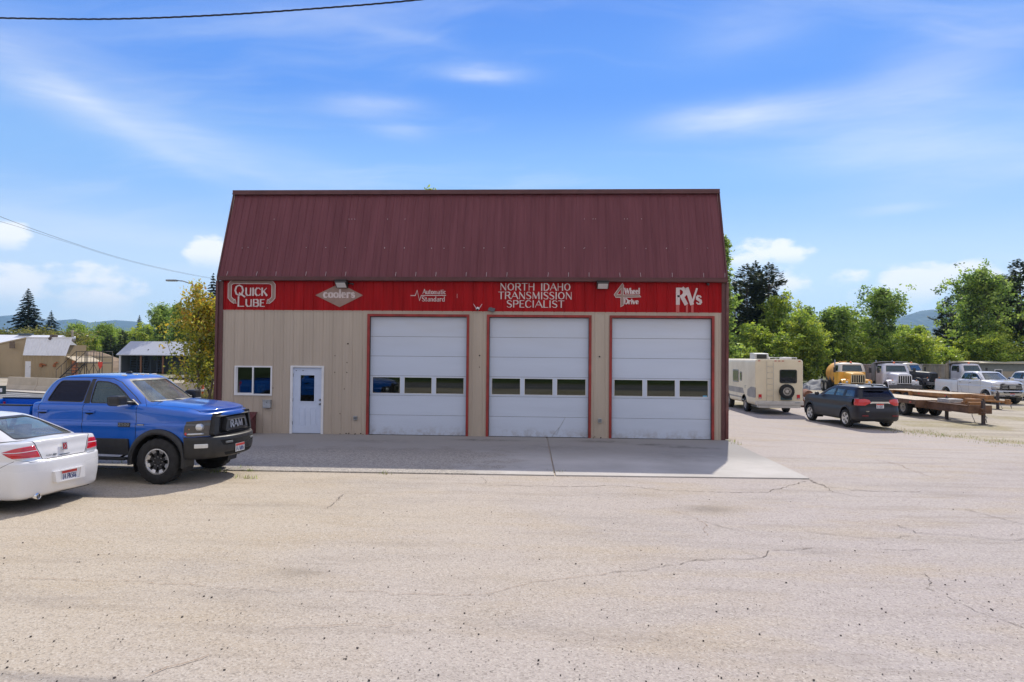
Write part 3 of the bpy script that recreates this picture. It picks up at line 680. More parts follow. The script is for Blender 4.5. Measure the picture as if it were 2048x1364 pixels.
# ------------------------------------------------------------------ distant hills, gravel heap
def ridge(name, pts, depth, thick, m, label):
    """pts: (photo x, photo y) of the skyline at a given distance; built as a real hill with a front and back slope"""
    bm = bmesh.new(); rows = []
    fl = Vector((c_f.x, c_f.y, 0)).normalized()
    pp = []
    for (a, b_) in zip(pts[:-1], pts[1:]):
        for k in range(8): t = k/8; pp.append((a[0]+(b_[0]-a[0])*t, a[1]+(b_[1]-a[1])*t))
    pp.append(pts[-1]); random.seed(len(pts)*7)
    for (px, py) in pp:
        top = at(px, py, depth); h = max(.1, top.z)
        col = []
        for s, k in ((-1, 0), (-.7, .25), (-.4, .6), (-.15, .92), (0, 1), (.2, .9), (.6, .5), (1, 0)):
            j = random.uniform(-.03, .03)*h if 0 < k < 1 else 0
            col.append(bm.verts.new((top.x+fl.x*s*thick, top.y+fl.y*s*thick, h*k+j-(.5 if k == 0 else 0))))
        rows.append(col)
    for i in range(len(rows)-1):
        for j in range(len(rows[0])-1): bm.faces.new((rows[i][j], rows[i+1][j], rows[i+1][j+1], rows[i][j+1]))
    bmesh.ops.recalc_face_normals(bm, faces=bm.faces)
    o = bm_obj(name, bm, m, smooth=True); return setp(o, label, None, None, 'structure')
M_HILL = mat('forested_hill', (.02, .05, .05), .95, var=.5, vscale=.01, stretch=(1, 1, 1))
ridge('hills', [(-500, 640), (-250, 625), (-60, 650), (0, 634), (25, 630), (60, 640), (110, 641), (150, 638), (180, 645), (230, 640), (270, 643), (330, 655), (420, 650), (520, 660)], 5200, 900, M_HILL, 'blue forested hills on the left skyline')
ridge('hill', [(1680, 680), (1760, 660), (1800, 640), (1815, 630), (1840, 622), (1865, 619), (1890, 628), (1930, 622), (2000, 640), (2100, 650), (2300, 680)], 4200, 900, M_HILL, 'blue forested hill behind the trees on the right')
def heap(name, ctr, rx, ry, h, m, label, seed, flat=.0, ang=0.0):
    random.seed(seed); bm = bmesh.new(); bmesh.ops.create_grid(bm, x_segments=44, y_segments=30, size=1)
    from mathutils import noise
    for v in bm.verts:
        r = sqrt(v.co.x**2+v.co.y**2*1.0); k = max(0, 1-r); k = min(k*1.25, 1)**.95
        n = noise.fractal(Vector((v.co.x*3+seed, v.co.y*3, seed)), 1, 2, 4)
        x, y = v.co.x*rx, v.co.y*ry
        v.co = Vector((ctr[0]+x*cos(ang)-y*sin(ang), ctr[1]+x*sin(ang)+y*cos(ang), ctr[2]-.05+h*k*(1+.12*n)+.06*n*h*(k > 0)))
    o = bm_obj(name, bm, m, smooth=True); return setp(o, label, 'heap')
# ------------------------------------------------------------------ the workshop
WX = 15.24
M_TAN = mat('tan_ribbed_steel', (.46, .385, .31), .5, var=.07, vscale=.8, stretch=(3, 1, .5), dirt=((.22, .17, .13), .2))
M_RED = mat('red_ribbed_steel', (.34, .006, .009), .5, spec=.14, var=.22, vscale=1.2, stretch=(4, 1, .5))
M_MAROON = mat('maroon_steel_roof', (.15, .045, .055), .62, spec=.3, var=.16, vscale=.9, stretch=(6, 1, .3))
M_TRIM = mat('maroon_trim', (.105, .035, .035), .5, var=.2)
M_FRAME = mat('red_door_frame', (.30, .028, .022), .55, var=.3, vscale=3, dirt=((.10, .03, .02), .5))
M_SIGN = mat('faded_white_lettering', (.62, .52, .50), .8, var=.12, vscale=5)
M_SIGNTAN = mat('faded_tan_lettering', (.30, .20, .165), .8, var=.12, vscale=5)
def door_mat():
    m = mat('garage_door_white', (.56, .62, .74), .45, var=.05, vscale=.7, stretch=(.4, 1, 3)); nt = m.node_tree; b = nt.nodes['Principled BSDF']
    old = b.inputs['Base Color'].links[0].from_socket
    tc = N(nt, 'ShaderNodeTexCoord').outputs['Object']; s = N(nt, 'ShaderNodeSeparateXYZ', {0: tc}).outputs
    n = NOISE(nt, MAP(nt, tc, (1, 1, 4)), .9, 6, .65); n2 = NOISE(nt, tc, 5, 6, .7)
    top = MATH(nt, 'MULTIPLY', RANGE(nt, s[2], 2.5, 3.6, 0, .55), RANGE(nt, n, .3, .7, .35, 1))       # weather staining from the head down
    bot = MATH(nt, 'MULTIPLY', RANGE(nt, s[2], .35, 0, 0, .8), RANGE(nt, n2, .45, .75, 0, 1))
    c = MIX(nt, top, old, (.52, .50, .47)); c = MIX(nt, bot, c, (.22, .16, .12))
    nt.links.new(c, b.inputs['Base Color']); return m
M_GDOOR = door_mat()
ws = thing('workshop', 'red and tan metal workshop with three white garage doors under a steep maroon roof', 'building', (0, 0, 0))

def ribs(pitch, w, h):
    """profile height of the ribbed sheet at x"""
    def f(x):
        t = (x % pitch); d = abs(t-pitch/2)
        return h*max(0, min(1, (w/2+.006-d)/.012))
    return f
def ribwall(x0, x1, z0, z1, openings, pitch=.305, y0=0.0, minor=True, h=.016):
    bm = bmesh.new(); xs = {x0, x1}
    k = math.floor(x0/pitch)-1
    while k*pitch < x1+pitch:
        c = k*pitch+pitch/2
        for dx, hh in ((-.019, 0), (-.010, h), (.010, h), (.019, 0)):
            xs.add(round(c+dx, 4))
        if minor:
            for off in (.10, .205):
                for dx in (-.010, -.004, .004, .010): xs.add(round(c+off+dx, 4))
        k += 1
    for o in openings: xs.add(o[0]); xs.add(o[1])
    xs = sorted(x for x in xs if x0 <= x <= x1)
    def H(x):
        t = (x % pitch)-pitch/2; v = 0
        a = abs(t); v = h if a < .0105 else (0 if a > .0185 else h*(.0185-a)/.008)
        if minor:
            for off in (.10, .205-pitch):
                a = abs(t-off); v = max(v, .005 if a < .0045 else (0 if a > .0095 else .005*(.0095-a)/.005))
        return v
    for a, b_ in zip(xs[:-1], xs[1:]):
        if b_-a < 1e-5: continue
        mid = (a+b_)/2; segs = [(z0, z1)]
        for (ox0, ox1, oz0, oz1) in openings:
            if ox0 <= mid <= ox1:
                ns = []
                for (s, e) in segs:
                    if oz0 > s: ns.append((s, min(e, oz0)))
                    if oz1 < e: ns.append((max(s, oz1), e))
                segs = [q for q in ns if q[1]-q[0] > 1e-4]
        ha, hb = H(a+1e-6), H(b_-1e-6)
        for (s, e) in segs:
            V = [bm.verts.new(p) for p in ((a, y0-ha, s), (b_, y0-hb, s), (b_, y0-hb, e), (a, y0-ha, e))]
            bm.faces.new(V)
    bmesh.ops.remove_doubles(bm, verts=bm.verts, dist=1e-5)
    return bm
GD = [(4.58, 7.68), (8.21, 11.34), (11.87, 14.95)]
OPEN = [(a, b_, -1, 3.68) for a, b_ in GD]+[(2.24, 3.27, -1, 2.09), (.50, 1.67, 1.17, 2.07)]
bm_obj('front_wall', ribwall(0.02, WX-.02, .02, 3.765, OPEN), M_TAN, ws)
bm_obj('red_fascia_band', ribwall(0.02, WX-.02, 3.765, 4.72, [], y0=-.006), M_RED, ws)
mb = MB(); mb.box(.03, WX-.03, -.018, -.004, 3.755, 3.775, 0)
mb.build('band_flashing', M_TAN, ws)
# side and rear walls, floor inside (dark, seen only through the door lights)
mb = MB()
mb.face([(0.02, 0, 0), (0.02, 14, 0), (0.02, 14, 4.75), (0.02, 0, 4.75)]); mb.face([(WX-.02, 0, 0), (WX-.02, 14, 0), (WX-.02, 14, 4.75), (WX-.02, 0, 4.75)])
for x in (0.02, WX-.02): mb.face([(x, 0, 4.75), (x, .8, 7.62), (x, 7, 8.7), (x, 13.2, 7.62), (x, 14, 4.75)])
mb.face([(0, 14, 0), (WX, 14, 0), (WX, 14, 4.75), (0, 14, 4.75)])
mb.build('side_walls', M_TAN, ws, recalc=False)
mb = MB(); mb.box(0.05, WX-.05, .3, 13.9, -.05, .035); mb.build('workshop_floor', mat('dark_floor', (.08, .08, .08), .8), ws)
mb = MB(); mb.face([(0.1, .06, 0), (WX-.1, .06, 0), (WX-.1, .06, 4.7), (0.1, .06, 4.7)]) if False else None
mb.face([(.05, 4.5, 0), (WX-.05, 4.5, 0), (WX-.05, 4.5, 4.7), (.05, 4.5, 4.7)]); mb.face([(.05, .05, 4.69), (WX-.05, .05, 4.69), (WX-.05, 4.5, 4.69), (.05, 4.5, 4.69)])
mb.build('inner_wall', mat('dark_interior', (.05, .045, .04), .9, var=.3), ws, recalc=False)

# roof: steep ribbed lower slope, shallow upper slopes, cap flashing
EY, EZ, TY, TZ = -.13, 4.775, .86, 7.575
sl = Vector((0, TY-EY, TZ-EZ)); SLn = Vector((0, -(TZ-EZ), TY-EY)).normalized()
XL, XR = -.025, WX+.04
bm = ribwall(XL, XR, 0, sl.length, [], pitch=.229, h=.013)
sn = sl.normalized()
for v in bm.verts: v.co = Vector((v.co.x, EY, EZ))+sn*v.co.z+SLn*(-v.co.y)
bmesh.ops.recalc_face_normals(bm, faces=bm.faces)
roof = bm_obj('roof', bm, M_MAROON, ws)
mb = MB()
for s_ in (1, -1):
    f = (lambda y: y) if s_ > 0 else (lambda y: 14-y)
    mb.face([(XL, f(TY), TZ), (XR, f(TY), TZ), (XR, 7, 8.85), (XL, 7, 8.85)])
mb.face([(XL, 14.13, EZ), (XR, 14.13, EZ), (XR, 13.2, TZ), (XL, 13.2, TZ)])
mb.build('upper_roof', M_MAROON, roof, recalc=False)
mb = MB()
mb.box(XL-.01, XR+.01, TY-.10, TY+.10, TZ-.03, TZ+.07)
mb.box(XL-.01, XR+.01, TY-.125, TY-.06, TZ-.07, TZ-.032)
mb.build('ridge_cap', M_TRIM, roof)
mb = MB()                                     # rake trims down both gable edges of the steep slope
for x in (XL-.02, XR-.02):
    P = [Vector((x, EY, EZ)), Vector((x, TY, TZ))]
    mb = MB()
    for w in (0, ):
        a, b_ = P; o_ = SLn*.035
        mb.face([a+o_, b_+o_, b_+o_+Vector((.04, 0, 0)), a+o_+Vector((.04, 0, 0))])
        mb.face([a+o_, b_+o_, b_-SLn*.1, a-SLn*.1]); mb.face([a+o_+Vector((.04, 0, 0)), b_+o_+Vector((.04, 0, 0)), b_-SLn*.1+Vector((.04, 0, 0)), a-SLn*.1+Vector((.04, 0, 0))])
    mb.build('rake_trim', M_TRIM, roof)
mb = MB()
mb.prism([(-.16, 4.68), (-.14, 4.665), (-.03, 4.665), (-.03, 4.80), (-.155, 4.79), (-.165, 4.74)], lambda u, v, d: (d, u, v), XL-.02, XR+.02)
mb.box(XL-.02, XR+.02, -.172, -.166, 4.765, 4.79)
mb.build('gutter', M_TRIM, ws)
# pale screws and snow-stop wires along the foot of the roof
random.seed(2)
x = .25; k = 0
while x < WX:
    p = Vector((x, EY, EZ))+SLn*.024
    a, b_ = p+sn*.03, p+sn*.17; tl = Vector((random.uniform(-.01, .02), 0, 0))
    if k % 4 != 3:
        mb = MB(); mb.cyl(a, b_+tl, .0055, n=5); mb.build('snow_stop_wire', mat('pale_screws', (.6, .55, .55), .5), roof)
    x += (.61, .61, .61, .305)[k % 4] if k % 7 else .92; k += 1
for i in range(60):
    p = Vector((random.uniform(.2, WX-.2), EY, EZ))+sn*(1.0 if i < 24 else random.choice((2.0, 2.9, .98)))+SLn*.022
    p.x = round(p.x/.61)*.61+.15 if i < 48 else p.x
    mb = MB(); mb.ball(p, .012, mi=0); mb.build('roof_screw', MATS['pale_screws'], roof)
# corner trims and downspouts
mb = MB(); mb.box(-.035, .10, -.03, .03, 0, 4.66); mb.build('corner_trim', M_TRIM, ws)
mb = MB(); mb.box(WX-.085, WX+.035, -.03, .05, 0, 4.66); mb.build('corner_trim', M_TRIM, ws)
mb = MB(); mb.box(WX+.036, WX+.115, -.075, .025, .06, 4.67, bev=.012)
for z in (.9, 2.6, 4.2): mb.box(WX+.03, WX+.12, -.08, .03, z, z+.03)
mb.build('downspout', mat('maroon_downspout', (.12, .035, .032), .5, var=.4, vscale=2, dirt=((.30, .26, .22), .5)), ws)
mb = MB(); mb.box(-.115, -.036, -.075, .0, .06, 4.67, bev=.012); mb.build('downspout', M_TRIM, ws)
def hole(p_, r_):
    h_ = MB(); h_.ball(p_, r_); h_.build('wall_hole', M_DARK, ws)
for i in range(14): hole((random.uniform(3.7, 4.5) if i < 9 else random.uniform(11.4, 11.8), -.012, random.uniform(.03, .07)), random.uniform(.012, .02))
for p in ((3.99, 2.77), (3.97, 1.9), (3.97, 2.2), (3.6, 2.4), (1.7, 1.4), (3.9, 1.4), (3.78, .65), (3.6, 1.9), (8.0, 2.45), (11.58, 2.45), (8.0, 2.1)): hole((p[0], -.016, p[1]), .022 if p[1] > 2.4 else .014)

# garage doors
LABG = ['left garage door with the blue pickup mirrored in its windows', 'middle garage door with a scuffed lower panel', 'right garage door with a blue sticker in its window']
for gi, (a, b_) in enumerate(GD):
    fr = MB()
    fr.box(a, a+.075, -.035, .12, 0, 3.68); fr.box(b_-.075, b_, -.035, .12, 0, 3.68); fr.box(a+.075, b_-.075, -.035, .12, 3.61, 3.68)
    fr.build('garage_door_frame', M_FRAME, ws)
    d = MB(); A, B = a+.085, b_-.085; Y0 = .085
    H_ = 3.6; sec = .6
    wx = [A+.02+(B-A-.04)*k/3 for k in range(4)]
    for s_ in range(6):
        z0, z1 = .035+s_*(H_-.035)/6, .035+(s_+1)*(H_-.035)/6-.009
        if s_ == 2:
            for k in range(4):
                c = wx[k]; w = .055 if 0 < k < 3 else .045
                d.box(max(A, c-w), min(B, c+w), Y0, Y0+.04, z0, z1)
            for (q0, q1) in zip(wx[:-1], wx[1:]):
                x0_, x1_ = max(A, q0-.0)+.055, min(B, q1)-.055
                if q0 == wx[0]: x0_ = max(A, q0-.045)+.09-.0
                x0_ = (q0+.055) if q0 != wx[0] else q0+.045; x1_ = (q1-.055) if q1 != wx[3] else q1-.045
                d.box(x0_, x1_, Y0, Y0+.04, z0, z0+.05); d.box(x0_, x1_, Y0, Y0+.04, z1-.03, z1)
        else:
            d.box(A, B, Y0, Y0+.04, z0, z1)
            for q in range(1, 6):                       # pressed ribs of each section
                zz = z0+(z1-z0)*q/6; d.box(A+.001, B-.001, Y0-.0025, Y0+.001, zz-.008, zz+.008)
    g = d.build('garage_door', M_GDOOR, ws); g['label'] = LABG[gi]
    z0, z1 = .035+2*(H_-.035)/6, .035+3*(H_-.035)/6-.009
    for (q0, q1) in zip(wx[:-1], wx[1:]):
        x0_ = (q0+.055) if q0 != wx[0] else q0+.045; x1_ = (q1-.055) if q1 != wx[3] else q1-.045
        m = MB(); m.box(x0_-.0, x1_+.0, Y0+.015, Y0+.021, z0+.05, z1-.03); m.build('window_pane', M_BUILDGLASS, g)
        m = MB(); t = .014; m.prism([(x0_, z0+.05), (x1_, z0+.05), (x1_, z1-.03), (x0_, z1-.03)], lambda u, v, dd: (u, dd, v), Y0-.008, Y0+.012, holes=[[(x0_+t, z0+.05+t), (x0_+t, z1-.03-t), (x1_-t, z1-.03-t), (x1_-t, z0+.05+t)]]); m.build('pane_bead', M_WHITEP, g)
    m = MB(); m.box(A, B, Y0-.01, Y0+.05, 0.008, .034); m.build('bottom_seal', M_BLACK, g)
    m = MB(); m.box(a+.0755, a+.0845, .02, .1, 0, 3.6); m.box(b_-.0845, b_-.0755, .02, .1, 0, 3.6); m.box(a+.08, b_-.08, .06, .1, 3.601, 3.609); m.build('weather_strip', M_BLACK, g)
    if gi == 1:
        m = MB(); m.tube([(10.19, Y0-.004, .04), (10.27, Y0-.004, .17), (10.42, Y0-.004, .33), (10.58, Y0-.004, .62)], .005, n=5); m.tube([(10.33, Y0-.004, .1), (10.40, Y0-.004, .3), (10.52, Y0-.004, .5)], .004, n=5); m.build('scratches', M_GALV, g)
    if gi == 2:
        m = MB(); m.box(B-.22, B-.10, Y0+.010, Y0+.0145, z0+.06, z0+.10); m.build('sticker', mat('blue_sticker', (.05, .35, .6), .5), g)

# white entry door
Dm = MB(); x0, x1 = 2.31, 3.195
Dm.box(2.24, 2.31, -.04, .1, 0.01, 2.09); Dm.box(3.20, 3.27, -.04, .1, 0.01, 2.09); Dm.box(2.31, 3.20, -.04, .1, 2.035, 2.09); Dm.build('door_frame', M_WHITEP, ws)
M_DOORW = mat('entry_door_white', (.56, .63, .78), .4, var=.05)
Dm = MB(); L = (2.50, 3.01, .97, 1.86)
Dm.prism([(x0, .05), (x1, .05), (x1, 2.03), (x0, 2.03)], lambda u, v, d: (u, d, v), .02, .06, holes=[[(L[0]+.04, L[2]+.04), (L[0]+.04, L[3]-.06), (L[1]-.04, L[3]-.06), (L[1]-.04, L[2]+.04)]])
Dm.prism([(L[0], L[2]), (L[1], L[2]), (L[1], L[3]), (L[0], L[3])], lambda u, v, d: (u, d, v), .008, .022, holes=[[(L[0]+.04, L[2]+.04), (L[0]+.04, L[3]-.06), (L[1]-.04, L[3]-.06), (L[1]-.04, L[2]+.04)]])
for q0, q1 in ((2.50, 2.715), (2.845, 3.06)):
    Dm.prism([(q0, .28), (q1, .28), (q1, .82), (q0, .82)], lambda u, v, d: (u, d, v), .012, .022, holes=[[(q0+.018, .298), (q0+.018, .802), (q1-.018, .802), (q1-.018, .298)]])
    Dm.box(q0+.045, q1-.045, .012, .022, .325, .775)
door = Dm.build('entry_door', M_DOORW, ws)
m = MB(); m.box(L[0]+.041, L[1]-.041, .03, .036, L[2]+.041, L[3]-.061); m.build('window_pane', M_BUILDGLASS, door)
m = MB()
for k in range(3): m.box(L[0]+.05, L[1]-.05, .04, .055, L[3]-.075-.012*k, L[3]-.069-.012*k)
m.build('blind', M_WHITEP, door)
for z in (1.06, .93):
    m = MB(); m.lathe([(0, -.035), (.022, -.032), (.03, -.018), (.022, -.006), (.03, 0.0), (.03, .019)], 16, 'y', (3.15, 0, z)); m.build('door_knob' if z < 1 else 'deadbolt', M_STEEL, door)
m = MB()
for z in (.3, 1.0, 1.75): m.cyl((2.313, .012, z), (2.313, .012, z+.1), .009, n=8)
m.build('hinge', M_STEEL, door)
m = MB(); m.box(2.31, 3.2, -.03, .09, .005, .048); m.build('threshold', M_STEEL, ws)
m = MB(); m.ball((2.40, .018, 1.94), .014); m.ball((2.61, .018, 1.94), .014); m.build('peephole_plugs', M_DARK, door)
# office window with two sashes
W0, W1, Z0, Z1 = .50, 1.67, 1.17, 2.07
m = MB(); xm = (W0+W1)/2-.01
m.prism([(W0, Z0), (W1, Z0), (W1, Z1), (W0, Z1)], lambda u, v, d: (u, d, v), -.035, .06, holes=[[(W0+.045, Z0+.05), (W0+.045, Z1-.045), (xm-.022, Z1-.045), (xm-.022, Z0+.05)], [(xm+.022, Z0+.05), (xm+.022, Z1-.045), (W1-.045, Z1-.045), (W1-.045, Z0+.05)]])
wf = m.build('window_frame', M_WHITEP, ws)
m = MB(); m.box(W0+.046, xm-.023, .02, .026, Z0+.051, Z1-.046); m.build('window_pane', glass('office_glass', (.42, .44, .46), 2.0), wf)
m = MB(); m.box(xm+.023, W1-.046, -.005, .001, Z0+.051, Z1-.046); m.build('window_pane', MATS['office_glass'], wf)
m = MB(); m.box(W0+.046, W0+.085, .0, .019, Z0+.052, Z1-.047); m.box(W0+.086, xm-.024, .005, .018, Z0+.052, Z0+.075); m.build('sash', M_WHITEP, wf)
# posters and a monitor behind the glass
pm = MB(); pm.box(xm+.10, xm+.36, .02, .03, Z0+.09, Z0+.34); pm.build('window_notice', mat('notice_blue', (.35, .75, .9), .6), ws)
pm = MB(); pm.box(xm+.14, xm+.32, .014, .019, Z0+.12, Z0+.30); pm.build('window_notice_print', mat('notice_print', (.8, .9, .6), .6, col2=(.3, .6, .4), vscale=20), ws)
pm = MB(); pm.box(W0+.14, W0+.40, .10, .14, Z0+.06, Z0+.26); pm.build('office_monitor', M_BLACK, ws)
pm = MB(); pm.box(W0+.05, W0+.48, .4, .8, Z0-.1, Z0+.40); pm.build('office_cabinet', mat('office_cabinet', (.25, .27, .3), .6), ws)

# painted lettering and emblems on the red band
YB = -.0245
fn = lambda u, v, d: (u, YB-d, v)
def sign(name, build, label, m_=(M_SIGN, M_SIGNTAN)):
    b = MB(); build(b); o = b.build(name, list(m_), ws, recalc=False); o['label'] = label
def band(b, pts, w, mi, d):
    P = [Vector(p) for p in pts]; n = len(P); Nn = []
    for i in range(n):
        a, c = P[max(i-1, 0)], P[min(i+1, n-1)]; t1 = (P[i]-a).normalized() if i else (c-P[i]).normalized(); t2 = (c-P[i]).normalized() if i < n-1 else t1
        m1 = Vector((-t1.y, t1.x))+Vector((-t2.y, t2.x)); m1.normalize(); k = 1/max(.5, m1.dot(Vector((-t1.y, t1.x)))); Nn.append(m1*k*w/2)
    for i in range(n-1):
        b.face([fn(*(P[i]-Nn[i]), d), fn(*(P[i+1]-Nn[i+1]), d), fn(*(P[i+1]+Nn[i+1]), d), fn(*(P[i]+Nn[i]), d)], mi)
def s_quick(b):
    R = [(.47, 4.01), (.36, 4.09), (.305, 4.16), (.305, 4.55), (.36, 4.61), (.43, 4.632), (1.54, 4.632), (1.62, 4.60), (1.668, 4.54), (1.668, 4.16), (1.61, 4.09), (1.50, 4.01)]
    band(b, R, .125, 0, .002); band(b, R, .088, 1, .003)
    for s_, x in ((1, .49), (-1, 1.485)):
        for g_, mi, d in ((.155, 0, .0042), (.115, 1, .0052)):
            c = Vector((x-s_*.03, 4.025)); u = Vector((s_*.62, -.55)).normalized(); n_ = Vector((-u.y, u.x))
            b.face([fn(*(c-n_*g_*.55-u*g_*.3), d), fn(*(c+u*g_*.55), d), fn(*(c+n_*g_*.55-u*g_*.3), d)], mi)
    letters(b, 'QUICK', .46, 4.22, 1.0, .31, fn, .006, .085, .05, .10, 0, .72)
    letters(b, 'LUBE', .55, 3.885, .84, .29, fn, .006, .085, .05, .10, 0, .72)
sign('painted_lettering', s_quick, 'two line lettering inside a bent double arrow')
def s_cool(b):
    b.face([fn(2.97, 4.235, .002), fn(3.72, 3.875, .002), fn(4.44, 4.24, .002), fn(3.72, 4.60, .002)], 1)
    letters(b, 'coolers', 3.22, 4.17, .96, .235, fn, .004, .13, 0, .09, 0)
sign('painted_lettering', s_cool, 'pale lettering on a brown diamond')
def s_auto(b):
    band(b, [(5.89, 4.24), (6.035, 4.24), (6.09, 4.40), (6.165, 4.09), (6.22, 4.245), (6.97, 4.247)], .022, 0, .002)
    letters(b, 'Automatic', 6.26, 4.29, .70, .14, fn, .004, .09, 0, .10, 0); letters(b, 'Standard', 6.24, 4.07, .69, .14, fn, .004, .09, 0, .10, 0)
    band(b, [(7.305, 4.17), (7.305, 4.30)], .008, 0, .002)
sign('painted_lettering', s_auto, 'small two line lettering with a pulse line')
def s_north(b):
    letters(b, 'NORTH', 8.60, 4.415, 1.03, .205, fn, .003, .085, .055, .12, 0); letters(b, 'IDAHO', 9.82, 4.415, .88, .205, fn, .003, .085, .055, .12, 0)
    letters(b, 'TRANSMISSION', 8.55, 4.155, 2.20, .205, fn, .003, .085, .055, .10, 0); letters(b, 'SPECIALIST', 8.80, 3.905, 1.72, .2, fn, .003, .085, .055, .10, 0)
sign('painted_lettering', s_north, 'three line lettering above the middle garage door')
def s_four(b):
    o1 = [(12.245, 4.65), (11.99, 4.30), (12.045, 4.205), (12.19, 4.205), (12.19, 3.925), (12.285, 3.98), (12.285, 4.205), (12.80, 4.225), (12.745, 4.30), (12.285, 4.30), (12.285, 4.575)]
    cen = opoly(o1, .014)
    b.prism(o1, fn, .002, .0021, 0) if False else None
    tri = tessellate_polygon([[Vector((u, v, 0)) for u, v in o1]])
    for t in tri: b.face([fn(*o1[i], .002) for i in t], 0)
    tri = tessellate_polygon([[Vector((u, v, 0)) for u, v in cen]])
    for t in tri: b.face([fn(*cen[i], .003) for i in t], 1)
    t_ = [(12.075, 4.30), (12.21, 4.30), (12.21, 4.50)]; b.face([fn(*p, .004) for p in t_], 0)
    t2_ = opoly(t_, .012); b.face([fn(*p, .005) for p in t2_], 2)
    letters(b, 'Wheel', 12.31, 4.33, .44, .16, fn, .004, .13, 0, .10, 0); letters(b, 'Drive', 12.30, 4.025, .42, .155, fn, .004, .13, 0, .10, 0)
sign('painted_lettering', s_four, 'small lettering with a large outlined figure four', (M_SIGN, M_SIGNTAN, M_RED))
def s_rv(b):
    letters(b, 'RV', 13.84, 4.035, .59, .45, fn, .003, .125, 0, .06, 0); letters(b, 'S', 14.42, 4.035, .14, .235, fn, .003, .17, 0, .06, 0)
    for x, w in ((13.87, .05), (14.14, .03), (14.30, .035)): b.face([fn(x-w, 3.78, .0015), fn(x+w, 3.78, .0015), fn(x+w, 4.02, .0015), fn(x-w, 4.02, .0015)], 2)
sign('painted_lettering', s_rv, 'large bold letters at the right end of the band', (M_SIGN, M_SIGNTAN, mat('run_paint', (.49, .10, .09), .7)))

# fittings on the wall
def flood(x, z, lab, arm=False):
    t = thing('flood_light', lab, 'wall light', (x, 0, z), 0, 'flood lights under the gutter')
    m = MB(); m.prism([(-.02, -.11), (-.02, .10), (-.26, .10), (-.30, .03), (-.10, -.12)], lambda u, v, d: (d, u, v), -.17, .17); m.build('housing', mat('bronze_housing', (.035, .03, .028), .5), t)
    m = MB(); m.face([(-.145, -.302, .018), (.145, -.302, .018), (.145, -.112, -.112), (-.145, -.112, -.112)]); o = m.build('lens', mat('frosted_lens', (.75, .75, .74), .3, coat=.6), t)
    m = MB(); m.box(-.18, .18, -.285, -.02, .102, .118); m.build('hood', mat('bronze_housing', (.035, .03, .028), .5), t)
    if arm:
        m = MB(); m.cyl((.17, -.06, .02), (.33, -.13, .0), .022); m.ball((.34, -.14, -.01), .035); m.build('photocell', M_BLACK, t)
flood(3.81, 4.575, 'wall flood light above the brown diamond emblem', True); flood(11.65, 4.575, 'wall flood light left of the large painted four')
t = thing('security_camera', 'white two-aerial security camera between the left and middle garage doors', 'camera', (7.94, -.02, 3.84))
m = MB(); m.cyl((0, 0, .03), (0, -.10, .03), .035); m.ball((0, -.12, .0), .058, sc=(1, 1, .8)); m.build('camera_body', M_WHITEP, t)
m = MB(); m.ball((0, -.155, -.02), .036); m.build('camera_dome', M_BLACK, t)
for s_ in (-1, 1): m = MB(); m.cyl((s_*.05, -.10, .02), (s_*.13, -.10, .15), .009, .006, n=8); m.build('aerial', M_WHITEP, t)
t = thing('solar_panel', 'small black solar panel tilted above the middle garage door', 'solar panel', (8.35, -.05, 3.83))
m = MB(); m.box(-.10, .10, -.006, .006, -.07, .07, M=Matrix.Rotation(radians(-35), 4, 'X') @ Matrix.Rotation(radians(18), 4, 'Y')); m.build('panel', mat('solar_cell', (.01, .012, .02), .2, coat=1), t)
m = MB(); m.cyl((0, .03, -.02), (0, 0, 0), .01); m.build('bracket', M_GALV, t)
m = MB(); m.box(14.70, 14.77, -.16, -.03, 4.58, 4.64, bev=.01); m.cyl((14.735, -.16, 4.6), (14.735, -.19, 4.59), .03); setp(m.build('security_camera', M_BLACK), 'small black camera under the gutter right of the large bold letters', 'camera')
t = thing('mailbox', 'grey metal mailbox on the tan wall under the office window', 'mailbox', (1.55, -.02, .93))
m = MB(); m.box(-.12, .12, -.10, -.001, -.13, .09, bev=.01); m.build('box', M_GALV, t)
m = MB(); m.box(-.13, .13, -.115, -.002, .092, .115, bev=.006); m.build('lid', M_GALV, t)
m = MB(); m.box(-.012, .012, -.112, -.101, .02, .06); m.build('latch', M_STEEL, t)
def outlet(x, z, lab):
    t = thing('outdoor_outlet', lab, 'electric outlet', (x, -.015, z), 0, 'outlet boxes low on the front wall')
    m = MB(); m.box(-.055, .055, -.05, 0, -.06, .06, bev=.008); m.build('outlet_box', M_GALV, t)
    m = MB(); m.box(-.045, .045, -.062, -.051, -.035, .045, bev=.004); m.build('cover', M_STEEL, t)
outlet(4.26, .53, 'small grey outlet box between the entry door and the left garage door'); outlet(11.60, .555, 'small grey outlet box between the middle and right garage doors')
t = thing('cellar_hatch', 'dark maroon sloping metal hatch box beside the blue pickup', 'hatch', (0, 0, 0))
m = MB(); m.prism([(-.04, .64), (-.62, .38), (-.62, .03), (-.04, .03)], lambda u, v, d: (d, u, v), .45, 1.2); m.build('hatch_box', mat('maroon_hatch', (.10, .022, .026), .5, var=.2), t)
m = MB(); m.prism([(-.03, .668), (-.66, .386), (-.66, .364), (-.03, .645)], lambda u, v, d: (d, u, v), .43, 1.235); m.build('lid', mat('maroon_hatch', (.10, .022, .026), .5), t)
m = MB(); m.box(1.43, 1.67, -.032, -.018, .02, .60)
setp(m.build('patch_panel', M_TAN), 'narrow tan sheet panel on the wall below the mailbox', 'wall panel')
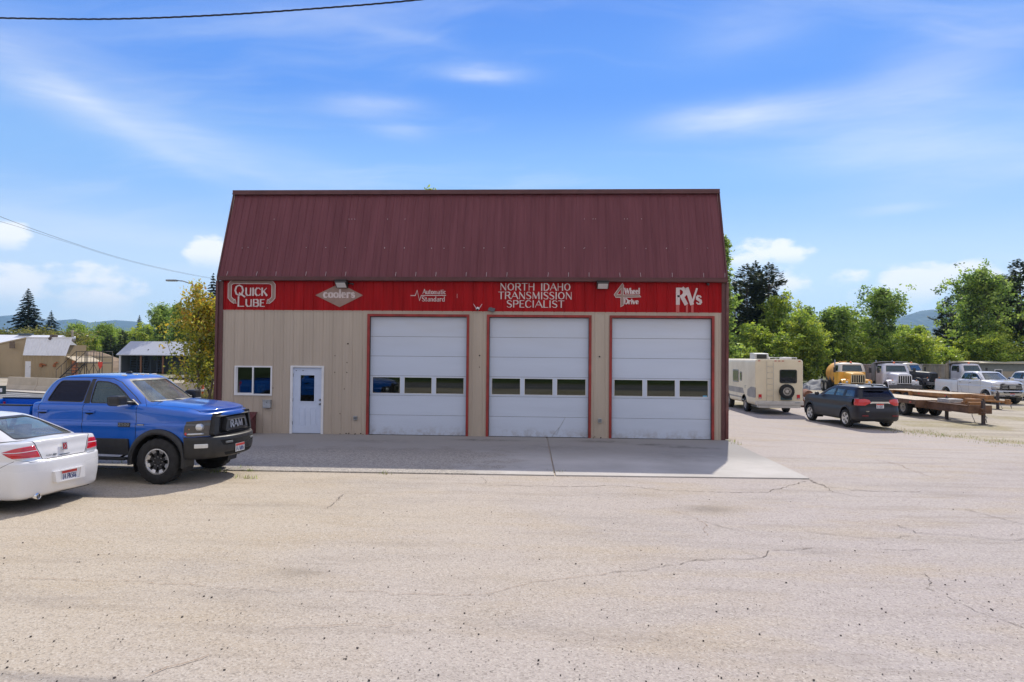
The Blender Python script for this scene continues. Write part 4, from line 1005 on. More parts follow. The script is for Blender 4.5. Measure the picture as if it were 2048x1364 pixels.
# ------------------------------------------------------------------ wheels
def wheel(parent, x, y, z, R, W, rimR, side, style='alloy', treads=48, tm=None):
    """side +1: outer face towards +y (local); returns the wheel, with its rim as a child"""
    m = MB(); s = side
    prof = [(rimR, -.5*W+.02), (rimR+.015, -.5*W), (R-.06, -.5*W), (R-.018, -.44*W), (R, -.38*W), (R, .38*W), (R-.018, .44*W), (R-.06, .5*W), (rimR+.05, .5*W+.004), (rimR+.012, .5*W), (rimR-.002, .5*W-.02), (rimR-.004, .5*W-.06), (rimR-.004, -.5*W+.02)]
    n = 60; rings = []
    for i, (r, h) in enumerate(prof):
        R_ = []
        for k in range(n):
            a = 2*pi*k/n; rr = r
            if i in (3, 6): rr += .010 if k % 3 else -.012
            if i in (4, 5): rr += 0 if k % 3 else -.010
            R_.append(m.bm.verts.new((rr*cos(a), h*s, rr*sin(a))))
        rings.append(R_)
    for i in range(len(rings)-1):
        for k in range(n):
            f = m.bm.faces.new((rings[i][k], rings[i+1][k], rings[i+1][(k+1) % n], rings[i][(k+1) % n])); f.smooth = i not in (2, 3, 4, 5)
    for k in range(n): 
        f = m.bm.faces.new((rings[-1][k], rings[0][k], rings[0][(k+1) % n], rings[-1][(k+1) % n]))
    w = m.build('wheel', tm or M_RUBBER, parent); w.location = (x, y, z)
    m = MB(); o = .5*W*s
    bar = lambda mi=0: m.lathe([(rimR-.005, -.4*W*s), (rimR-.03, -.3*W*s), (rimR-.03, .3*W*s), (rimR-.006, o-.02*s), (rimR+.004, o-.004*s), (rimR-.014, o-.004*s), (rimR-.03, o-.03*s)], 40, 'y', mi=mi)
    def disc(r0, r1, h0, h1, mi, n=40): m.lathe([(r0, h0), (r1, h1)], n, 'y', mi=mi)
    if style == 'offroad':       # dark eight-spoke wheel with bright machined rim tabs
        bar(0); disc(rimR-.03, 0.001, o-.13*s, o-.13*s, 1)
        m.lathe([(.001, o-.035*s), (.06, o-.035*s), (.072, o-.05*s), (.075, o-.1*s)], 24, 'y', mi=1)
        for k in range(8):
            a = 2*pi*(k+.5)/8; ca, sa = cos(a), sin(a)
            P = lambda r, t, h: (r*ca-t*sa, h, r*sa+t*ca)
            def quadbox(r0, r1, w0, w1, h0, h1, mi):
                A = [P(r0, -w0, h0), P(r1, -w1, h1), P(r1, w1, h1), P(r0, w0, h0)]; B = [(p[0], p[1]-.03*s, p[2]) for p in A]
                m.face(A, mi)
                for i in range(4): m.face([A[i], A[(i+1) % 4], B[(i+1) % 4], B[i]], mi)
            quadbox(.05, rimR-.07, .034, .030, o-.045*s, o-.03*s, 1)
            quadbox(rimR-.075, rimR-.012, .030, .052, o-.028*s, o-.008*s, 0)
            b = 2*pi*k/8; m.cyl((.085*cos(b), o-.12*s, .085*sin(b)), (.085*cos(b), o-.035*s, .085*sin(b)), .009, n=6, mi=0)
        mats = [M_ALU, M_BLACK]
    elif style == 'steel':       # plain disc wheel
        bar(0); m.lathe([(rimR-.03, o-.07*s), (rimR-.07, o-.05*s), (.10, o-.10*s), (.09, o-.03*s), (.05, o-.02*s), (.001, o-.02*s)], 28, 'y', mi=0)
        for k in range(6):
            b = 2*pi*k/6; m.cyl(((rimR-.085)*cos(b), o-.08*s, (rimR-.085)*sin(b)), ((rimR-.085)*cos(b), o-.056*s, (rimR-.085)*sin(b)), .028, n=8, mi=1)
        mats = [mat('rim_paint', (.45, .42, .38), .6, var=.3), M_DARK]
    else:                        # five/ten spoke alloy
        bar(0); disc(rimR-.03, .001, o-.09*s, o-.09*s, 1)
        m.lathe([(.001, o-.02*s), (.05, o-.022*s), (.06, o-.06*s)], 20, 'y', mi=0)
        K = 5
        for k in range(K):
            for t in (-.13, .13):
                a = 2*pi*k/K+t; ca, sa = cos(a), sin(a)
                A = [(r*ca-w*sa, h, r*sa+w*ca) for r, w, h in ((.04, -.022, o-.02*s), (rimR-.014, -.03, o-.015*s), (rimR-.014, .03, o-.015*s), (.04, .022, o-.02*s))]; B = [(p[0]*.97, p[1]-.03*s, p[2]*.97) for p in A]
                m.face(A, 0)
                for i in range(4): m.face([A[i], A[(i+1) % 4], B[(i+1) % 4], B[i]], 0)
        mats = [M_ALU, M_DARK]
    r = m.build('rim', mats, w, angle=35)
    return w
def plate(parent, M, txt='1A 2N586', name='license_plate'):
    """Idaho-style plate: red top, white ground, dark characters. M maps (u right, v up, d out)"""
    m = MB(); f = lambda u, v, d: M(u, v, d)
    m.prism([(-.155, -.078), (.155, -.078), (.155, .078), (-.155, .078)], f, -.004, .0, 0)
    m.face([f(-.150, .030, .0015), f(.150, .030, .0015), f(.150, .074, .0015), f(-.150, .074, .0015)], 1)
    letters(m, txt, -.135, -.062, .27, .08, f, .002, .09, 0, .12, 2)
    o = m.build(name, [mat('plate_white', (.72, .72, .72), .5), mat('plate_red', (.55, .05, .04), .5), mat('plate_ink', (.05, .07, .2), .5)], parent, recalc=False)
    return o
def arch_strip(parent, name, xc, zc, r0, r1, a0, a1, ysurf, out, m_, sgn, endz=None, n=26):
    """flare around a wheel opening; ysurf(x, z) is the body side, the strip stands proud by out"""
    b = MB(); rows = []
    for k in range(n):
        a = radians(a0+(a1-a0)*k/(n-1)); c, s = cos(a), sin(a)
        def pt(r, dy): x, z = xc+r*c, zc+r*s; return (x, sgn*(ysurf(x, z)+dy), z)
        rows.append([b.bm.verts.new(p) for p in (pt(r0-.02, -.12), pt(r0, out*.8), pt(r0+.02, out), pt((r0+r1)/2, out), pt(r1-.01, out*.55), pt(r1, -.01))])
    for i in range(n-1):
        for j in range(5): b.bm.faces.new((rows[i][j], rows[i][j+1], rows[i+1][j+1], rows[i+1][j]))
    b.bm.faces.new(rows[0]); b.bm.faces.new(rows[-1][::-1])
    return b.build(name, m_, parent, angle=40)
def well(parent, xc, zc, r, y0, y1, sgn, name='wheel_well'):
    b = MB(); n = 18; A = []
    for k in range(n): a = radians(-25+230*k/(n-1)); A.append((xc+r*cos(a), zc+r*sin(a)))
    for (p, q) in zip(A[:-1], A[1:]): b.face([(p[0], sgn*y0, p[1]), (q[0], sgn*y0, q[1]), (q[0], sgn*y1, q[1]), (p[0], sgn*y1, p[1])])
    b.face([(p[0], sgn*y0, p[1]) for p in A])
    return b.build(name, M_BLACK, parent)
def window_cut(bm, poly, view, pred, parent, gmat, name='window', rim=.018, inset=.010, rimmat=None, rr=.05):
    P = rpoly(poly, rr) if rr else poly
    outer = cutpoly(bm, P, view, pred)
    ob = take(bm, outer, 0.0)
    inner = cutpoly(ob, opoly(P, rim), view, None)
    gb = take(ob, inner, -inset)
    g = bm_obj(name, gb, gmat, parent, smooth=True)
    if len(ob.faces): thicken(ob, .012); bm_obj('window_seal', ob, rimmat or M_BLACK, g)
    else: ob.free()
    return g
def seam(bm, pts, view, pred, w=.008):
    """a dark panel gap following a polyline"""
    fs = []
    for a, b_ in zip(pts[:-1], pts[1:]):
        d = Vector(b_)-Vector(a); n_ = Vector((-d.y, d.x)).normalized()*w/2
        poly = [(a[0]-n_.x, a[1]-n_.y), (b_[0]-n_.x, b_[1]-n_.y), (b_[0]+n_.x, b_[1]+n_.y), (a[0]+n_.x, a[1]+n_.y)]
        for f in cutpoly(bm, poly, view, pred): f.material_index = 1
def seat(parent, x, y, z, m_, name='seat', hr=True):
    b = MB(); b.box(x-.25, x+.25, y-.24, y+.24, z-.08, z+.06, bev=.04)
    M = Matrix.Translation((x-.22, y, z+.05)) @ Matrix.Rotation(radians(-14), 4, 'Y')
    b.box(-.06, .06, -.23, .23, 0, .56, M=M, bev=.04)
    if hr: b.box(-.04, .04, -.13, .13, .60, .78, M=M, bev=.035)
    return b.build(name, m_, parent)
def steering(parent, x, y, z):
    b = MB(); Mx = Matrix.Translation((x, y, z)) @ Matrix.Rotation(radians(62), 4, 'Y')
    b.tube([Mx @ Vector((.18*cos(a), .18*sin(a), 0)) for a in [2*pi*k/24 for k in range(24)]], .014, closed=True)
    b.cyl(Mx @ Vector((0, 0, 0)), Mx @ Vector((0, 0, -.3)), .04); b.cyl(Mx @ Vector((-.0, -.17, 0)), Mx @ Vector((0, .17, 0)), .015)
    return b.build('steering_wheel', M_BLACK, parent)

# ------------------------------------------------------------------ pickup trucks
def pickup(name, label, loc, ang, P):
    t = thing(name, label, 'pickup truck', loc, ang, P.get('group'))
    BODY = P['paint']; lowm = P.get('low', BODY)
    wr = P.get('wheelR', .425); zc = wr+.005
    # ---- cab and bonnet shell; each row runs from the nose centre back to the cab's rear centre
    def plan(y, sc=1.0, xf=1.0):
        return y
    yk = [0, .40, .74, .90, .965, .985, .985, .985, .985, .985, .97, .55, 0]
    xk = [.99, .985, .955, .86, .62, .2, -.4, -1.1, -1.8, -2.45, -2.60, -2.62, -2.62]
    def row(zs, dy=0, dx=0, ys=None, xs=None): return [((xs or xk)[i]+(dx if i < 4 else 0), max(0, (ys or yk)[i]-(dy if i not in (0, 12) else 0)), zs[i] if isinstance(zs, list) else zs) for i in range(13)]
    zhood = [1.335, 1.335, 1.325, 1.335, 1.36, 1.40, 1.455, 1.47, 1.47, 1.47, 1.47, 1.47, 1.47]
    zsho = [1.275, 1.275, 1.27, 1.275, 1.30, 1.335, 1.385, 1.41, 1.41, 1.41, 1.41, 1.41, 1.41]
    rows = [row(.56, .03), row(.80, .016), row(.98, .0), row(1.085, -.016), row(1.125, .004), row(1.18, .006),
            row(zsho, .02), row([z-.02 for z in zhood], .055, -.03),
            row(zhood, .105, -.075),
            [(.93, 0, 1.365), (.925, .3, 1.365), (.905, .58, 1.36), (.82, .68, 1.375), (.62, .72, 1.405), (.2, .74, 1.445), (-.4, .78, 1.475), (-1.1, .78, 1.475), (-1.8, .78, 1.475), (-2.45, .78, 1.475), (-2.5, .7, 1.475), (-2.5, .4, 1.475), (-2.5, 0, 1.475)],
            [(.91, 0, 1.375), (.905, .2, 1.378), (.88, .40, 1.382), (.80, .47, 1.405), (.62, .49, 1.435), (.2, .5, 1.475), (-.3, .5, 1.51), (-1.1, .5, 1.48), (-1.8, .5, 1.48), (-2.4, .5, 1.48), (-2.45, .4, 1.48), (-2.45, .2, 1.48), (-2.45, 0, 1.48)],
            [(.905, 0, 1.37), (.90, 0, 1.372), (.88, 0, 1.378), (.80, 0, 1.395), (.62, 0, 1.425), (.2, 0, 1.47), (-.3, 0, 1.505), (-1.1, 0, 1.48), (-1.8, 0, 1.48), (-2.4, 0, 1.48), (-2.42, 0, 1.48), (-2.43, 0, 1.48), (-2.44, 0, 1.48)]]
    bm = net(rows, 7, 6)
    side = lambda c: abs(c.y) > .55
    # wheel opening
    arch = [(x, z) for x, z in circ(0, zc, .50, 26, -20, 200)]+[(-.5, .3), (.5, .3)]
    fs = cutpoly(bm, arch, 'side', lambda c: abs(c.y) > .5); bmesh.ops.delete(bm, geom=fs, context='FACES')
    # headlight wrapping round the corner
    hl = rpoly([(.50, .93), (.60, 1.165), (1.1, 1.19), (1.1, .885), (.62, .885)], .03)
    hbs = {sg: take(bm, cutpoly(bm, hl, 'side', lambda c, sg=sg: c.y*sg > .665 and c.z < 1.25), -.002) for sg in (1, -1)}
    # front face behind the grille, black
    fs = cutpoly(bm, [(-.665, .8), (-.665, 1.24), (.665, 1.24), (.665, .8)], 'front', lambda c: c.x > .8); nb = take(bm, fs, -.03)
    bm_obj('grille_backing', nb, M_DARK, t)
    # lower body side (dark cladding or body colour)
    # seams: doors, wing, bonnet
    for ln in ([(-.47, 1.45), (-.45, 1.2), (-.46, .95), (-.50, .56)], [(-1.55, 1.47), (-1.545, 1.1), (-1.54, .56)], [(-2.47, 1.47), (-2.45, 1.1), (-2.30, .90), (-2.22, .56)], [(-2.22, .60), (-.50, .60)]):
        seam(bm, ln, 'side', side, .010)
    seam(bm, [(-.35, .86), (.2, .80), (.62, .79), (.84, .76), (.905, .66)], 'top', lambda c: c.z > 1.3, .010); seam(bm, [(-.35, -.86), (.2, -.80), (.62, -.79), (.84, -.76), (.905, -.66)], 'top', lambda c: c.z > 1.3, .010)
    body = bm_obj('body', bm, [BODY, M_DARK], t, smooth=True)
    # headlight: lens, projector, light bar
    for sg in (1, -1):
        hb = hbs[sg]; sp = cutpoly(hb, [(.4, .80), (.4, .965), (1.2, .975), (1.2, .80)], 'side'); lb = take(hb, sp, .0)
        h = bm_obj('headlight', hb, P.get('lampmat', mat('smoked_lamp', (.045, .045, .05), .12, .2, coat=1)), t, smooth=True)
        bm_obj('light_bar', lb, mat('smoked_lamp_low', (.06, .06, .065), .15, .2, coat=1), h, smooth=True)
        b = MB(); b.lathe([(.001, .035), (.05, .027), (.066, .0), (.07, -.03)], 20, 'x', (.915, sg*.835, 1.06)); b.build('projector', M_CLEARLENS, h)
        b = MB(); b.tube([(.66, sg*.965, .935), (.74, sg*.955, .935), (.82, sg*.935, .935), (.88, sg*.90, .935), (.925, sg*.85, .935), (.95, sg*.80, .935)], .017, n=6); b.build('running_light', M_CLEARLENS, h)
        b = MB(); b.ball((.70, sg*.935, 1.05), .055, sc=(1.2, .5, 1)); b.build('indicator', M_AMBER, h)
        b = MB(); b.ball((.585, sg*.962, .94), .03, sc=(1.6, .4, 1)); b.build('side_marker', M_REDGLASS, h)
    # ---- greenhouse
    gr = [[(-.16, 0, 1.455), (-.19, .42, 1.455), (-.40, .80, 1.45), (-.62, .895, 1.45), (-1.1, .905, 1.45), (-1.6, .905, 1.45), (-2.1, .905, 1.45), (-2.45, .90, 1.45), (-2.585, .80, 1.45), (-2.60, .4, 1.45), (-2.60, 0, 1.45)],
          [(-.50, 0, 1.68), (-.52, .40, 1.68), (-.68, .755, 1.68), (-.84, .845, 1.68), (-1.2, .862, 1.69), (-1.6, .862, 1.69), (-2.05, .862, 1.69), (-2.36, .85, 1.69), (-2.48, .76, 1.69), (-2.50, .4, 1.69), (-2.50, 0, 1.69)],
          [(-.80, 0, 1.88), (-.815, .38, 1.88), (-.93, .69, 1.88), (-1.04, .775, 1.89), (-1.3, .80, 1.905), (-1.6, .80, 1.91), (-2.0, .80, 1.905), (-2.22, .785, 1.895), (-2.33, .70, 1.88), (-2.36, .36, 1.88), (-2.36, 0, 1.88)],
          [(-.91, 0, 1.955), (-.92, .36, 1.95), (-1.0, .62, 1.945), (-1.1, .715, 1.955), (-1.32, .745, 1.965), (-1.6, .75, 1.97), (-1.95, .745, 1.965), (-2.12, .725, 1.955), (-2.2, .64, 1.95), (-2.24, .34, 1.95), (-2.24, 0, 1.95)],
          [(-1.04, 0, 1.998), (-1.05, .32, 1.99), (-1.1, .52, 1.985), (-1.18, .60, 1.99), (-1.36, .63, 1.998), (-1.6, .64, 2.0), (-1.9, .63, 1.998), (-2.02, .60, 1.99), (-2.08, .54, 1.985), (-2.1, .3, 1.99), (-2.1, 0, 1.99)],
          [(-1.2, 0, 2.012), (-1.2, 0, 2.012), (-1.25, 0, 2.014), (-1.3, 0, 2.015), (-1.45, 0, 2.018), (-1.6, 0, 2.02), (-1.75, 0, 2.018), (-1.85, 0, 2.015), (-1.9, 0, 2.014), (-1.95, 0, 2.012), (-1.95, 0, 2.012)]]
    gm = net(gr, 7, 7)
    gs = lambda c: abs(c.y) > .66 and c.x > -2.5
    # black pillar between the doors first, as a wide patch
    win_r = [(-2.36, 1.495), (-2.20, 1.80), (-2.13, 1.895), (-1.50, 1.90), (-1.60, 1.485)]
    win_f = [(-1.46, 1.475), (-1.405, 1.90), (-1.15, 1.885), (-.98, 1.83), (-.80, 1.69), (-.60, 1.505), (-.55, 1.465)]
    for sg in (1, -1):
        pr = lambda c, sg=sg: c.y*sg > .68 and c.x > -2.52
        window_cut(gm, win_r, 'side', pr, t, P.get('rearglass', M_WINDARK), 'door_window', rr=.06)
        window_cut(gm, win_f, 'side', pr, t, M_WINMID, 'door_window', rr=.05)
    fs = cutpoly(gm, [(-1.595, 1.47), (-1.49, 1.93), (-1.41, 1.93), (-1.465, 1.47)], 'side', lambda c: abs(c.y) > .72 and -1.7 < c.x < -1.3)
    for f in fs: f.material_index = 1
    wsp = [(-.71, 1.495), (.71, 1.495), (.64, 1.70), (.565, 1.925), (-.565, 1.925), (-.64, 1.70)]
    window_cut(gm, wsp, 'front', lambda c: c.x > -1.02 and abs(c.y) < .84, t, M_WINCLR, 'windscreen', rim=.03, rr=.06)
    window_cut(gm, [(-.62, 1.52), (.62, 1.52), (.54, 1.88), (-.54, 1.88)], 'front', lambda c: c.x < -2.2 and abs(c.y) < .78, t, M_WINDARK, 'rear_window', rr=.05)
    seam(gm, [(-2.46, 1.50), (-2.30, 1.80), (-2.16, 1.945), (-1.52, 1.955), (-1.1, 1.94), (-.94, 1.87), (-.6, 1.60), (-.47, 1.475)], 'side', lambda c: abs(c.y) > .68 and -2.52 < c.x < -.45, .010)
    bm_obj('cab_roof', gm, [BODY, M_BLACK], t, smooth=True)
    # interior
    b = MB(); b.box(-2.5, -.2, -.8, .8, .9, 1.0); b.box(-.62, -.22, -.78, .78, 1.15, 1.46, bev=.05); b.build('dashboard', mat('dash_grey', (.09, .09, .095), .8), t)
    for y in (-.40, .40): seat(t, -1.15, y, 1.12, M_SEAT, 'front_seat')
    b = MB(); b.box(-2.35, -1.95, -.7, .7, 1.05, 1.18, bev=.04); b.box(-2.4, -2.25, -.7, .7, 1.15, 1.66, bev=.05); b.build('rear_seat', M_SEAT, t)
    steering(t, -.72, .40, 1.42)
    # ---- bed
    b = MB(); L0, L1 = -2.66, -4.98
    def bedside(sg):
        pr = [(.985, .60), (1.0, .9), (.995, 1.15), (.97, 1.34), (.955, 1.395), (.90, 1.405), (.87, 1.39), (.87, .8), (.93, .60)]
        xs = [L0, L0-.02, -3.2, -3.79, -4.4, -4.9, L1]
        V = [[b.bm.verts.new((x, sg*(y-(.012 if x in (L0, L1) else 0)), z)) for y, z in pr] for x in xs]
        for i in range(len(xs)-1):
            for j in range(len(pr)-1): b.bm.faces.new((V[i][j], V[i][j+1], V[i+1][j+1], V[i+1][j]))
        b.bm.faces.new(V[0]); b.bm.faces.new(V[-1])
    bedside(1); bedside(-1)
    b.box(L1-.02, L1+.06, -.93, .93, .62, 1.39, bev=.015); b.box(L0-.05, L0-.005, -.87, .87, .62, 1.36)
    b.box(L1, L0, -.88, .88, .80, .84)
    bmesh.ops.remove_doubles(b.bm, verts=b.bm.verts, dist=1e-4)
    bmesh.ops.recalc_face_normals(b.bm, faces=b.bm.faces)
    ar = circ(-3.79, zc, .50, 26, -20, 200)+[(-4.3, .3), (-3.3, .3)]
    fs = cutpoly(b.bm, ar, 'side', lambda c: abs(c.y) > .86 and c.z < 1.1); bmesh.ops.delete(b.bm, geom=fs, context='FACES')
    bed = b.build('bed', BODY, t, angle=35, recalc=False)
    for sg in (1, -1): b = MB(); b.box(L1, L0, sg*.965 if sg < 0 else .865, sg*.865 if sg < 0 else .965, 1.402, 1.425, bev=.008); b.build('bed_rail_cap', M_BLACK, bed)
    if P.get('cover', True):
        b = MB(); b.box(L1+.04, L0-.03, -.9, .9, 1.40, 1.428, bev=.01); b.build('bed_cover', mat('soft_cover', (.03, .03, .035), .75), t)
    for sg in (1, -1):
        b = MB(); b.box(L1-.025, L1+.08, sg*.90-.07, sg*.90+.075, .98, 1.33, bev=.015); b.build('tail_lamp', M_REDGLASS, t)
    # chassis and underside
    b = MB(); b.box(-4.9, .85, -.45, -.33, .46, .60); b.box(-4.9, .85, .33, .45, .46, .60); b.box(-2.6, -.6, -.85, .85, .52, .60); b.cyl((0, -.75, zc-.02), (0, .75, zc-.02), .06); b.cyl((-3.79, -.75, zc-.02), (-3.79, .75, zc-.02), .07); b.ball((-3.79, 0, zc), .18)
    b.box(.0, .7, -.4, .4, .42, .9); b.cyl((-2.2, .1, .5), (-3.6, .1, .45), .05)
    b.build('chassis', M_BLACK, t)
    ys = lambda x, z: .985
    for sg in (1, -1):
        for xc in (0, -3.79):
            well(t, xc, zc, .51, .62, .97, sg)
            arch_strip(t, 'fender_flare', xc, zc, .495, P.get('flareR', .60), -12 if xc == 0 else -5, 188, ys, P.get('flare', .055), lowm if P.get('flareblack', True) else BODY, sg)
            wheel(t, xc, sg*(.875), wr, wr, .285, P.get('rimR', .235), sg, P.get('wheel', 'offroad'))
    # cladding, steps, handles, mirrors
    for sg in (1, -1):
        if P.get('clad', True):
            b = MB(); b.prism(rpoly([(-.57, .53), (-.60, .83), (-2.60, .83), (-2.61, .56)], .02), lambda u, v, d: (u, sg*d, v), .95, 1.008); b.prism([(-3.19, .60), (-3.22, .83), (-2.66, .83), (-2.66, .60)], lambda u, v, d: (u, sg*d, v), .95, 1.008); b.build('rocker_cladding', lowm, t)
            b = MB(); b.box(-3.1, -.62, .93 if sg > 0 else -1.06, 1.06 if sg > 0 else -.93, .435, .485, bev=.015)
            for x in (-2.8, -1.8, -.8): b.cyl((x, sg*.7, .52), (x, sg*.95, .46), .02)
            b.build('running_board', M_BLACK, t)
        for x in (-1.40, -2.36):
            b = MB(); b.box(x-.11, x+.11, sg*1.0-.012, sg*1.0+.03, 1.30, 1.338, bev=.012); b.ball((x+.0, sg*.992, 1.305), .07, sc=(1.3, .18, .55), mi=1); b.build('door_handle', [P.get('handle', BODY), M_DARK], t)
        b = MB(); b.box(-.80, -.56, sg*1.19-.125, sg*1.19+.125, 1.455, 1.64, bev=.045)
        b.tube([(-.56, sg*.88, 1.49), (-.62, sg*1.0, 1.50), (-.66, sg*1.1, 1.51)], .035)
        b.face([(-.808, sg*1.19-.10, 1.48), (-.808, sg*1.19+.10, 1.48), (-.808, sg*1.19+.10, 1.615), (-.808, sg*1.19-.10, 1.615)], 1)
        b.box(-.60, -.553, sg*1.19-.11, sg*1.19+.11, 1.455, 1.475, 2)
        b.build('side_mirror', [P.get('mirror', M_BLACK), M_CHROME, M_CLEARLENS], t)
        b = MB(); b.prism([(-.47, 1.45), (-.62, 1.455), (-.60, 1.56)], lambda u, v, d: (u, sg*d, v), .86, .90); b.build('mirror_sail', M_BLACK, t)
    # front bumper
    bk = [0, .45, .80, .93, .985, .99]; bx = [1.14, 1.13, 1.04, .90, .66, .56]
    rr = lambda z, dx=0, dy=0: [(bx[i]+dx, max(0, bk[i]+(dy if i else 0)), z) for i in range(6)]
    nb = net([rr(.47, -.22, -.05), rr(.47, -.06, -.02), rr(.53, -.01, 0), rr(.64, .015, .012), rr(.78, .015, .02), rr(.855, 0, .015), rr(.875, -.04, -.0), rr(.875, -.2, -.06)], 7, 5)
    bl = cutpoly(nb, rpoly([(-.52, .565), (.52, .565), (.46, .50), (-.46, .50)], .02), 'front', lambda c: c.x > .8)
    for f in bl: f.material_index = 1
    bl = cutpoly(nb, rpoly([(-.62, .80), (.62, .80), (.55, .70), (-.55, .70)], .02), 'front', lambda c: c.x > .8)
    for f in bl: f.material_index = 1
    bp = bm_obj('front_bumper', nb, [P.get('bumper', M_BLACK), M_DARK], t, smooth=True)
    for sg in (1, -1):
        b = MB(); b.box(-.02, .02, -.10, .10, -.04, .04, bev=.012, M=Matrix.Translation((.985, sg*.885, .715)) @ Matrix.Rotation(sg*radians(52), 4, 'Z')); b.build('fog_lamp', M_CLEARLENS, bp)
        b = MB(); b.box(1.10, 1.165, sg*.42-.09, sg*.42+.09, .73, .77, bev=.01) ; b.build('tow_hook', M_STEEL, bp)
    plate(bp, lambda u, v, d: (1.165+d, -.10+u, .615+v), '1A N8051')
    b = MB(); b.box(-5.16, -5.0, -.95, .95, .55, .74, bev=.03); b.build('rear_bumper', P.get('bumper', M_BLACK), t)
    # grille
    gm_ = P.get('grillemat', M_BLACK)
    out = rpoly([(-.70, .885), (-.64, 1.30), (.64, 1.30), (.70, .885)], .05)
    b = MB()
    if P.get('style', 'badge') == 'badge':
        inn = rpoly([(-.585, .93), (-.53, 1.235), (.53, 1.235), (.585, .93)], .05)
        f3 = lambda u, v, d: (d-(v-1.1)*.10, u, v)
        b.prism(out, f3, .93, 1.045, holes=[inn])
        gobj = b.build('grille', gm_, t)
        b = MB(); o2 = rpoly([(-.42, .95), (-.33, 1.205), (.33, 1.205), (.42, .95)], .05); i2 = rpoly([(-.32, .99), (-.26, 1.15), (.26, 1.15), (.32, .99)], .04)
        b.prism(o2, f3, .97, 1.055, holes=[i2]); b.build('grille_inner_frame', mat('satin_black', (.035, .036, .04), .3, coat=.5), gobj)
        b = MB(); b.prism([(-.33, .985), (-.27, 1.155), (.27, 1.155), (.33, .985)], f3, .97, 1.0); b.build('badge_panel', M_BLACK, gobj)
        b = MB()
        for k in range(9): z = .945+.032*k; b.box(.965, .985, -.55+.008*k, .55-.008*k, z, z+.007)
        for k in range(-10, 11): b.box(.962, .982, k*.05-.003, k*.05+.003, .935, 1.23)
        b.build('mesh_insert', M_BLACK, gobj)
        b = MB(); letters(b, 'RAM', -.22, 1.01, .44, .125, lambda u, v, d: (1.006+d-(v-1.1)*.10, u, v), .004, .17, 0, .14); b.build('badge_letters', M_CHROME, gobj, recalc=False)
    else:
        f3 = lambda u, v, d: (d, u, v)
        b.prism(out, f3, .95, 1.03, holes=[rpoly([(-.63, .92), (-.58, 1.25), (.58, 1.25), (.63, .92)], .04)])
        gobj = b.build('grille', P.get('grillemat', M_BLACK), t)
        b = MB()
        for z in (.96, 1.06, 1.16): b.box(1.0, 1.05, -.60, .60, z, z+.045, bev=.012)
        b.box(1.0, 1.055, -.2, .2, .97, 1.19, bev=.02); b.build('grille_bar', P.get('barmat', M_CHROME), gobj)
    # cab marker lamps, aerial, wipers, badges
    if P.get('markers', True):
        for k, y in enumerate((-.46, -.17, 0, .17, .46)):
            b = MB(); b.ball((-1.06-.10*abs(y), y, 1.998-.02*abs(y)), .055, sc=(1.25, .75, .35)); b.build('roof_marker_lamp', mat('pale_marker', (.75, .68, .55), .25, coat=1), t)
        b = MB(); b.ball((-1.35, .03, 2.02), .05, sc=(1.5, .6, .9)); b.build('roof_aerial', M_BLACK, t)
    b = MB(); b.cyl((-.29, -.91, 1.36), (-.29, -.91, 1.40), .014); b.cyl((-.29, -.91, 1.40), (-.32, -.925, 1.62), .0035, n=6); b.build('aerial', M_BLACK, t)
    for y in (.22, -.42):
        b = MB(); b.tube([(-.15, y, 1.478), (-.24, y-.28, 1.515), (-.27, y-.40, 1.525)], .009, n=6); b.build('wiper', M_BLACK, t)
    if P.get('badges', True):
        for sg in (1, -1):
            b = MB(); b.box(-.80, -.56, sg*1.003-.006, sg*1.003+.006, 1.05, 1.13, 0)
            letters(b, '2500', -.79 if sg < 0 else -.57, 1.072, .22 if sg < 0 else -.22, .05, lambda u, v, d: (u, sg*(1.009+d), v), .002, .12, 0, .12, 1); b.build('side_badge', [M_BLACK, M_STEEL], t)
            b = MB(); b.box(-.42, -.28, sg*1.0-.006, sg*1.0+.006, 1.085, 1.108, 0); b.face([(-.41, sg*1.008, 1.092), (-.29, sg*1.008, 1.092), (-.29, sg*1.008, 1.101), (-.41, sg*1.008, 1.101)], 1); b.build('engine_badge', [M_BLACK, M_ALU], t)
    def bend(o):                       # the nose is strongly curved in plan
        for ch in o.children:
            if ch.data and ch.location.length < 1e-4:
                if len(ch.data.vertices) and max(v.co.x for v in ch.data.vertices) > .5:
                    flat = ch.name.startswith('badge')
                    for v in ch.data.vertices:
                        if flat: v.co.x -= .024; continue
                        k = max(0, min(1, (v.co.x-.48)/.4)); v.co.x -= (.21*v.co.y**2+.03)*k
            bend(ch)
    bend(t)
    return t
P_BLUE = dict(paint=paint('blue_paint', (.001, .095, .47), .28, .8, .04, (.22, .32, .45)), low=M_BLACK, rearglass=M_WINDARK, cover=False)
pickup('pickup_truck', 'bright blue crew cab pickup with black grille parked in front of the office window', (2.90, -7.10, .006), radians(-4), P_BLUE)

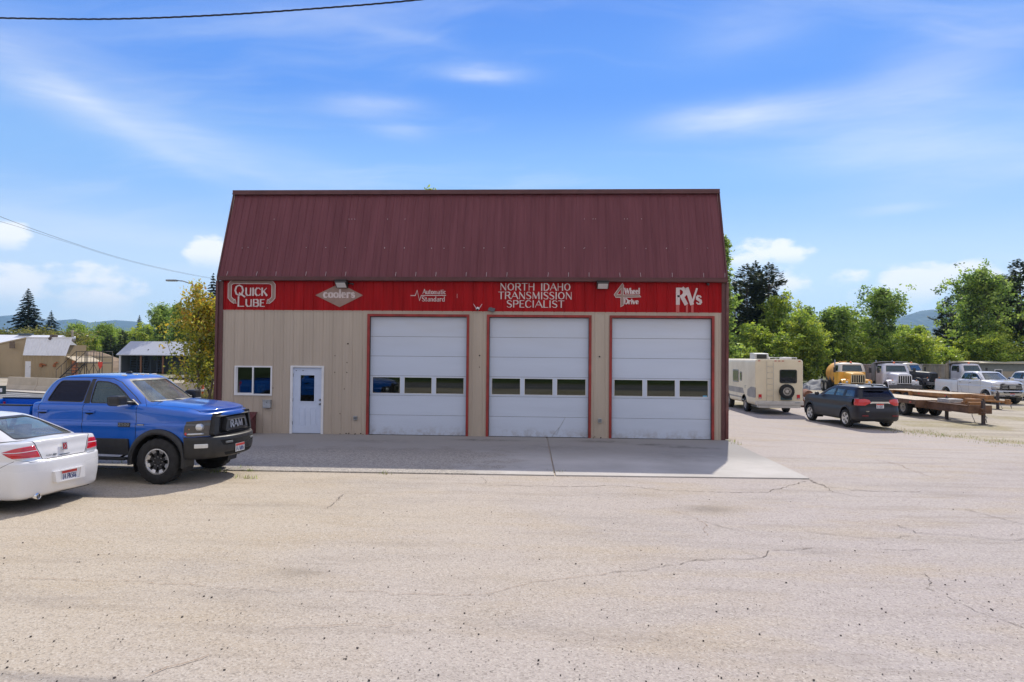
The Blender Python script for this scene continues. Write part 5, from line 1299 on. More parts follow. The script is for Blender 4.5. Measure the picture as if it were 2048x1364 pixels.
# ------------------------------------------------------------------ white sedan (local x runs forward from the rear bumper)
def sedan():
    t = thing('sedan', 'white sedan with red tail lights parked beside the blue pickup', 'car', (2.37, -9.84, .006), radians(174))
    B = paint('white_car_paint', (.80, .80, .82), .25, 1.0, .30, (.50, .44, .34))
    X = [0, .01, .05, .14, .34, .8, 1.4, 2.0, 2.7, 3.3, 3.9, 4.4, 4.68, 4.80, 4.84]
    Yp = [0, .35, .62, .80, .865, .885, .89, .89, .89, .89, .885, .85, .70, .40, 0]
    def row(z, dy=0, dx=0, top=None):
        out = []
        for i in range(15):
            x, y = X[i], Yp[i]
            k = 1 if i < 5 else (0 if i < 10 else -1)
            fade = max(0, 1-i/4.) if i < 5 else (max(0, (i-10)/4.) if i > 10 else 0)
            out.append((x+dx*k*fade if k >= 0 else x-abs(dx)*fade, max(0, y-(dy if i not in (0, 14) else 0)), z[i] if isinstance(z, list) else z))
        return out
    ztrunk = [1.075, 1.078, 1.075, 1.065, 1.055, 1.04, 1.02, 1.0, .98, .965, .93, .87, .80, .76, .75]
    zsh = [.96, .96, .955, .95, .945, .93, .915, .90, .89, .88, .85, .80, .74, .70, .69]
    rows = [row(.20, .12, .20), row(.24, .03, .07), row(.36, .005, .02), row(.55, -.01, -.02), row(.70, -.005, -.015), row(.76, .0, .0),
            row(.785, .012, .055), row([.88 if i < 4 else zsh[i]-.06 for i in range(15)], .012, .075), row(zsh, .03, .10), row([z-.015 for z in ztrunk], .085, .115), row(ztrunk, .14, .16)]
    inner = [(x+(.22 if i < 4 else (.30 if i > 11 else 0))*(1 if i < 7 else -1), Yp[i]*.55, ztrunk[i]+.018) for i, x in enumerate(X)]
    spine = [(x+(.24 if i < 4 else (.32 if i > 11 else 0))*(1 if i < 7 else -1), 0, ztrunk[i]+.028) for i, x in enumerate(X)]
    bm = net(rows+[inner, spine], 6, 4)
    for xc in (.98, 3.83):
        fs = cutpoly(bm, circ(xc, .33, .365, 24, -30, 210), 'side', lambda c: abs(c.y) > .55); bmesh.ops.delete(bm, geom=fs, context='FACES')
    # tail lamps
    tl = rpoly([(.435, .765), (.545, 1.025), (.80, 1.0), (1.0, .955), (1.0, .90), (.84, .80), (.70, .765)], .02)
    for sg in (1, -1):
        pl = [(y*sg, z) for y, z in tl]; sp_ = rpoly([(-.2, .6), (.05, .76), (.20, .84), (.36, .925), (.22, .975), (.05, 1.02), (-.2, 1.2)], .02)
        cutpoly(bm, sp_, 'side', lambda c, sg=sg: c.x < .6 and c.y*sg > .3)
        fs = [f for f in cutpoly(bm, pl, 'front', lambda c, sg=sg: c.x < .5 and c.y*sg > .3) if inpoly((f.calc_center_median().x, f.calc_center_median().z), sp_)]
        nb = take(bm, fs, .006)
        low = take(nb, cutpoly(nb, [(.3*sg, .7), (.3*sg, .822), (1*sg, .845), (1*sg, .7)], 'front'))
        lnf = take(nb, cutpoly(nb, [(.3*sg, .935), (.3*sg, .945), (1*sg, .920), (1*sg, .910)], 'front'), .002)
        thicken(nb, .02)
        lamp = bm_obj('tail_lamp', nb, M_REDGLASS, t, smooth=True)
        bm_obj('reversing_lamp', low, M_CLEARLENS, lamp, smooth=True); bm_obj('lamp_divider', lnf, M_WHITEP, lamp, smooth=True)
    rear = lambda c: c.x < .45
    # boot lid gap, bumper line, chrome bar
    for sg in (1, -1):
        seam(bm, [(.415*sg, .77), (.53*sg, 1.035), (.56*sg, 1.08)], 'front', rear, .014)
        seam(bm, [(.12, .83), (.36, .70)], 'side', lambda c, sg=sg: c.y*sg > .8, .006)
    seam(bm, [(-.42, .782), (.42, .782)], 'front', rear, .010)
    body = bm_obj('body', bm, [B, M_DARK], t, smooth=True)
    m = MB()
    pts = [(-.40, 0), (-.2, 1), (0, 1.2), (.2, 1), (.40, 0)]
    A = [(.075 if abs(y) < .3 else .10, y, .79) for y, _ in pts]
    V0 = [m.bm.verts.new((x-.02-.0*y, y, .785-.022*(1-(y/.42)**2))) for x, y, z in A]; V1 = [m.bm.verts.new((x-.012, y, .818)) for x, y, z in A]; V2 = [m.bm.verts.new((x+.05, y, .82)) for x, y, z in A]
    for i in range(4): m.bm.faces.new((V0[i], V0[i+1], V1[i+1], V1[i])); m.bm.faces.new((V1[i], V1[i+1], V2[i+1], V2[i]))
    m.build('chrome_trim', mat('dull_chrome', (.42, .43, .45), .3, 1.0, var=.3), t)
    # emblem: red square badge with a pale curve in a chrome frame, small script
    fE = lambda u, v, d: (.068-d+(v)*.18, -u-.0, .935+v)
    m = MB(); m.prism(rpoly([(-.055, -.06), (.045, -.06), (.055, .06), (-.045, .06)], .01), fE, .0, .014, 0); m.prism(rpoly([(-.038, -.045), (.036, -.045), (.043, .048), (-.033, .048)], .006), fE, .014, .018, 1)
    m.build('emblem', [M_CHROME, mat('emblem_red', (.40, .01, .02), .25, coat=1)], t)
    m = MB()
    m.tube([fE(-.03, -.025, .02), fE(0, -.01, .021), fE(.018, .015, .021), fE(.03, .044, .02)], .004, n=5); m.tube([fE(.03, -.04, .02), fE(.005, -.0, .021), fE(-.01, .03, .021), fE(-.02, .045, .02)], .003, n=5); m.build('emblem_swoosh', M_CHROME, t)
    fS = lambda u, v, d: (.064-d+(v)*.18, -u, .83+v)
    m = MB(); letters(m, 'AURA', -.36, -.012, .12, .026, fS, .008, .12, 0, .25, 0); m.prism([(-.22, -.012), (-.16, -.012), (-.16, .014), (-.22, .014)], fS, .004, .012, 0)
    m.build('boot_lettering', M_STEEL, t)
    # plate recess and plate
    m = MB(); m.prism(rpoly([(-.31, .40), (-.29, .58), (.31, .58), (.27, .40)], .02), lambda u, v, d: (d, u, v), -.06, .05, holes=[[(-.20, .415), (-.215, .565), (.215, .565), (.2, .415)]]); m.box(-.036, .01, -.22, .22, .41, .57); m.build('plate_surround', B, t)
    plate(t, lambda u, v, d: (-.041-d, -u-.0, .49+v), '1A PK586')
    m = MB(); m.lathe([(.038, -.06), (.045, -.07), (.045, .12), (.036, .12), (.034, -.05)], 18, 'x', (.10, .50, .235)); m.build('exhaust_tip', M_CHROME, t)
    m = MB(); m.box(.25, 4.6, -.75, .75, .22, .34); m.box(.10, .5, -.6, .6, .2, .3, bev=.03); m.build('underbody', M_BLACK, t)
    # greenhouse
    gr = [[(.30, 0, 1.075), (.32, .38, 1.075), (.44, .62, 1.07), (.62, .745, 1.06), (1.0, .80, 1.04), (1.6, .82, 1.02), (2.2, .82, 1.0), (2.8, .80, .985), (3.35, .72, .975), (3.55, .4, .985), (3.60, 0, .985)],
          [(.62, 0, 1.20), (.64, .36, 1.20), (.74, .57, 1.195), (.88, .68, 1.19), (1.15, .73, 1.19), (1.65, .75, 1.19), (2.15, .75, 1.19), (2.62, .73, 1.18), (3.0, .64, 1.17), (3.15, .36, 1.18), (3.2, 0, 1.18)],
          [(1.02, 0, 1.345), (1.04, .34, 1.345), (1.12, .50, 1.34), (1.22, .59, 1.335), (1.40, .63, 1.34), (1.75, .65, 1.345), (2.1, .65, 1.345), (2.4, .63, 1.335), (2.62, .56, 1.325), (2.75, .34, 1.335), (2.80, 0, 1.335)],
          [(1.25, 0, 1.405), (1.27, .32, 1.405), (1.33, .44, 1.40), (1.40, .50, 1.395), (1.52, .54, 1.40), (1.78, .56, 1.405), (2.05, .56, 1.405), (2.25, .54, 1.395), (2.38, .47, 1.39), (2.48, .3, 1.395), (2.52, 0, 1.395)],
          [(1.55, 0, 1.44), (1.56, 0, 1.44), (1.58, 0, 1.442), (1.60, 0, 1.443), (1.68, 0, 1.445), (1.82, 0, 1.447), (2.0, 0, 1.446), (2.1, 0, 1.442), (2.16, 0, 1.44), (2.2, 0, 1.438), (2.2, 0, 1.438)]]
    gm = net(gr, 7, 7)
    window_cut(gm, [(-.56, 1.085), (.56, 1.085), (.50, 1.20), (.44, 1.33), (.36, 1.385), (-.36, 1.385), (-.44, 1.33), (-.50, 1.20)], 'front', lambda c: c.x < 1.4 and abs(c.y) < .66, t, glass('rear_screen', (.55, .64, .60), 1.3, dust=.28), 'rear_window', rim=.022, rr=.04)
    for sg in (1, -1):
        window_cut(gm, [(.86, 1.10), (1.10, 1.26), (1.34, 1.335), (1.86, 1.35), (1.92, 1.06)], 'side', lambda c, sg=sg: c.y*sg > .57, t, M_WINMID, 'door_window', rr=.04)
        window_cut(gm, [(1.99, 1.06), (1.95, 1.35), (2.35, 1.33), (2.60, 1.22), (2.95, 1.03)], 'side', lambda c, sg=sg: c.y*sg > .57, t, M_WINMID, 'door_window', rr=.04)
    window_cut(gm, [(-.62, 1.01), (.62, 1.01), (.50, 1.33), (-.50, 1.33)], 'front', lambda c: c.x > 2.55 and abs(c.y) < .72, t, M_WINCLR, 'windscreen', rim=.02, rr=.04)
    bm_obj('roof', gm, [B, M_BLACK], t, smooth=True)
    m = MB(); m.box(.45, 1.15, -.66, .66, .96, 1.045, bev=.03); m.build('parcel_shelf', mat('grey_shelf', (.22, .22, .21), .9), t)
    for y in (-.36, .36):
        seat(t, 2.15, y, .58, M_SEATTAN, 'front_seat')
        m = MB(); m.box(1.12, 1.24, y-.13, y+.13, 1.06, 1.22, bev=.035); m.build('rear_headrest', M_SEATTAN, t)
    m = MB(); m.box(1.15, 1.32, -.62, .62, .55, 1.08, bev=.04); m.build('rear_seat', M_SEATTAN, t)
    steering(t, 2.85, .36, .98)
    for xc in (.98, 3.83):
        for sg in (1, -1): well(t, xc, .33, .37, .5, .86, sg); wheel(t, xc, sg*.775, .325, .325, .21, .215, sg, 'alloy')
    for sg in (1, -1):
        m = MB(); m.ball((3.05, sg*.98, 1.02), .1, sc=(.7, 1.0, .65)); m.build('side_mirror', B, t)
    for sg in (1, -1):
        m = MB(); m.ball((4.60, sg*.66, .68), .16, sc=(.9, .8, .5)); m.build('headlight', M_CLEARLENS, t)
sedan()

# ------------------------------------------------------------------ dark SUV, rear towards the camera (local x forward from the rear bumper)
def suv(loc, ang):
    t = thing('suv', 'dark navy SUV with red tail lights parked on the right of the lot', 'car', loc, ang)
    B = paint('navy_paint', (.003, .004, .014), .35, .08, .02, (.2, .2, .22))
    X = [0, .015, .06, .16, .4, .9, 1.6, 2.3, 3.0, 3.6, 4.1, 4.45, 4.62, 4.68, 4.70]
    Yp = [0, .40, .70, .86, .92, .925, .925, .925, .925, .925, .91, .85, .68, .38, 0]
    def row(z, dy=0, dx=0):
        out = []
        for i in range(15):
            fade = max(0, 1-i/4.) if i < 5 else (max(0, (i-10)/4.) if i > 10 else 0)
            out.append((X[i]+(dx*fade if i < 7 else -abs(dx)*fade), max(0, Yp[i]-(dy if i not in (0, 14) else 0)), z[i] if isinstance(z, list) else z))
        return out
    zb = [1.12]*9+[1.11, 1.08, 1.03, .98, .95, .94]
    zs = [1.02]*9+[1.01, .98, .93, .88, .85, .84]
    rows = [row(.30, .08, .12), row(.36, .02, .03), row(.50, 0, .0), row(.66, .0, -.02), row(.74, .01, .01), row(.80, .02, .055), row([z-.06 for z in zs], .012, .06), row(zs, .03, .07), row([z-.02 for z in zb], .06, .09), row(zb, .11, .12)]
    inner = [(x+(.2 if i < 4 else (.3 if i > 11 else 0))*(1 if i < 7 else -1), Yp[i]*.5, zb[i]+.02) for i, x in enumerate(X)]
    spine = [(x+(.2 if i < 4 else (.3 if i > 11 else 0))*(1 if i < 7 else -1), 0, zb[i]+.03) for i, x in enumerate(X)]
    bm = net(rows+[inner, spine], 5, 4)
    for xc in (.95, 3.80):
        fs = cutpoly(bm, [(x, z) for x, z in circ(xc, .37, .41, 20, -20, 200)], 'side', lambda c: abs(c.y) > .5); bmesh.ops.delete(bm, geom=fs, context='FACES')
    for sg in (1, -1):
        fs = cutpoly(bm, [(y*sg, z) for y, z in rpoly([(.42, 1.06), (.36, .96), (.62, .86), (1.0, .87), (1.0, 1.07), (.6, 1.09)], .02)], 'front', lambda c, sg=sg: c.x < .5 and c.y*sg > .2)
        nb = take(bm, fs, .01); cut = cutpoly(nb, [(.34, .7), (.34, 1.2), (.7, 1.2), (.7, .7)], 'side')
        if cut: bmesh.ops.delete(nb, geom=cut, context='FACES')
        thicken(nb, .03); bm_obj('tail_lamp', nb, M_REDGLASS, t, smooth=True)
        for ln in ([(1.25, 1.08), (1.30, .6), (1.36, .38)], [(2.3, 1.1), (2.3, .38)], [(3.35, 1.1), (3.32, .38)]): seam(bm, ln, 'side', lambda c, sg=sg: c.y*sg > .6, .010)
    fs = cutpoly(bm, [(0, .28), (0, .46), (4.7, .46), (4.7, .28)], 'side', None)
    for f in fs: f.material_index = 1
    bm_obj('body', bm, [B, M_BLACK], t, smooth=True)
    m = MB(); m.prism(rpoly([(-.42, .93), (-.36, 1.0), (.36, 1.0), (.42, .93), (.30, .945), (-.30, .945)], .01), lambda u, v, d: (d, u, v), .03, .07); m.build('chrome_trim', M_CHROME, t)
    m = MB(); letters(m, 'TERRAIN', -.60, .655, .22, .028, lambda u, v, d: (.012-d, -u, v), .004, .12, 0, .2); letters(m, 'SLE', .48, .66, .10, .028, lambda u, v, d: (.03-d, -u, v), .004, .12, 0, .2); m.build('tailgate_lettering', M_CHROME, t)
    plate(t, lambda u, v, d: (.03-d, -u, .855+v), '1A 4G857')
    gr = [[(.12, 0, 1.10), (.14, .45, 1.10), (.20, .72, 1.10), (.32, .83, 1.10), (.8, .86, 1.10), (1.6, .87, 1.10), (2.4, .87, 1.10), (2.9, .86, 1.10), (3.2, .80, 1.10), (3.45, .45, 1.12), (3.5, 0, 1.12)],
          [(.20, 0, 1.30), (.22, .42, 1.30), (.28, .66, 1.30), (.42, .76, 1.31), (.85, .79, 1.32), (1.6, .81, 1.33), (2.3, .80, 1.33), (2.7, .78, 1.32), (2.9, .71, 1.31), (3.08, .42, 1.32), (3.12, 0, 1.32)],
          [(.32, 0, 1.50), (.34, .40, 1.50), (.38, .59, 1.50), (.52, .68, 1.52), (.9, .71, 1.535), (1.5, .73, 1.545), (2.0, .73, 1.54), (2.3, .71, 1.52), (2.48, .63, 1.50), (2.6, .40, 1.51), (2.64, 0, 1.51)],
          [(.22, 0, 1.60), (.24, .36, 1.60), (.32, .53, 1.60), (.50, .61, 1.61), (.9, .64, 1.625), (1.5, .66, 1.63), (1.9, .66, 1.625), (2.1, .64, 1.60), (2.22, .56, 1.58), (2.3, .36, 1.585), (2.34, 0, 1.585)],
          [(.5, 0, 1.65), (.5, 0, 1.65), (.52, 0, 1.65), (.6, 0, 1.655), (.9, 0, 1.665), (1.4, 0, 1.67), (1.7, 0, 1.665), (1.8, 0, 1.65), (1.9, 0, 1.64), (1.95, 0, 1.635), (1.95, 0, 1.635)]]
    gm = net(gr, 6, 6)
    window_cut(gm, [(-.66, 1.14), (.66, 1.14), (.60, 1.34), (.545, 1.52), (-.545, 1.52), (-.60, 1.34)], 'front', lambda c: c.x < .48 and abs(c.y) < .78, t, M_WINDARK, 'rear_window', rim=.02, rr=.05)
    for sg in (1, -1):
        pr = lambda c, sg=sg: c.y*sg > .64
        window_cut(gm, [(.42, 1.15), (.55, 1.47), (1.08, 1.50), (1.12, 1.15)], 'side', pr, t, M_WINMID, 'door_window', rr=.05)
        window_cut(gm, [(1.24, 1.15), (1.19, 1.50), (1.78, 1.50), (1.84, 1.15)], 'side', pr, t, M_WINMID, 'door_window', rr=.04)
        window_cut(gm, [(1.92, 1.15), (1.86, 1.50), (2.2, 1.48), (2.5, 1.35), (2.8, 1.15)], 'side', pr, t, M_WINMID, 'door_window', rr=.04)
    window_cut(gm, [(-.66, 1.16), (.66, 1.16), (.56, 1.48), (-.56, 1.48)], 'front', lambda c: c.x > 2.3 and abs(c.y) < .8, t, M_WINCLR, 'windscreen', rim=.02, rr=.04)
    bm_obj('roof', gm, [B, M_BLACK], t, smooth=True)
    for sg in (1, -1):
        m = MB(); m.tube([(.55, sg*.58, 1.62), (.62, sg*.58, 1.685), (.8, sg*.585, 1.70), (1.9, sg*.59, 1.70), (2.05, sg*.59, 1.68), (2.12, sg*.585, 1.62)], .018); m.build('roof_rail', mat('satin_silver', (.45, .46, .48), .4, .6), t)
    m = MB(); m.box(.55, 4.5, -.7, .7, .28, .40); m.box(.3, 3.3, -.78, .78, .5, .95); m.build('underbody', M_BLACK, t)
    for y in (-.38, .38): seat(t, 2.2, y, .85, M_SEAT, 'front_seat'); seat(t, 1.3, y, .85, M_SEAT, 'rear_seat')
    for xc in (.95, 3.80):
        for sg in (1, -1):
            well(t, xc, .37, .415, .5, .90, sg); wheel(t, xc, sg*.815, .36, .36, .225, .235, sg, 'alloy')
            arch_strip(t, 'wheel_arch_trim', xc, .37, .405, .47, -8, 188, lambda x, z: .915, .02, B, sg, n=18)
    for sg in (1, -1):
        m = MB(); m.ball((2.98, sg*1.03, 1.17), .12, sc=(.7, .9, .75)); m.build('side_mirror', M_BLACK, t)
        m = MB(); m.box(-.005, .05, sg*.62-.12, sg*.62+.12, .50, .545, bev=.01); m.build('bumper_reflector', mat('dark_red_reflector', (.16, .01, .015), .3), t)
        m = MB(); m.ball((4.5, sg*.72, .85), .15, sc=(.8, .8, .6)); m.build('headlight', M_CLEARLENS, t)
    m = MB(); m.ball((.55, 0, 1.68), .05, sc=(1.6, .5, .8)); m.build('roof_aerial', M_BLACK, t)
    return t
_a = gp(1693, 857); _b = gp(1772, 853)
suv_ang = radians(97)
_c = Vector((cos(suv_ang), sin(suv_ang), 0)); _n = Vector((-_c.y, _c.x, 0))
_rear = (_a+_b)/2-_c*.95
print('suv', _a, _b, (_a-_b).length, _rear)
_s = suv((_rear.x, _rear.y, -.33), suv_ang)
def _zm(z): return z if z < .5 else (.5+(z-.5)*1.17 if z < 1.1 else 1.202+(z-1.1)*.87)
for ch in _s.children:
    if ch.name.startswith(('wheel.', 'wheel_well')) or ch.name == 'wheel': continue
    for v in ch.data.vertices: v.co.z = _zm(v.co.z)
    for g_ in ch.children:
        for v in g_.data.vertices: v.co.z = _zm(v.co.z)
# ------------------------------------------------------------------ motorhome behind the workshop (local x forward from the rear wall)
def motorhome():
    t = thing('motorhome', 'cream motorhome with a spare wheel on its back beside the workshop', 'motorhome', (21.53, 14.05, -.36), radians(89.7))
    C_ = mat('cream_gelcoat', (.76, .67, .49), .45, var=.08, vscale=1.0, dirt=((.34, .28, .20), .35)); G_ = mat('motorhome_grey_band', (.30, .28, .26), .5, var=.2, vscale=2)
    zt, zb, w, L = 2.76, .47, 1.16, 7.6
    b = MB()
    sec = rpoly([(-w, zb), (-w, zt), (w, zt), (w, zb)], .17, 6)
    xs = [(0, .0), (.03, .0), (.09, 0), (3, 0), (L-.5, 0), (L-.1, .10), (L, .25)]
    rings = []
    for x, ins in xs:
        k = .03 if x == 0 else 0
        rings.append([b.bm.verts.new((x, y*(1-(ins+k)/w), z if z < 1.6 else z-(ins+k))) for y, z in sec])
    for i in range(len(rings)-1):
        for k in range(len(sec)): b.bm.faces.new((rings[i][k], rings[i+1][k], rings[i+1][(k+1) % len(sec)], rings[i][(k+1) % len(sec)]))
    b.bm.faces.new(rings[0]); b.bm.faces.new(rings[-1][::-1])
    bmesh.ops.recalc_face_normals(b.bm, faces=b.bm.faces)
    sd_ = lambda c: abs(c.y) > 1.0
    for xc in (1.95, 5.25):
        fs = cutpoly(b.bm, circ(xc, .42, .50, 20, 0, 180)+[(xc-.5, .2), (xc+.5, .2)], 'side', sd_); bmesh.ops.delete(b.bm, geom=fs, context='FACES')
    for pl in ([(0, .84), (0, 1.36), (.75, 1.36), (1.35, 1.20), (1.45, .9), (1.1, .84)], [(1.9, .95), (2.2, 1.24), (L, 1.24), (L, .95)], [(1.7, .70), (1.7, .78), (L, .78), (L, .70)]):
        for f in cutpoly(b.bm, rpoly(pl, .06), 'side', lambda c: abs(c.y) > 1.1): f.material_index = 1
    b.build('body', [C_, G_], t, angle=30, recalc=False)
    # rear: window, ladder, lamps, bumper, spare wheel, number plate
    m = MB(); m.prism(rpoly([(-.86, 1.58), (-.86, 2.25), (-.02, 2.25), (-.02, 1.58)], .09), lambda u, v, d: (-d, u, v), .0, .02); wn = m.build('rear_window_frame', M_BLACK, t)
    m = MB(); m.prism(rpoly([(-.82, 1.62), (-.82, 2.21), (-.06, 2.21), (-.06, 1.62)], .07), lambda u, v, d: (-d, u, v), .021, .024); m.build('window_pane', mat('black_glass', (.008, .009, .012), .06, coat=1), wn)
    m = MB()
    for y in (.30, .62): m.tube([(-.005, y, .70), (-.07, y, .78), (-.07, y, 2.55), (-.005, y, 2.66)], .014)
    for k in range(6): m.cyl((-.07, .30, .95+k*.29), (-.07, .62, .95+k*.29), .012)
    m.build('ladder', mat('cream_ladder', (.58, .54, .46), .4), t)
    for sg in (1, -1):
        m = MB(); m.box(-.03, 0, sg*.93-.075, sg*.93+.075, .80, 1.02, bev=.012); m.build('tail_lamp', M_REDGLASS, t)
        m = MB(); m.box(-.04, -.031, sg*.93-.05, sg*.93+.05, .81, .86); m.build('reversing_lamp', M_CLEARLENS, t)
    for y in (-.18, 0, .18, .98, -.98):
        m = MB(); m.box(-.025, .02, y-.05, y+.05, 2.66, 2.69); m.build('marker_lamp', M_REDGLASS, t)
    m = MB(); m.box(-.14, .06, -1.15, 1.15, .50, .70, bev=.03); m.box(-.10, .3, -1.0, 1.0, .36, .50); bmp = m.build('rear_bumper', mat('off_white_bumper', (.58, .56, .52), .5, var=.12), t)
    m = MB(); m.box(-.15, -.141, -.95, -.72, .60, .66); m.build('license_plate', M_GALV, bmp)
    sp = wheel(t, -.12, -.33, 1.18, .36, .20, .20, 1, 'steel'); sp.rotation_euler = (0, 0, radians(90)); sp['label'] = 'spare wheel on the back'
    m = MB(); m.box(-.10, 0, -.60, -.06, .76, .98, bev=.02); m.build('spare_bracket', mat('teal_bracket', (.05, .10, .12), .5), t)
    m = MB(); m.box(-.02, -.001, -.72, -.52, 1.02, 1.06); m.build('script_badge', M_STEEL, t)
    # roof gear
    m = MB(); m.prism(rpoly([(1.1, 2.76), (1.2, 3.05), (2.0, 3.08), (2.0, 2.76)], .05), lambda u, v, d: (u, d, v), .15, .85)
    ac = m.build('air_conditioner', mat('white_plastic_cover', (.62, .61, .58), .5), t)
    m = MB(); m.box(1.05, 1.12, .28, .76, 2.80, 3.0); m.build('grille', M_BLACK, ac)
    m = MB(); m.tube([(.15, -.9, 2.84), (3.5, -.9, 2.84)], .02); m.tube([(.15, .05, 2.84), (.15, -.9, 2.84)], .02); m.tube([(.15, .05, 2.84), (3.5, .05, 2.84)], .02)
    for x in (.2, 1.3, 2.4, 3.4):
        for y in (.05, -.9): m.cyl((x, y, 2.74), (x, y, 2.84), .014)
    m.build('roof_rack', M_WHITEP, t)
    m = MB(); m.box(.4, .9, -.75, -.3, 2.76, 2.87, bev=.03); m.box(2.4, 2.9, -.3, .2, 2.76, 2.88, bev=.03); m.build('roof_vent', M_WHITEP, t)
    # side windows, door hatch, vents
    for x0_, x1_, z0_, z1_ in ((3.0, 4.1, 1.50, 2.18), (2.35, 2.75, 1.60, 2.08), (5.6, 6.8, 1.5, 2.2)):
        for sg in (1, -1):
            m = MB(); m.prism(rpoly([(x0_, z0_), (x1_, z0_), (x1_, z1_), (x0_, z1_)], .07), lambda u, v, d: (u, sg*d, v), w, w+.018); fr_ = m.build('side_window_frame', M_STEEL, t)
            m = MB(); m.prism(rpoly([(x0_+.05, z0_+.05), (x1_-.05, z0_+.05), (x1_-.05, z1_-.05), (x0_+.05, z1_-.05)], .05), lambda u, v, d: (u, sg*d, v), w+.019, w+.022); m.build('window_pane', mat('grey_glass', (.03, .035, .04), .08, coat=1), fr_)
    m = MB(); m.box(1.62, 1.82, w, w+.012, 1.36, 1.39); m.box(1.66, 1.86, w, w+.012, 1.28, 1.31); m.box(2.0, 2.5, w, w+.008, .60, .66); m.build('side_vents', M_STEEL, t)
    for xc in (1.95, 5.25):
        for sg in (1, -1): wheel(t, xc, sg*.98, .40, .40, .26, .21, sg, 'steel')
    m = MB(); m.box(.3, 7.2, -.45, .45, .40, .52); m.box(.3, 1.3, -1.0, 1.0, .36, .47); m.cyl((1.95, -.9, .4), (1.95, .9, .4), .07); m.build('chassis', M_BLACK, t)
motorhome()

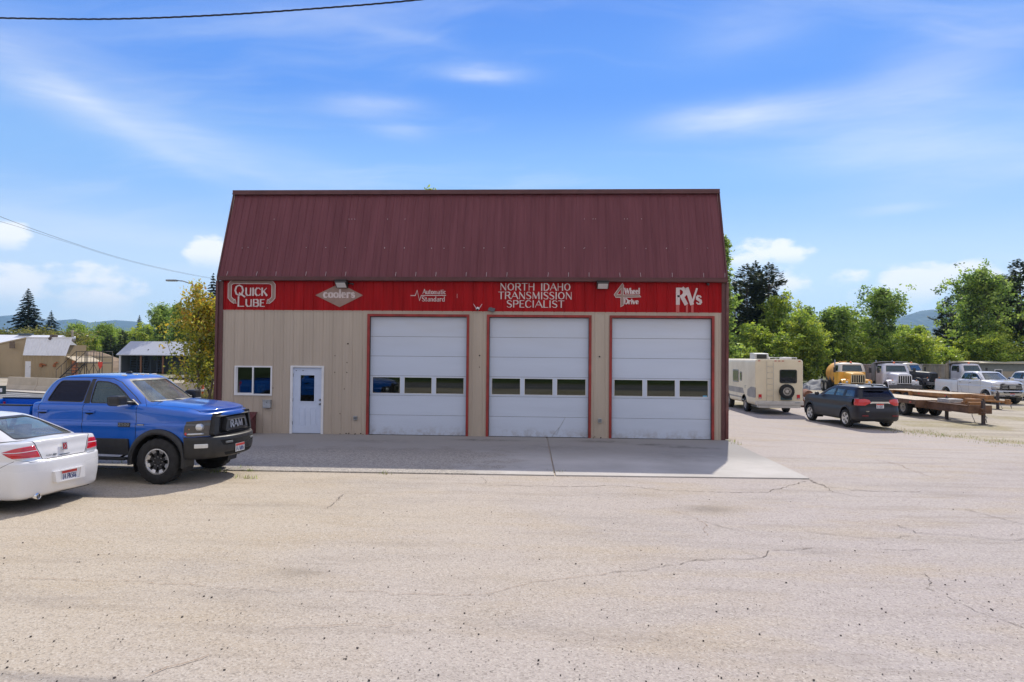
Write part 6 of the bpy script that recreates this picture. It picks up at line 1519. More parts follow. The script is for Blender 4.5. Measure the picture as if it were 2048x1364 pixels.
# ------------------------------------------------------------------ bonneted work trucks (local x forward, origin under the front axle)
def worktruck(name, label, cat, loc, ang, col, body, colname, roofcol=None, open_door=False, grille=M_CHROME, bodycol=None):
    t = thing(name, label, cat, loc, ang)
    B = mat(colname, col, .45, var=.12, vscale=1.5, coat=.3, dirt=((.25, .18, .11), .4))
    R = mat(colname+'_roof', roofcol, .45, var=.1) if roofcol else B
    # bonnet
    rows = []
    for z, y0, y1, dx in ((.95, .50, .62, 0), (1.3, .52, .66, -.01), (1.55, .50, .66, -.02), (1.66, .44, .60, -.05), (1.70, .30, .40, -.10), (1.71, 0, 0, -.12)):
        rows.append([(.85+dx, 0, z), (.85+dx, y0*.6, z), (.84+dx, y0, z), (.3, (y0+y1)/2, z+.03), (-.3, y1, z+.07 if z > 1.5 else z), (-.75, y1+.02 if y1 else 0, z+.12 if z > 1.5 else z)])
    bm = net(rows, 4, 4); bm_obj('bonnet', bm, B, t, smooth=True)
    # wings
    for sg in (1, -1):
        m = MB(); k = 12; prev = None
        for i in range(k+1):
            a = pi*i/k; x, z = .62*cos(a), .55+.62*sin(a)*1.05
            cur = [m.bm.verts.new((x, sg*y, zz)) for y, zz in ((.50, z+.05), (.85, z+.04), (1.05, z), (1.07, z-.12))]
            if prev:
                for j in range(3): m.bm.faces.new((prev[j], prev[j+1], cur[j+1], cur[j]))
            prev = cur
        m.box(.45, .84, sg*.52 if sg > 0 else -1.02, 1.02 if sg > 0 else -.52, .80, 1.18, bev=.05)
        wg = m.build('wing', B, t, angle=50)
        m = MB(); m.lathe([(.001, .87), (.09, .865), (.10, .84)], 18, 'x', (0, sg*.80, 1.0)); m.build('headlight', M_CLEARLENS, t)
        m = MB(); m.ball((.80, sg*.85, 1.22), .05); m.build('indicator', M_AMBER, t)
        m = MB(); m.tube([(-.8, sg*1.1, 1.75), (-.75, sg*1.32, 1.75), (-.75, sg*1.32, 2.15), (-.8, sg*1.1, 2.15)], .012); m.box(-.78, -.72, sg*1.32-.09, sg*1.32+.09, 1.72, 2.14, bev=.01); m.build('side_mirror', M_BLACK, t)
    m = MB(); m.box(.84, .87, -.47, .47, .98, 1.56); m.build('grille_opening', M_DARK, t)
    m = MB()
    m.prism([(-.52, .94), (-.50, 1.60), (.50, 1.60), (.52, .94)], lambda u, v, d: (d, u, v), .84, .90, holes=[[(-.46, .99), (-.44, 1.55), (.44, 1.55), (.46, .99)]])
    for k in range(-2, 3): m.box(.87, .905, k*.16-.022, k*.16+.022, .98, 1.56)
    m.build('grille', grille, t)
    m = MB(); m.box(.88, 1.08, -1.15, 1.15, .60, .86, bev=.02); m.build('front_bumper', mat(colname+'_bumper', (.07, .07, .08) if body != 'tank' else (.05, .05, .05), .5), t)
    # cab
    cr = [[(-.70, 0, 1.40), (-.72, .7, 1.40), (-.80, .98, 1.40), (-1.3, 1.03, 1.40), (-2.1, 1.03, 1.40), (-2.25, .9, 1.40), (-2.27, 0, 1.40)],
          [(-.70, 0, 1.78), (-.72, .7, 1.78), (-.80, .96, 1.78), (-1.3, 1.02, 1.78), (-2.1, 1.02, 1.78), (-2.25, .9, 1.78), (-2.27, 0, 1.78)],
          [(-.92, 0, 2.25), (-.93, .66, 2.25), (-1.0, .88, 2.25), (-1.3, .95, 2.25), (-2.1, .96, 2.25), (-2.22, .86, 2.25), (-2.25, 0, 2.25)],
          [(-.98, 0, 2.42), (-1.0, .60, 2.42), (-1.08, .80, 2.42), (-1.35, .87, 2.43), (-2.0, .88, 2.43), (-2.15, .78, 2.42), (-2.18, 0, 2.42)],
          [(-1.2, 0, 2.49), (-1.2, .3, 2.49), (-1.25, .4, 2.49), (-1.4, .42, 2.50), (-1.9, .42, 2.50), (-2.0, .4, 2.49), (-2.0, 0, 2.49)],
          [(-1.3, 0, 2.50), (-1.3, 0, 2.50), (-1.32, 0, 2.50), (-1.4, 0, 2.50), (-1.8, 0, 2.50), (-1.9, 0, 2.50), (-1.9, 0, 2.50)]]
    low = [(x, y, .75) for x, y, z in cr[0]]
    gm = net([low]+cr, 5, 5)
    for f in gm.faces: f.material_index = 1 if f.calc_center_median().z > 1.78 and roofcol else 0
    window_cut(gm, [(-.76, 1.84), (.76, 1.84), (.68, 2.32), (-.68, 2.32)], 'front', lambda c: c.x > -1.15 and abs(c.y) < .86, t, M_WINMID, 'windscreen', rim=.03, rr=.06)
    for sg in (1, -1): window_cut(gm, [(-1.05, 1.82), (-1.15, 2.28), (-1.95, 2.30), (-2.0, 1.82)], 'side', lambda c, sg=sg: c.y*sg > .8, t, M_WINMID, 'door_window', rim=.03, rr=.05)
    for ln in ([(-1.0, 1.78), (-1.0, .8)], [(-2.08, 2.3), (-2.08, .8)]): seam(gm, ln, 'side', lambda c: abs(c.y) > .85, .014) if not roofcol else None
    bm_obj('cab', gm, [B, R], t, smooth=True)
    m = MB(); m.box(-2.2, -1.9, -.85, .85, 1.2, 2.05, bev=.04); m.build('bench_seat', mat('tan_vinyl', (.34, .18, .11), .7), t)
    m = MB(); m.ball((-1.2, 0, 2.54), .09, sc=(1, 1, 1.1)); m.build('beacon', mat('orange_beacon', (.8, .16, .03), .2, coat=1), t)
    m = MB(); m.box(-7.0, .85, -.42, -.30, .62, .85); m.box(-7.0, .85, .30, .42, .62, .85); m.cyl((0, -.8, .5), (0, .8, .5), .07); m.cyl((-4.6, -.8, .5), (-4.6, .8, .5), .09); m.box(-2.3, -1.2, .55, 1.0, .55, .95, bev=.04); m.box(-2.3, -1.2, -1.0, -.55, .55, .95, bev=.04); m.build('chassis', M_BLACK, t)
    m = MB(); m.cyl((-2.42, -.9, .9), (-2.42, -.9, 2.75), .055); m.build('exhaust_stack', M_STEEL, t)
    for sg in (1, -1):
        wheel(t, 0, sg*.98, .50, .50, .27, .27, sg, 'steel')
        for xc in (-4.6, -5.9) if body != 'flat' else (-4.6,): wheel(t, xc, sg*.90, .50, .50, .46, .27, sg, 'steel')
    Bc = mat(colname+'_body', bodycol or col, .6, var=.2, vscale=1.2, dirt=((.28, .15, .07), .55))
    if body == 'tank':
        m = MB(); m.lathe([(.001, -2.50), (.7, -2.56), (.88, -2.75), (.94, -3.05), (.94, -5.3), (.88, -5.6), (.7, -5.8), (.001, -5.9)], 32, 'x', (0, 0, 1.58), 0)
        tk = m.build('tank', Bc, t)
        m = MB(); m.cyl((-3.6, 0, 2.45), (-3.6, 0, 2.62), .3, n=20); m.build('tank_hatch', Bc, tk)
        m = MB(); m.box(-5.5, -2.6, -.5, .5, .86, 1.0)
        for x in (-3, -4.2, -5.3): m.box(x-.06, x+.06, -.9, .9, 1.0, 1.35)
        m.build('tank_cradle', M_STEEL, t)
        m = MB(); m.tube([(-2.5, 1.05, 1.0), (-2.4, 1.2, .9), (-2.45, 1.25, .6), (-2.7, 1.2, .45)], .06); m.box(-3.3, -2.5, .9, 1.3, .9, 1.3, bev=.05); m.build('pump', mat('rusty_orange_pump', (.35, .12, .04), .7, var=.4), t)
    elif body in ('dump', 'van'):
        z1 = 2.35 if body == 'dump' else 3.0
        m = MB(); y = 1.15
        m.prism([(-2.55, 1.1), (-2.55, z1), (-6.9, z1), (-6.9, 1.1)], lambda u, v, d: (u, d, v), y-.06, y); m.prism([(-2.55, 1.1), (-2.55, z1), (-6.9, z1), (-6.9, 1.1)], lambda u, v, d: (u, d, v), -y, -y+.06)
        m.box(-2.62, -2.551, -y, y, 1.1, z1+.15); m.box(-6.96, -6.901, -y, y, 1.1, z1); m.box(-6.9, -2.55, -y+.06, y-.06, 1.05, 1.12)
        for sg in (1, -1):
            for k in range(7): m.box(-6.8+k*.68, -6.72+k*.68, sg*(y+.001) if sg > 0 else -y-.07, y+.07 if sg > 0 else -y-.001, 1.15, z1-.06)
            m.box(-6.9, -2.6, (y+.001) if sg > 0 else -y-.09, (y+.09) if sg > 0 else -y-.001, z1-.05, z1+.05)
        if body == 'dump': m.prism([(-2.62, z1+.10), (-2.62, z1+.20), (-1.25, z1+.30), (-1.25, z1+.24)], lambda u, v, d: (u, d, v), -1.05, 1.05)
        m.build('dump_body', Bc, t)
        if body == 'dump':
            m = MB(); m.box(-6.8, -2.7, -1.0, 1.0, z1-.25, z1-.10); m.build('load', mat('dark_soil', (.10, .06, .04), .95, var=.4), t)
    elif body == 'flat':
        m = MB(); m.box(-6.6, -2.5, -1.15, 1.15, .95, 1.08, bev=.01); m.box(-2.6, -2.5, -1.1, 1.1, 1.08, 2.1); m.build('flat_deck', M_STEEL, t)
    if open_door:
        m = MB(); m.box(-1.0, -.05, 1.10, 1.15, 1.15, 1.75); m.prism([(-1.0, 1.751), (-.93, 2.30), (-.15, 2.28), (-.05, 1.751)], lambda u, v, d: (u, d, v), 1.11, 1.145, holes=[[(-.93, 1.80), (-.87, 2.24), (-.21, 2.22), (-.12, 1.80)]])
        d_ = m.build('open_door', B, t); d_.rotation_euler = (0, 0, radians(60)); d_.location = (-1.55, .15, 0)
    return t
worktruck('tanker_truck', 'yellow tanker truck with an open door and orange roof beacon in front of the trees', 'tanker truck', (34.35, 34.8, -.36), radians(-99), (.78, .40, .04), 'tank', 'chrome_yellow', (.62, .58, .50), True, mat('cream_bars', (.55, .47, .32), .5), (.62, .31, .06))
p = gp(1774, 791)
worktruck('dump_truck', 'white dump truck with a silver header and barred grille beside the yellow tanker', 'dump truck', (p.x+1.0, p.y+.0, -.36), radians(-96), (.60, .61, .66), 'dump', 'white_truck', None, False, mat('white_bars', (.6, .6, .62), .4), (.30, .31, .33))
p = gp(1905, 785)
worktruck('dump_truck', 'white cab dump truck with a cream bed of dark soil behind the white pickup', 'dump truck', (p.x+3.1, p.y+1.5, -.36), radians(-84), (.58, .58, .62), 'dump', 'white_truck_two', None, False, mat('white_bars', (.6, .6, .62), .4), (.48, .42, .33))
p = gp(1838, 783)
worktruck('flatbed_truck', 'old dark truck with a pale roof and flat deck behind the equipment trailers', 'flatbed truck', (p.x+1.0, p.y+1.0, -.36), radians(-60), (.02, .022, .035), 'flat', 'dark_truck', (.50, .47, .42), False, M_BLACK)
# white freight box behind the dump truck
def freight(px0, px1, pyt, depth, lab):
    a, b_ = at(px0, pyt, depth), at(px1, pyt, depth+2)
    L = (b_-a).length; ang = atan2(b_.y-a.y, b_.x-a.x)
    t = thing('box_trailer', lab, 'box trailer', (a.x, a.y, -.36), ang); H = a.z+.36
    W_ = mat('grey_white_trailer', (.50, .49, .48), .6, var=.12, vscale=1.5, dirt=((.32, .22, .12), .6))
    m = MB(); m.box(0, L, 0, 2.4, 1.0, H, bev=.02)
    for k in range(1, 12): m.box(k*L/12-.012, k*L/12+.012, -.012, -.0005, 1.05, H-.05)
    m.box(-.02, L+.02, -.02, -.0006, H-.06, H+.01); m.build('box', W_, t)
    m = MB(); m.box(.2, L-.2, .5, 1.9, .75, .999); m.build('underframe', M_BLACK, t)
    for x in (L-1.0, L-2.1): wheel(t, x, .15, .48, .48, .3, .26, -1, 'steel'); wheel(t, x, 2.2, .48, .48, .3, .26, 1, 'steel')
    m = MB(); m.box(.9, 1.0, .3, .4, 0, 1.0); m.box(.9, 1.0, 2.0, 2.1, 0, 1.0); m.build('landing_leg', M_STEEL, t)
    m = MB()
    letters(m, 'GMC', .5, H-.62, .9, .26, lambda u, v, d: (u, -.014-d, v), .002, .16, 0, .12); m.build('faded_logo', mat('faded_logo_ink', (.12, .10, .22), .7), t, recalc=False) if False else m.bm.free()
freight(1793, 1845, 728.5, 62, 'long white box trailer with rusty stains behind the white dump truck')

# ------------------------------------------------------------------ white pickups
P_WHITE = dict(paint=paint('white_truck_paint', (.66, .67, .70), .28, .9, .12), low=paint('white_truck_paint', (.66, .67, .70)), clad=False, flareblack=False, flare=.03, rearglass=M_WINMID, wheel='alloy', wheelR=.41,
               style='bars', barmat=mat('bright_grille_bar', (.35, .36, .38), .25, .9), grillemat=mat('dark_chrome', (.10, .10, .11), .3, .8), bumper=mat('chrome_bumper', (.5, .5, .52), .2, .9), lampmat=M_CLEARLENS, markers=False, cover=False, badges=False, mirror=M_CHROME)
wa = radians(-86)
pw = pickup('pickup_truck', 'white crew cab pickup parked behind the equipment trailers', (39.55, 25.6, -.36), wa, P_WHITE)
pw.scale = (1.03, 1.03, 1.03)
pw2 = copy_tree(pw); pw2.location = (44.6, 28.2, -.36); pw2.rotation_euler.z = radians(-86)
pw2['label'] = 'second white pickup cut off by the right edge of the photo'

# ------------------------------------------------------------------ equipment trailers
M_RUST = mat('rusty_paint', (.14, .072, .040), .75, var=.45, vscale=3, dirt=((.10, .05, .03), .6)); M_WOOD = mat('weathered_deck_wood', (.56, .47, .35), .85, var=.25, vscale=1.5, stretch=(.4, 6, 1), bump=.3)
M_ORANGE = mat('faded_orange_steel', (.33, .155, .05), .65, var=.35, vscale=3, dirt=((.14, .07, .04), .5))
def trailer(name, label, A, B_, W_, L0, deckz, tongue, wz, wheels, mt, jacks, ramp=True, fender=False, beam=False):
    """A: ground point of the near rear axle end, B_: towards the drawbar"""
    ang = atan2(B_[1]-A[1], B_[0]-A[0])
    t = thing(name, label, 'trailer', (A[0], A[1], -.36), ang)
    m = MB(); n = 14
    for k in range(n): y = -W_/2+W_*k/n; m.box(-L0, 1.9, y+.005, y+W_/n-.005, deckz, deckz+.045)
    m.build('deck', M_WOOD, t)
    m = MB()
    for y in (-W_/2-.04, W_/2): m.box(-L0, 1.95, y, y+.04, deckz-.16, deckz+.055)
    for y in (-.45, .40): m.box(-L0, 1.9+tongue*.55, y, y+.12, deckz-.36, deckz-.165)
    for k in range(int(L0+1.9)*2): m.box(-L0+.1+k*.5, -L0+.17+k*.5, -W_/2, W_/2, deckz-.16, deckz-.005)
    m.box(1.9, 1.97, -W_/2-.04, W_/2+.04, deckz-.30, deckz+.06)
    m.build('frame', mt, t)
    m = MB()
    for y in (-.5, .5):
        if beam:
            yy = y*.9; m.box(1.975, 1.9+tongue, yy-.012, yy+.012, deckz-.29, deckz-.01); m.box(1.975, 1.9+tongue, yy-.08, yy+.08, deckz-.009, deckz+.02); m.box(1.975, 1.9+tongue, yy-.08, yy+.08, deckz-.32, deckz-.291)
        else: m.cyl((1.95, y, deckz-.26), (1.95+tongue, y*.12, deckz-.26), .07, n=6)
    if beam: m.box(1.88+tongue, 1.96+tongue, -.5, .5, deckz-.33, deckz+.04)
    m.box(1.95+tongue*.5, 1.95+tongue*.58, -.32, .32, deckz-.32, deckz-.2)
    m.box(1.9+tongue, 2.2+tongue, -.06, .06, deckz-.38, deckz-.1, bev=.02); m.tube([(2.2+tongue+.08*cos(a), .08*sin(a), deckz-.28) for a in [2*pi*k/12 for k in range(12)]], .025, closed=True)
    m.box(1.95+tongue*.2, 1.95+tongue*.6, -.25, .25, deckz-.18, deckz+.05, bev=.02)
    m.build('drawbar', mt, t)
    if beam:
        m = MB(); m.box(2.6, 3.5, -.36, .36, deckz+.02, deckz+.20, bev=.02); m.build('toolbox', mat('grey_toolbox', (.42, .40, .38), .6, var=.3), t)
        m = MB(); m.box(4.3, 4.9, -.3, .3, deckz-.02, deckz+.16, bev=.03); m.cyl((4.6, -.34, deckz+.2), (4.6, .34, deckz+.2), .1); m.build('winch', M_ORANGE, t)
    for (x, y) in jacks:
        m = MB(); m.box(x-.06, x+.06, y-.06, y+.06, .03, deckz+.25, bev=.01); m.box(x-.15, x+.15, y-.12, y+.12, .0, .03); m.cyl((x, y, deckz+.25), (x, y, deckz+.34), .03); m.build('jack', mat('dark_jack', (.06, .045, .045), .7, var=.3), t)
    if tongue > 1:
        m = MB(); xx = 1.95+tongue; m.tube([(xx-.1, .1, deckz-.2), (xx+.15, .2, deckz-.5), (xx+.1, .18, .25), (xx+.2, .15, .1)], .018); m.tube([(xx-.3, -.1, deckz-.2), (xx-.25, -.2, .4), (xx-.05, -.18, .06)], .014); m.build('safety_chain', M_STEEL, t)
    for x in wheels:
        for sg in (1, -1): wheel(t, x, sg*(W_/2-(.25 if not fender else -.15)), wz, wz, .30 if not fender else .22, wz*.55, sg, 'steel')
        m = MB(); m.cyl((x, -W_/2+.1, wz), (x, W_/2-.1, wz), .05); m.build('axle', M_BLACK, t)
    if fender:
        for sg in (1, -1):
            m = MB(); x0_, x1_ = min(wheels)-wz-.08, max(wheels)+wz+.08; ya, yb = sorted((sg*(W_/2+.02), sg*(W_/2+.30)))
            m.prism([(x0_, wz*.9), (x0_+.12, wz*2+.12), (x1_-.12, wz*2+.12), (x1_, wz*.9), (x1_-.03, wz*.9), (x1_-.15, wz*2+.08), (x0_+.15, wz*2+.08), (x0_+.03, wz*.9)], lambda u, v, d: (u, d, v), ya, yb); m.build('fender', mt, t)
    if ramp:
        m = MB(); m.prism([(-L0-1.1, deckz-.38), (-L0, deckz+.03), (-L0, deckz-.04), (-L0-1.1, deckz-.45)], lambda u, v, d: (u, d, v), -W_/2, W_/2); m.build('ramp', M_WOOD, t)
    # red reflectors and a plate on the side rail
    for x in (-L0+.6, -.6, 1.5):
        for sg in (1, -1):
            m = MB(); y = sg*(W_/2+.046); m.box(x-.07, x+.07, min(y, y+sg*.008), max(y, y+sg*.008), deckz-.10, deckz-.04); m.build('reflector', M_REDGLASS, t)
    return t
trailer('equipment_trailer', 'rusty wood decked equipment trailer standing on its jacks behind the dark SUV', (28.85, 15.6), (28.95, 10.6), 1.95, 4.6, .80, 3.2, .42, (-.55, .55), M_RUST, ((2.9, -.1), (5.2, .1)), True, False, True)
trailer('equipment_trailer', 'orange framed trailer with small tandem wheels in front of the white pickup', (34.9, 23.9), (36.2, 18.2), 2.2, 4.4, .72, 2.6, .34, (-2.3, -1.5), M_ORANGE, ((4.0, 0), ), True, True)

# ------------------------------------------------------------------ long low site cabin behind the yard
def cabin(px0, px1, pyt, depth, lab, wl=(.34, .30, .24), name='site_cabin'):
    a, b_ = at(px0, pyt, depth), at(px1, pyt, depth)
    L = (b_-a).length; ang = atan2(b_.y-a.y, b_.x-a.x); t = thing(name, lab, 'cabin', (a.x, a.y, -.36), ang); H = a.z+.36
    m = MB(); m.box(0, L, .0, 3.5, .45, 1.75); m.build('wall', mat('cabin_tan', wl, .7, var=.1), t)
    m = MB(); m.box(.0, L, .002, 3.498, 1.751, H-.14); m.build('upper_wall', mat('cabin_grey_green', (.17, .19, .185), .7, var=.1), t)
    m = MB(); m.prism([(-.35, H-.13), (1.75, H+.02), (3.85, H-.13), (3.85, H-.20), (-.35, H-.20)], lambda u, v, d: (d, u, v), -.2, L+.2); m.build('roof', mat('cabin_roof_cream', (.52, .47, .36), .6, var=.1), t)
    x = .8
    while x < L-1:
        m = MB(); m.box(x, x+.75, -.03, -.001, 1.15, 1.95); w_ = m.build('window_frame', M_WHITEP, t)
        m = MB(); m.box(x+.07, x+.68, -.04, -.031, 1.22, 1.88); m.build('window_pane', mat('dark_pane', (.02, .03, .05), .1, coat=1), w_); x += 2.9
    m = MB(); m.box(.1, L-.1, .1, 3.4, 0, .449); m.build('skirting', mat('cabin_skirt', (.1, .1, .1), .8), t)
cabin(1912, 2230, 722.0, 66, 'long tan and grey cabin with a cream roof behind the parked trucks')
cabin(1857, 1908, 727.5, 70, 'short brown cabin end with pale windows left of the long cabin', (.12, .075, .055))

# debris heap, rusty rolled culvert, berm
d_ = gp(1632, 779)
heap('tarp_heap', (d_.x+.2, d_.y, -.36), 2.2, 1.6, .95, mat('grey_tarp_debris', (.07, .08, .10), .7, var=.6, vscale=5, bump=.6, bscale=4, col2=(.20, .21, .24)), 'grey heap of tarpaulin and rubble at the foot of the trees', 3)
p = gp(1612, 812)
t = thing('culvert_roll', 'rust brown rolled matting lying beside the motorhome', 'rolled matting', (p.x+.35, p.y, -.36), radians(75))
for k, (y, z, r) in enumerate(((0, .27, .27), (.56, .27, .27), (.28, .72, .25))):
    m = MB(); m.lathe([(.001, -1.2)]+[(r*(1 if j % 2 else .93), -1.2+2.4*j/30) for j in range(31)]+[(.001, 1.2)], 20, 'x', (0, y, z)); m.build('roll', mat('rust_matting', (.20, .085, .05), .9, var=.5, vscale=6), t)
# ------------------------------------------------------------------ concrete barriers along the far pavement
M_CONC = mat('barrier_concrete', (.50, .43, .33), .85, var=.14, vscale=1.2, dirt=((.22, .18, .14), .4), bump=.25)
def jersey():
    m = MB(); P = [(-.30, 0), (-.30, .08), (-.14, .33), (-.09, .81), (.09, .81), (.14, .33), (.30, .08), (.30, 0)]
    m.prism(P, lambda u, v, d: (d, u, v), .02, 3.03)
    return m
A0, A1 = Vector((-24.2, 21.5, 0)), Vector((-7.4, 15.0, 0)); dd = (A1-A0); n_ = int(dd.length/3.05)+1; ang = atan2(dd.y, dd.x); dd.normalize()
proto = None
WH = ['at the left edge of the photo', 'seen over the bed of the blue pickup', 'hidden mostly by the blue cab', 'behind the cab of the blue pickup', 'behind the bonnet of the blue pickup', 'beside the orange marker post']
lab = ['concrete barrier standing left of the blue pickup cab', 'concrete barrier just left of the blue cab roof', 'concrete barrier behind the blue pickup cab', 'concrete barrier behind the blue pickup windscreen', 'concrete barrier left of the yellow leaved maple stems', 'concrete barrier behind the maple stems and orange marker post', 'concrete barrier nearest the workshop corner']
for i in range(n_+1):
    p = A0+dd*3.05*i
    if proto is None: proto = jersey().build('concrete_barrier', M_CONC); o = proto
    else: o = proto.copy(); COL.objects.link(o)
    o.location = p; o.rotation_euler = (0, 0, ang); setp(o, lab[min(i, 6)], 'barrier', 'concrete barriers along the far pavement')
o = proto.copy(); COL.objects.link(o); o.location = (-27.5, 22.6, 0); o.rotation_euler = (0, 0, ang-.1); setp(o, 'pale end of a concrete barrier at the left edge of the photo', 'barrier', 'concrete barriers along the far pavement')
p = gp(4, 788); t = thing('sandwich_board', 'small dark sandwich board sign by the road at the left edge', 'sign', p, radians(40))
for sg in (1, -1):
    m = MB(); m.box(-.18, .18, -.012, .012, 0, .48, M=Matrix.Translation((0, sg*.16, 0)) @ Matrix.Rotation(sg*radians(14), 4, 'X')); m.box(-.12, .0, -.016, -.0125, .12, .34, 1, M=Matrix.Translation((0, sg*.16, 0)) @ Matrix.Rotation(sg*radians(14), 4, 'X')); m.build('board', [mat('dark_board', (.012, .03, .03), .5), M_WHITEP], t)
p = gp(405, 801); t = thing('marker_post', 'orange marker post with white band beside the maple stems', 'marker post', p, 0)
m = MB(); m.cyl((0, 0, .04), (0, 0, .95), .055, n=14); m.build('post', mat('safety_orange', (.75, .10, .02), .5), t)
m = MB(); m.cyl((0, 0, .45), (0, 0, .58), .057, n=14); m.build('reflective_band', M_WHITEP, t)
m = MB(); m.cyl((0, 0, 0), (0, 0, .05), .18, n=16); m.build('base', M_RUBBER, t)

# ------------------------------------------------------------------ tan yard building with white roof, far left
def yardbuilding():
    D = 64.0
    c = at(50, 712, D); o_ = Vector((c.x, c.y, 0)); ang = radians(-4)
    t = thing('yard_building', 'tan metal building with a steep white roof and white door on the far left', 'building', o_, ang)
    Wm = mat('yard_tan', (.36, .275, .165), .6, var=.08, vscale=1, stretch=(1, 1, .3)); Rm = mat('white_roof_steel', (.74, .75, .78), .5, var=.06)
    ez = at(95, 711, D).z; tz = at(95, 677, D).z+.05; L = 83/1365*D*1.02
    bm = ribwall(-.35, L, 0, ez, [(.03, .62, -1, at(56, 722.5, D).z)], pitch=.305, h=.02); bm_obj('front_wall', bm, Wm, t)
    m = MB(); m.box(.035, .61, .01, .05, 0, at(56, 722.5, D).z); d_ = m.build('door', M_WHITEP, t)
    m = MB(); m.ball((.55, -.01, 1.0), .04); m.build('door_knob', M_STEEL, d_)
    bm = ribwall(-.0, L+.45, 0, 1.0, [], pitch=.305, h=.03)
    s_ = Vector((0, .75, tz-ez))
    for v in bm.verts: v.co = Vector((v.co.x-(.35*(v.co.z) if v.co.x < 1 else .0*v.co.z)+(.0), -.25+v.co.y+s_.y*v.co.z, ez+(tz-ez)*v.co.z))
    r_ = bm_obj('roof', bm, Rm, t)
    m = MB(); m.box(-.4, L+.5, .45, .6, tz-.02, tz+.09); m.build('ridge_cap', M_WHITEP, r_)
    # gable wall running away to the left, roof slopes
    gz0, gz1 = at(0, 691, D-8).z, tz
    m = MB(); m.face([(-.36, .0, 0), (-.36, .5, tz), (-7.5, -1.5, at(-110, 727, D).z+.6), (-7.5, -1.5, 0)]); m.face([(-.36, 0, 0), (-.36, 0, ez), (-.36, .5, tz)]); m.build('gable_wall', Wm, t, recalc=False)
    m = MB(); m.prism([(-.36, tz+.06), (-7.5, at(-110, 727, D).z+.7), (-7.5, at(-110, 727, D).z+.58), (-.36, tz-.06)], lambda u, v, d: (u, d+(.28*(u+.36)), v), .42, .56); m.build('gable_trim', mat('tan_trim', (.42, .34, .22), .6), t)
    m = MB(); m.box(-1.35, -.85, -.32, -.22, at(20, 687, D).z-.45, at(20, 687, D).z+.2); m.build('gable_vent', mat('brown_vent', (.14, .10, .07), .7), t)
    m = MB(); m.box(-.35, L, 6.5, 6.6, 0, ez); m.box(L-.1, L, .02, 6.5, 0, ez); m.build('rear_wall', Wm, t)
    # lean-to porch on the right with a rusty post
    m = MB(); m.prism([(0, ez-.05), (1.5, ez-.55), (1.5, ez-.63), (0, ez-.13)], lambda u, v, d: (L+u*.75, d, v), .3, 3.5); m.build('porch_roof', mat('tan_trim', (.42, .34, .22), .6), t)
    m = MB(); m.box(L+.6, L+.95, .3, .6, 0, ez-.45); m.build('porch_post', mat('rusty_post', (.34, .12, .05), .8, var=.4), t)
    m = MB(); m.cyl((1.75, -.12, 1.3), (2.3, -.15, 1.15), .07); m.box(1.6, 1.9, -.15, -.02, 1.0, 1.3); m.build('wall_pipe', mat('rusty_orange_pump', (.35, .12, .04), .7, var=.4), t); m = MB(); m.cyl((3.15, -.12, 1.3), (3.5, -.2, 1.45), .07); m.box(3.0, 3.2, -.15, -.02, 1.0, 1.25); m.build('wall_pipe', mat('rusty_orange_pump', (.35, .12, .04), .7, var=.4), t)
    m = MB(); m.box(2.0, 2.5, .55, 1.0, tz+.02, tz+.32, bev=.05); m.cyl((2.2, .3, tz-.1), (2.2, .7, tz+.25), .12); m.build('roof_vent', mat('dark_vent', (.10, .07, .06), .7), t)
    m = MB(); m.cyl((-2.4, -1.1, .2), (-2.2, -1.1, 1.9), .03); m.box(-3.1, -2.6, -1.3, -1.0, .8, 1.6); m.build('meter_box', M_GALV, t)
    # white roofed wing behind
    D2 = 78; a = at(-60, 668, D2); b_ = at(97, 668.5, D2)
    t2 = thing('yard_building', 'long white roofed building behind the tan yard building', 'building', (a.x, a.y, 0), atan2(b_.y-a.y, b_.x-a.x)); L2 = (b_-a).length
    m = MB(); m.box(0, L2, 0, 7, 0, a.z-1.1); m.build('wall', Wm, t2)
    m = MB(); m.prism([(-.3, a.z-1.12), (2.2, a.z), (4.7, a.z-1.12)], lambda u, v, d: (d, u, v), -.3, L2+.3); m.build('roof', Rm, t2)
    m = MB(); m.box(L2*.45, L2*.62, 1.9, 2.5, a.z+.0, a.z+.18); m.build('roof_vent', mat('slate_vent', (.08, .11, .14), .6), t2)
yardbuilding()

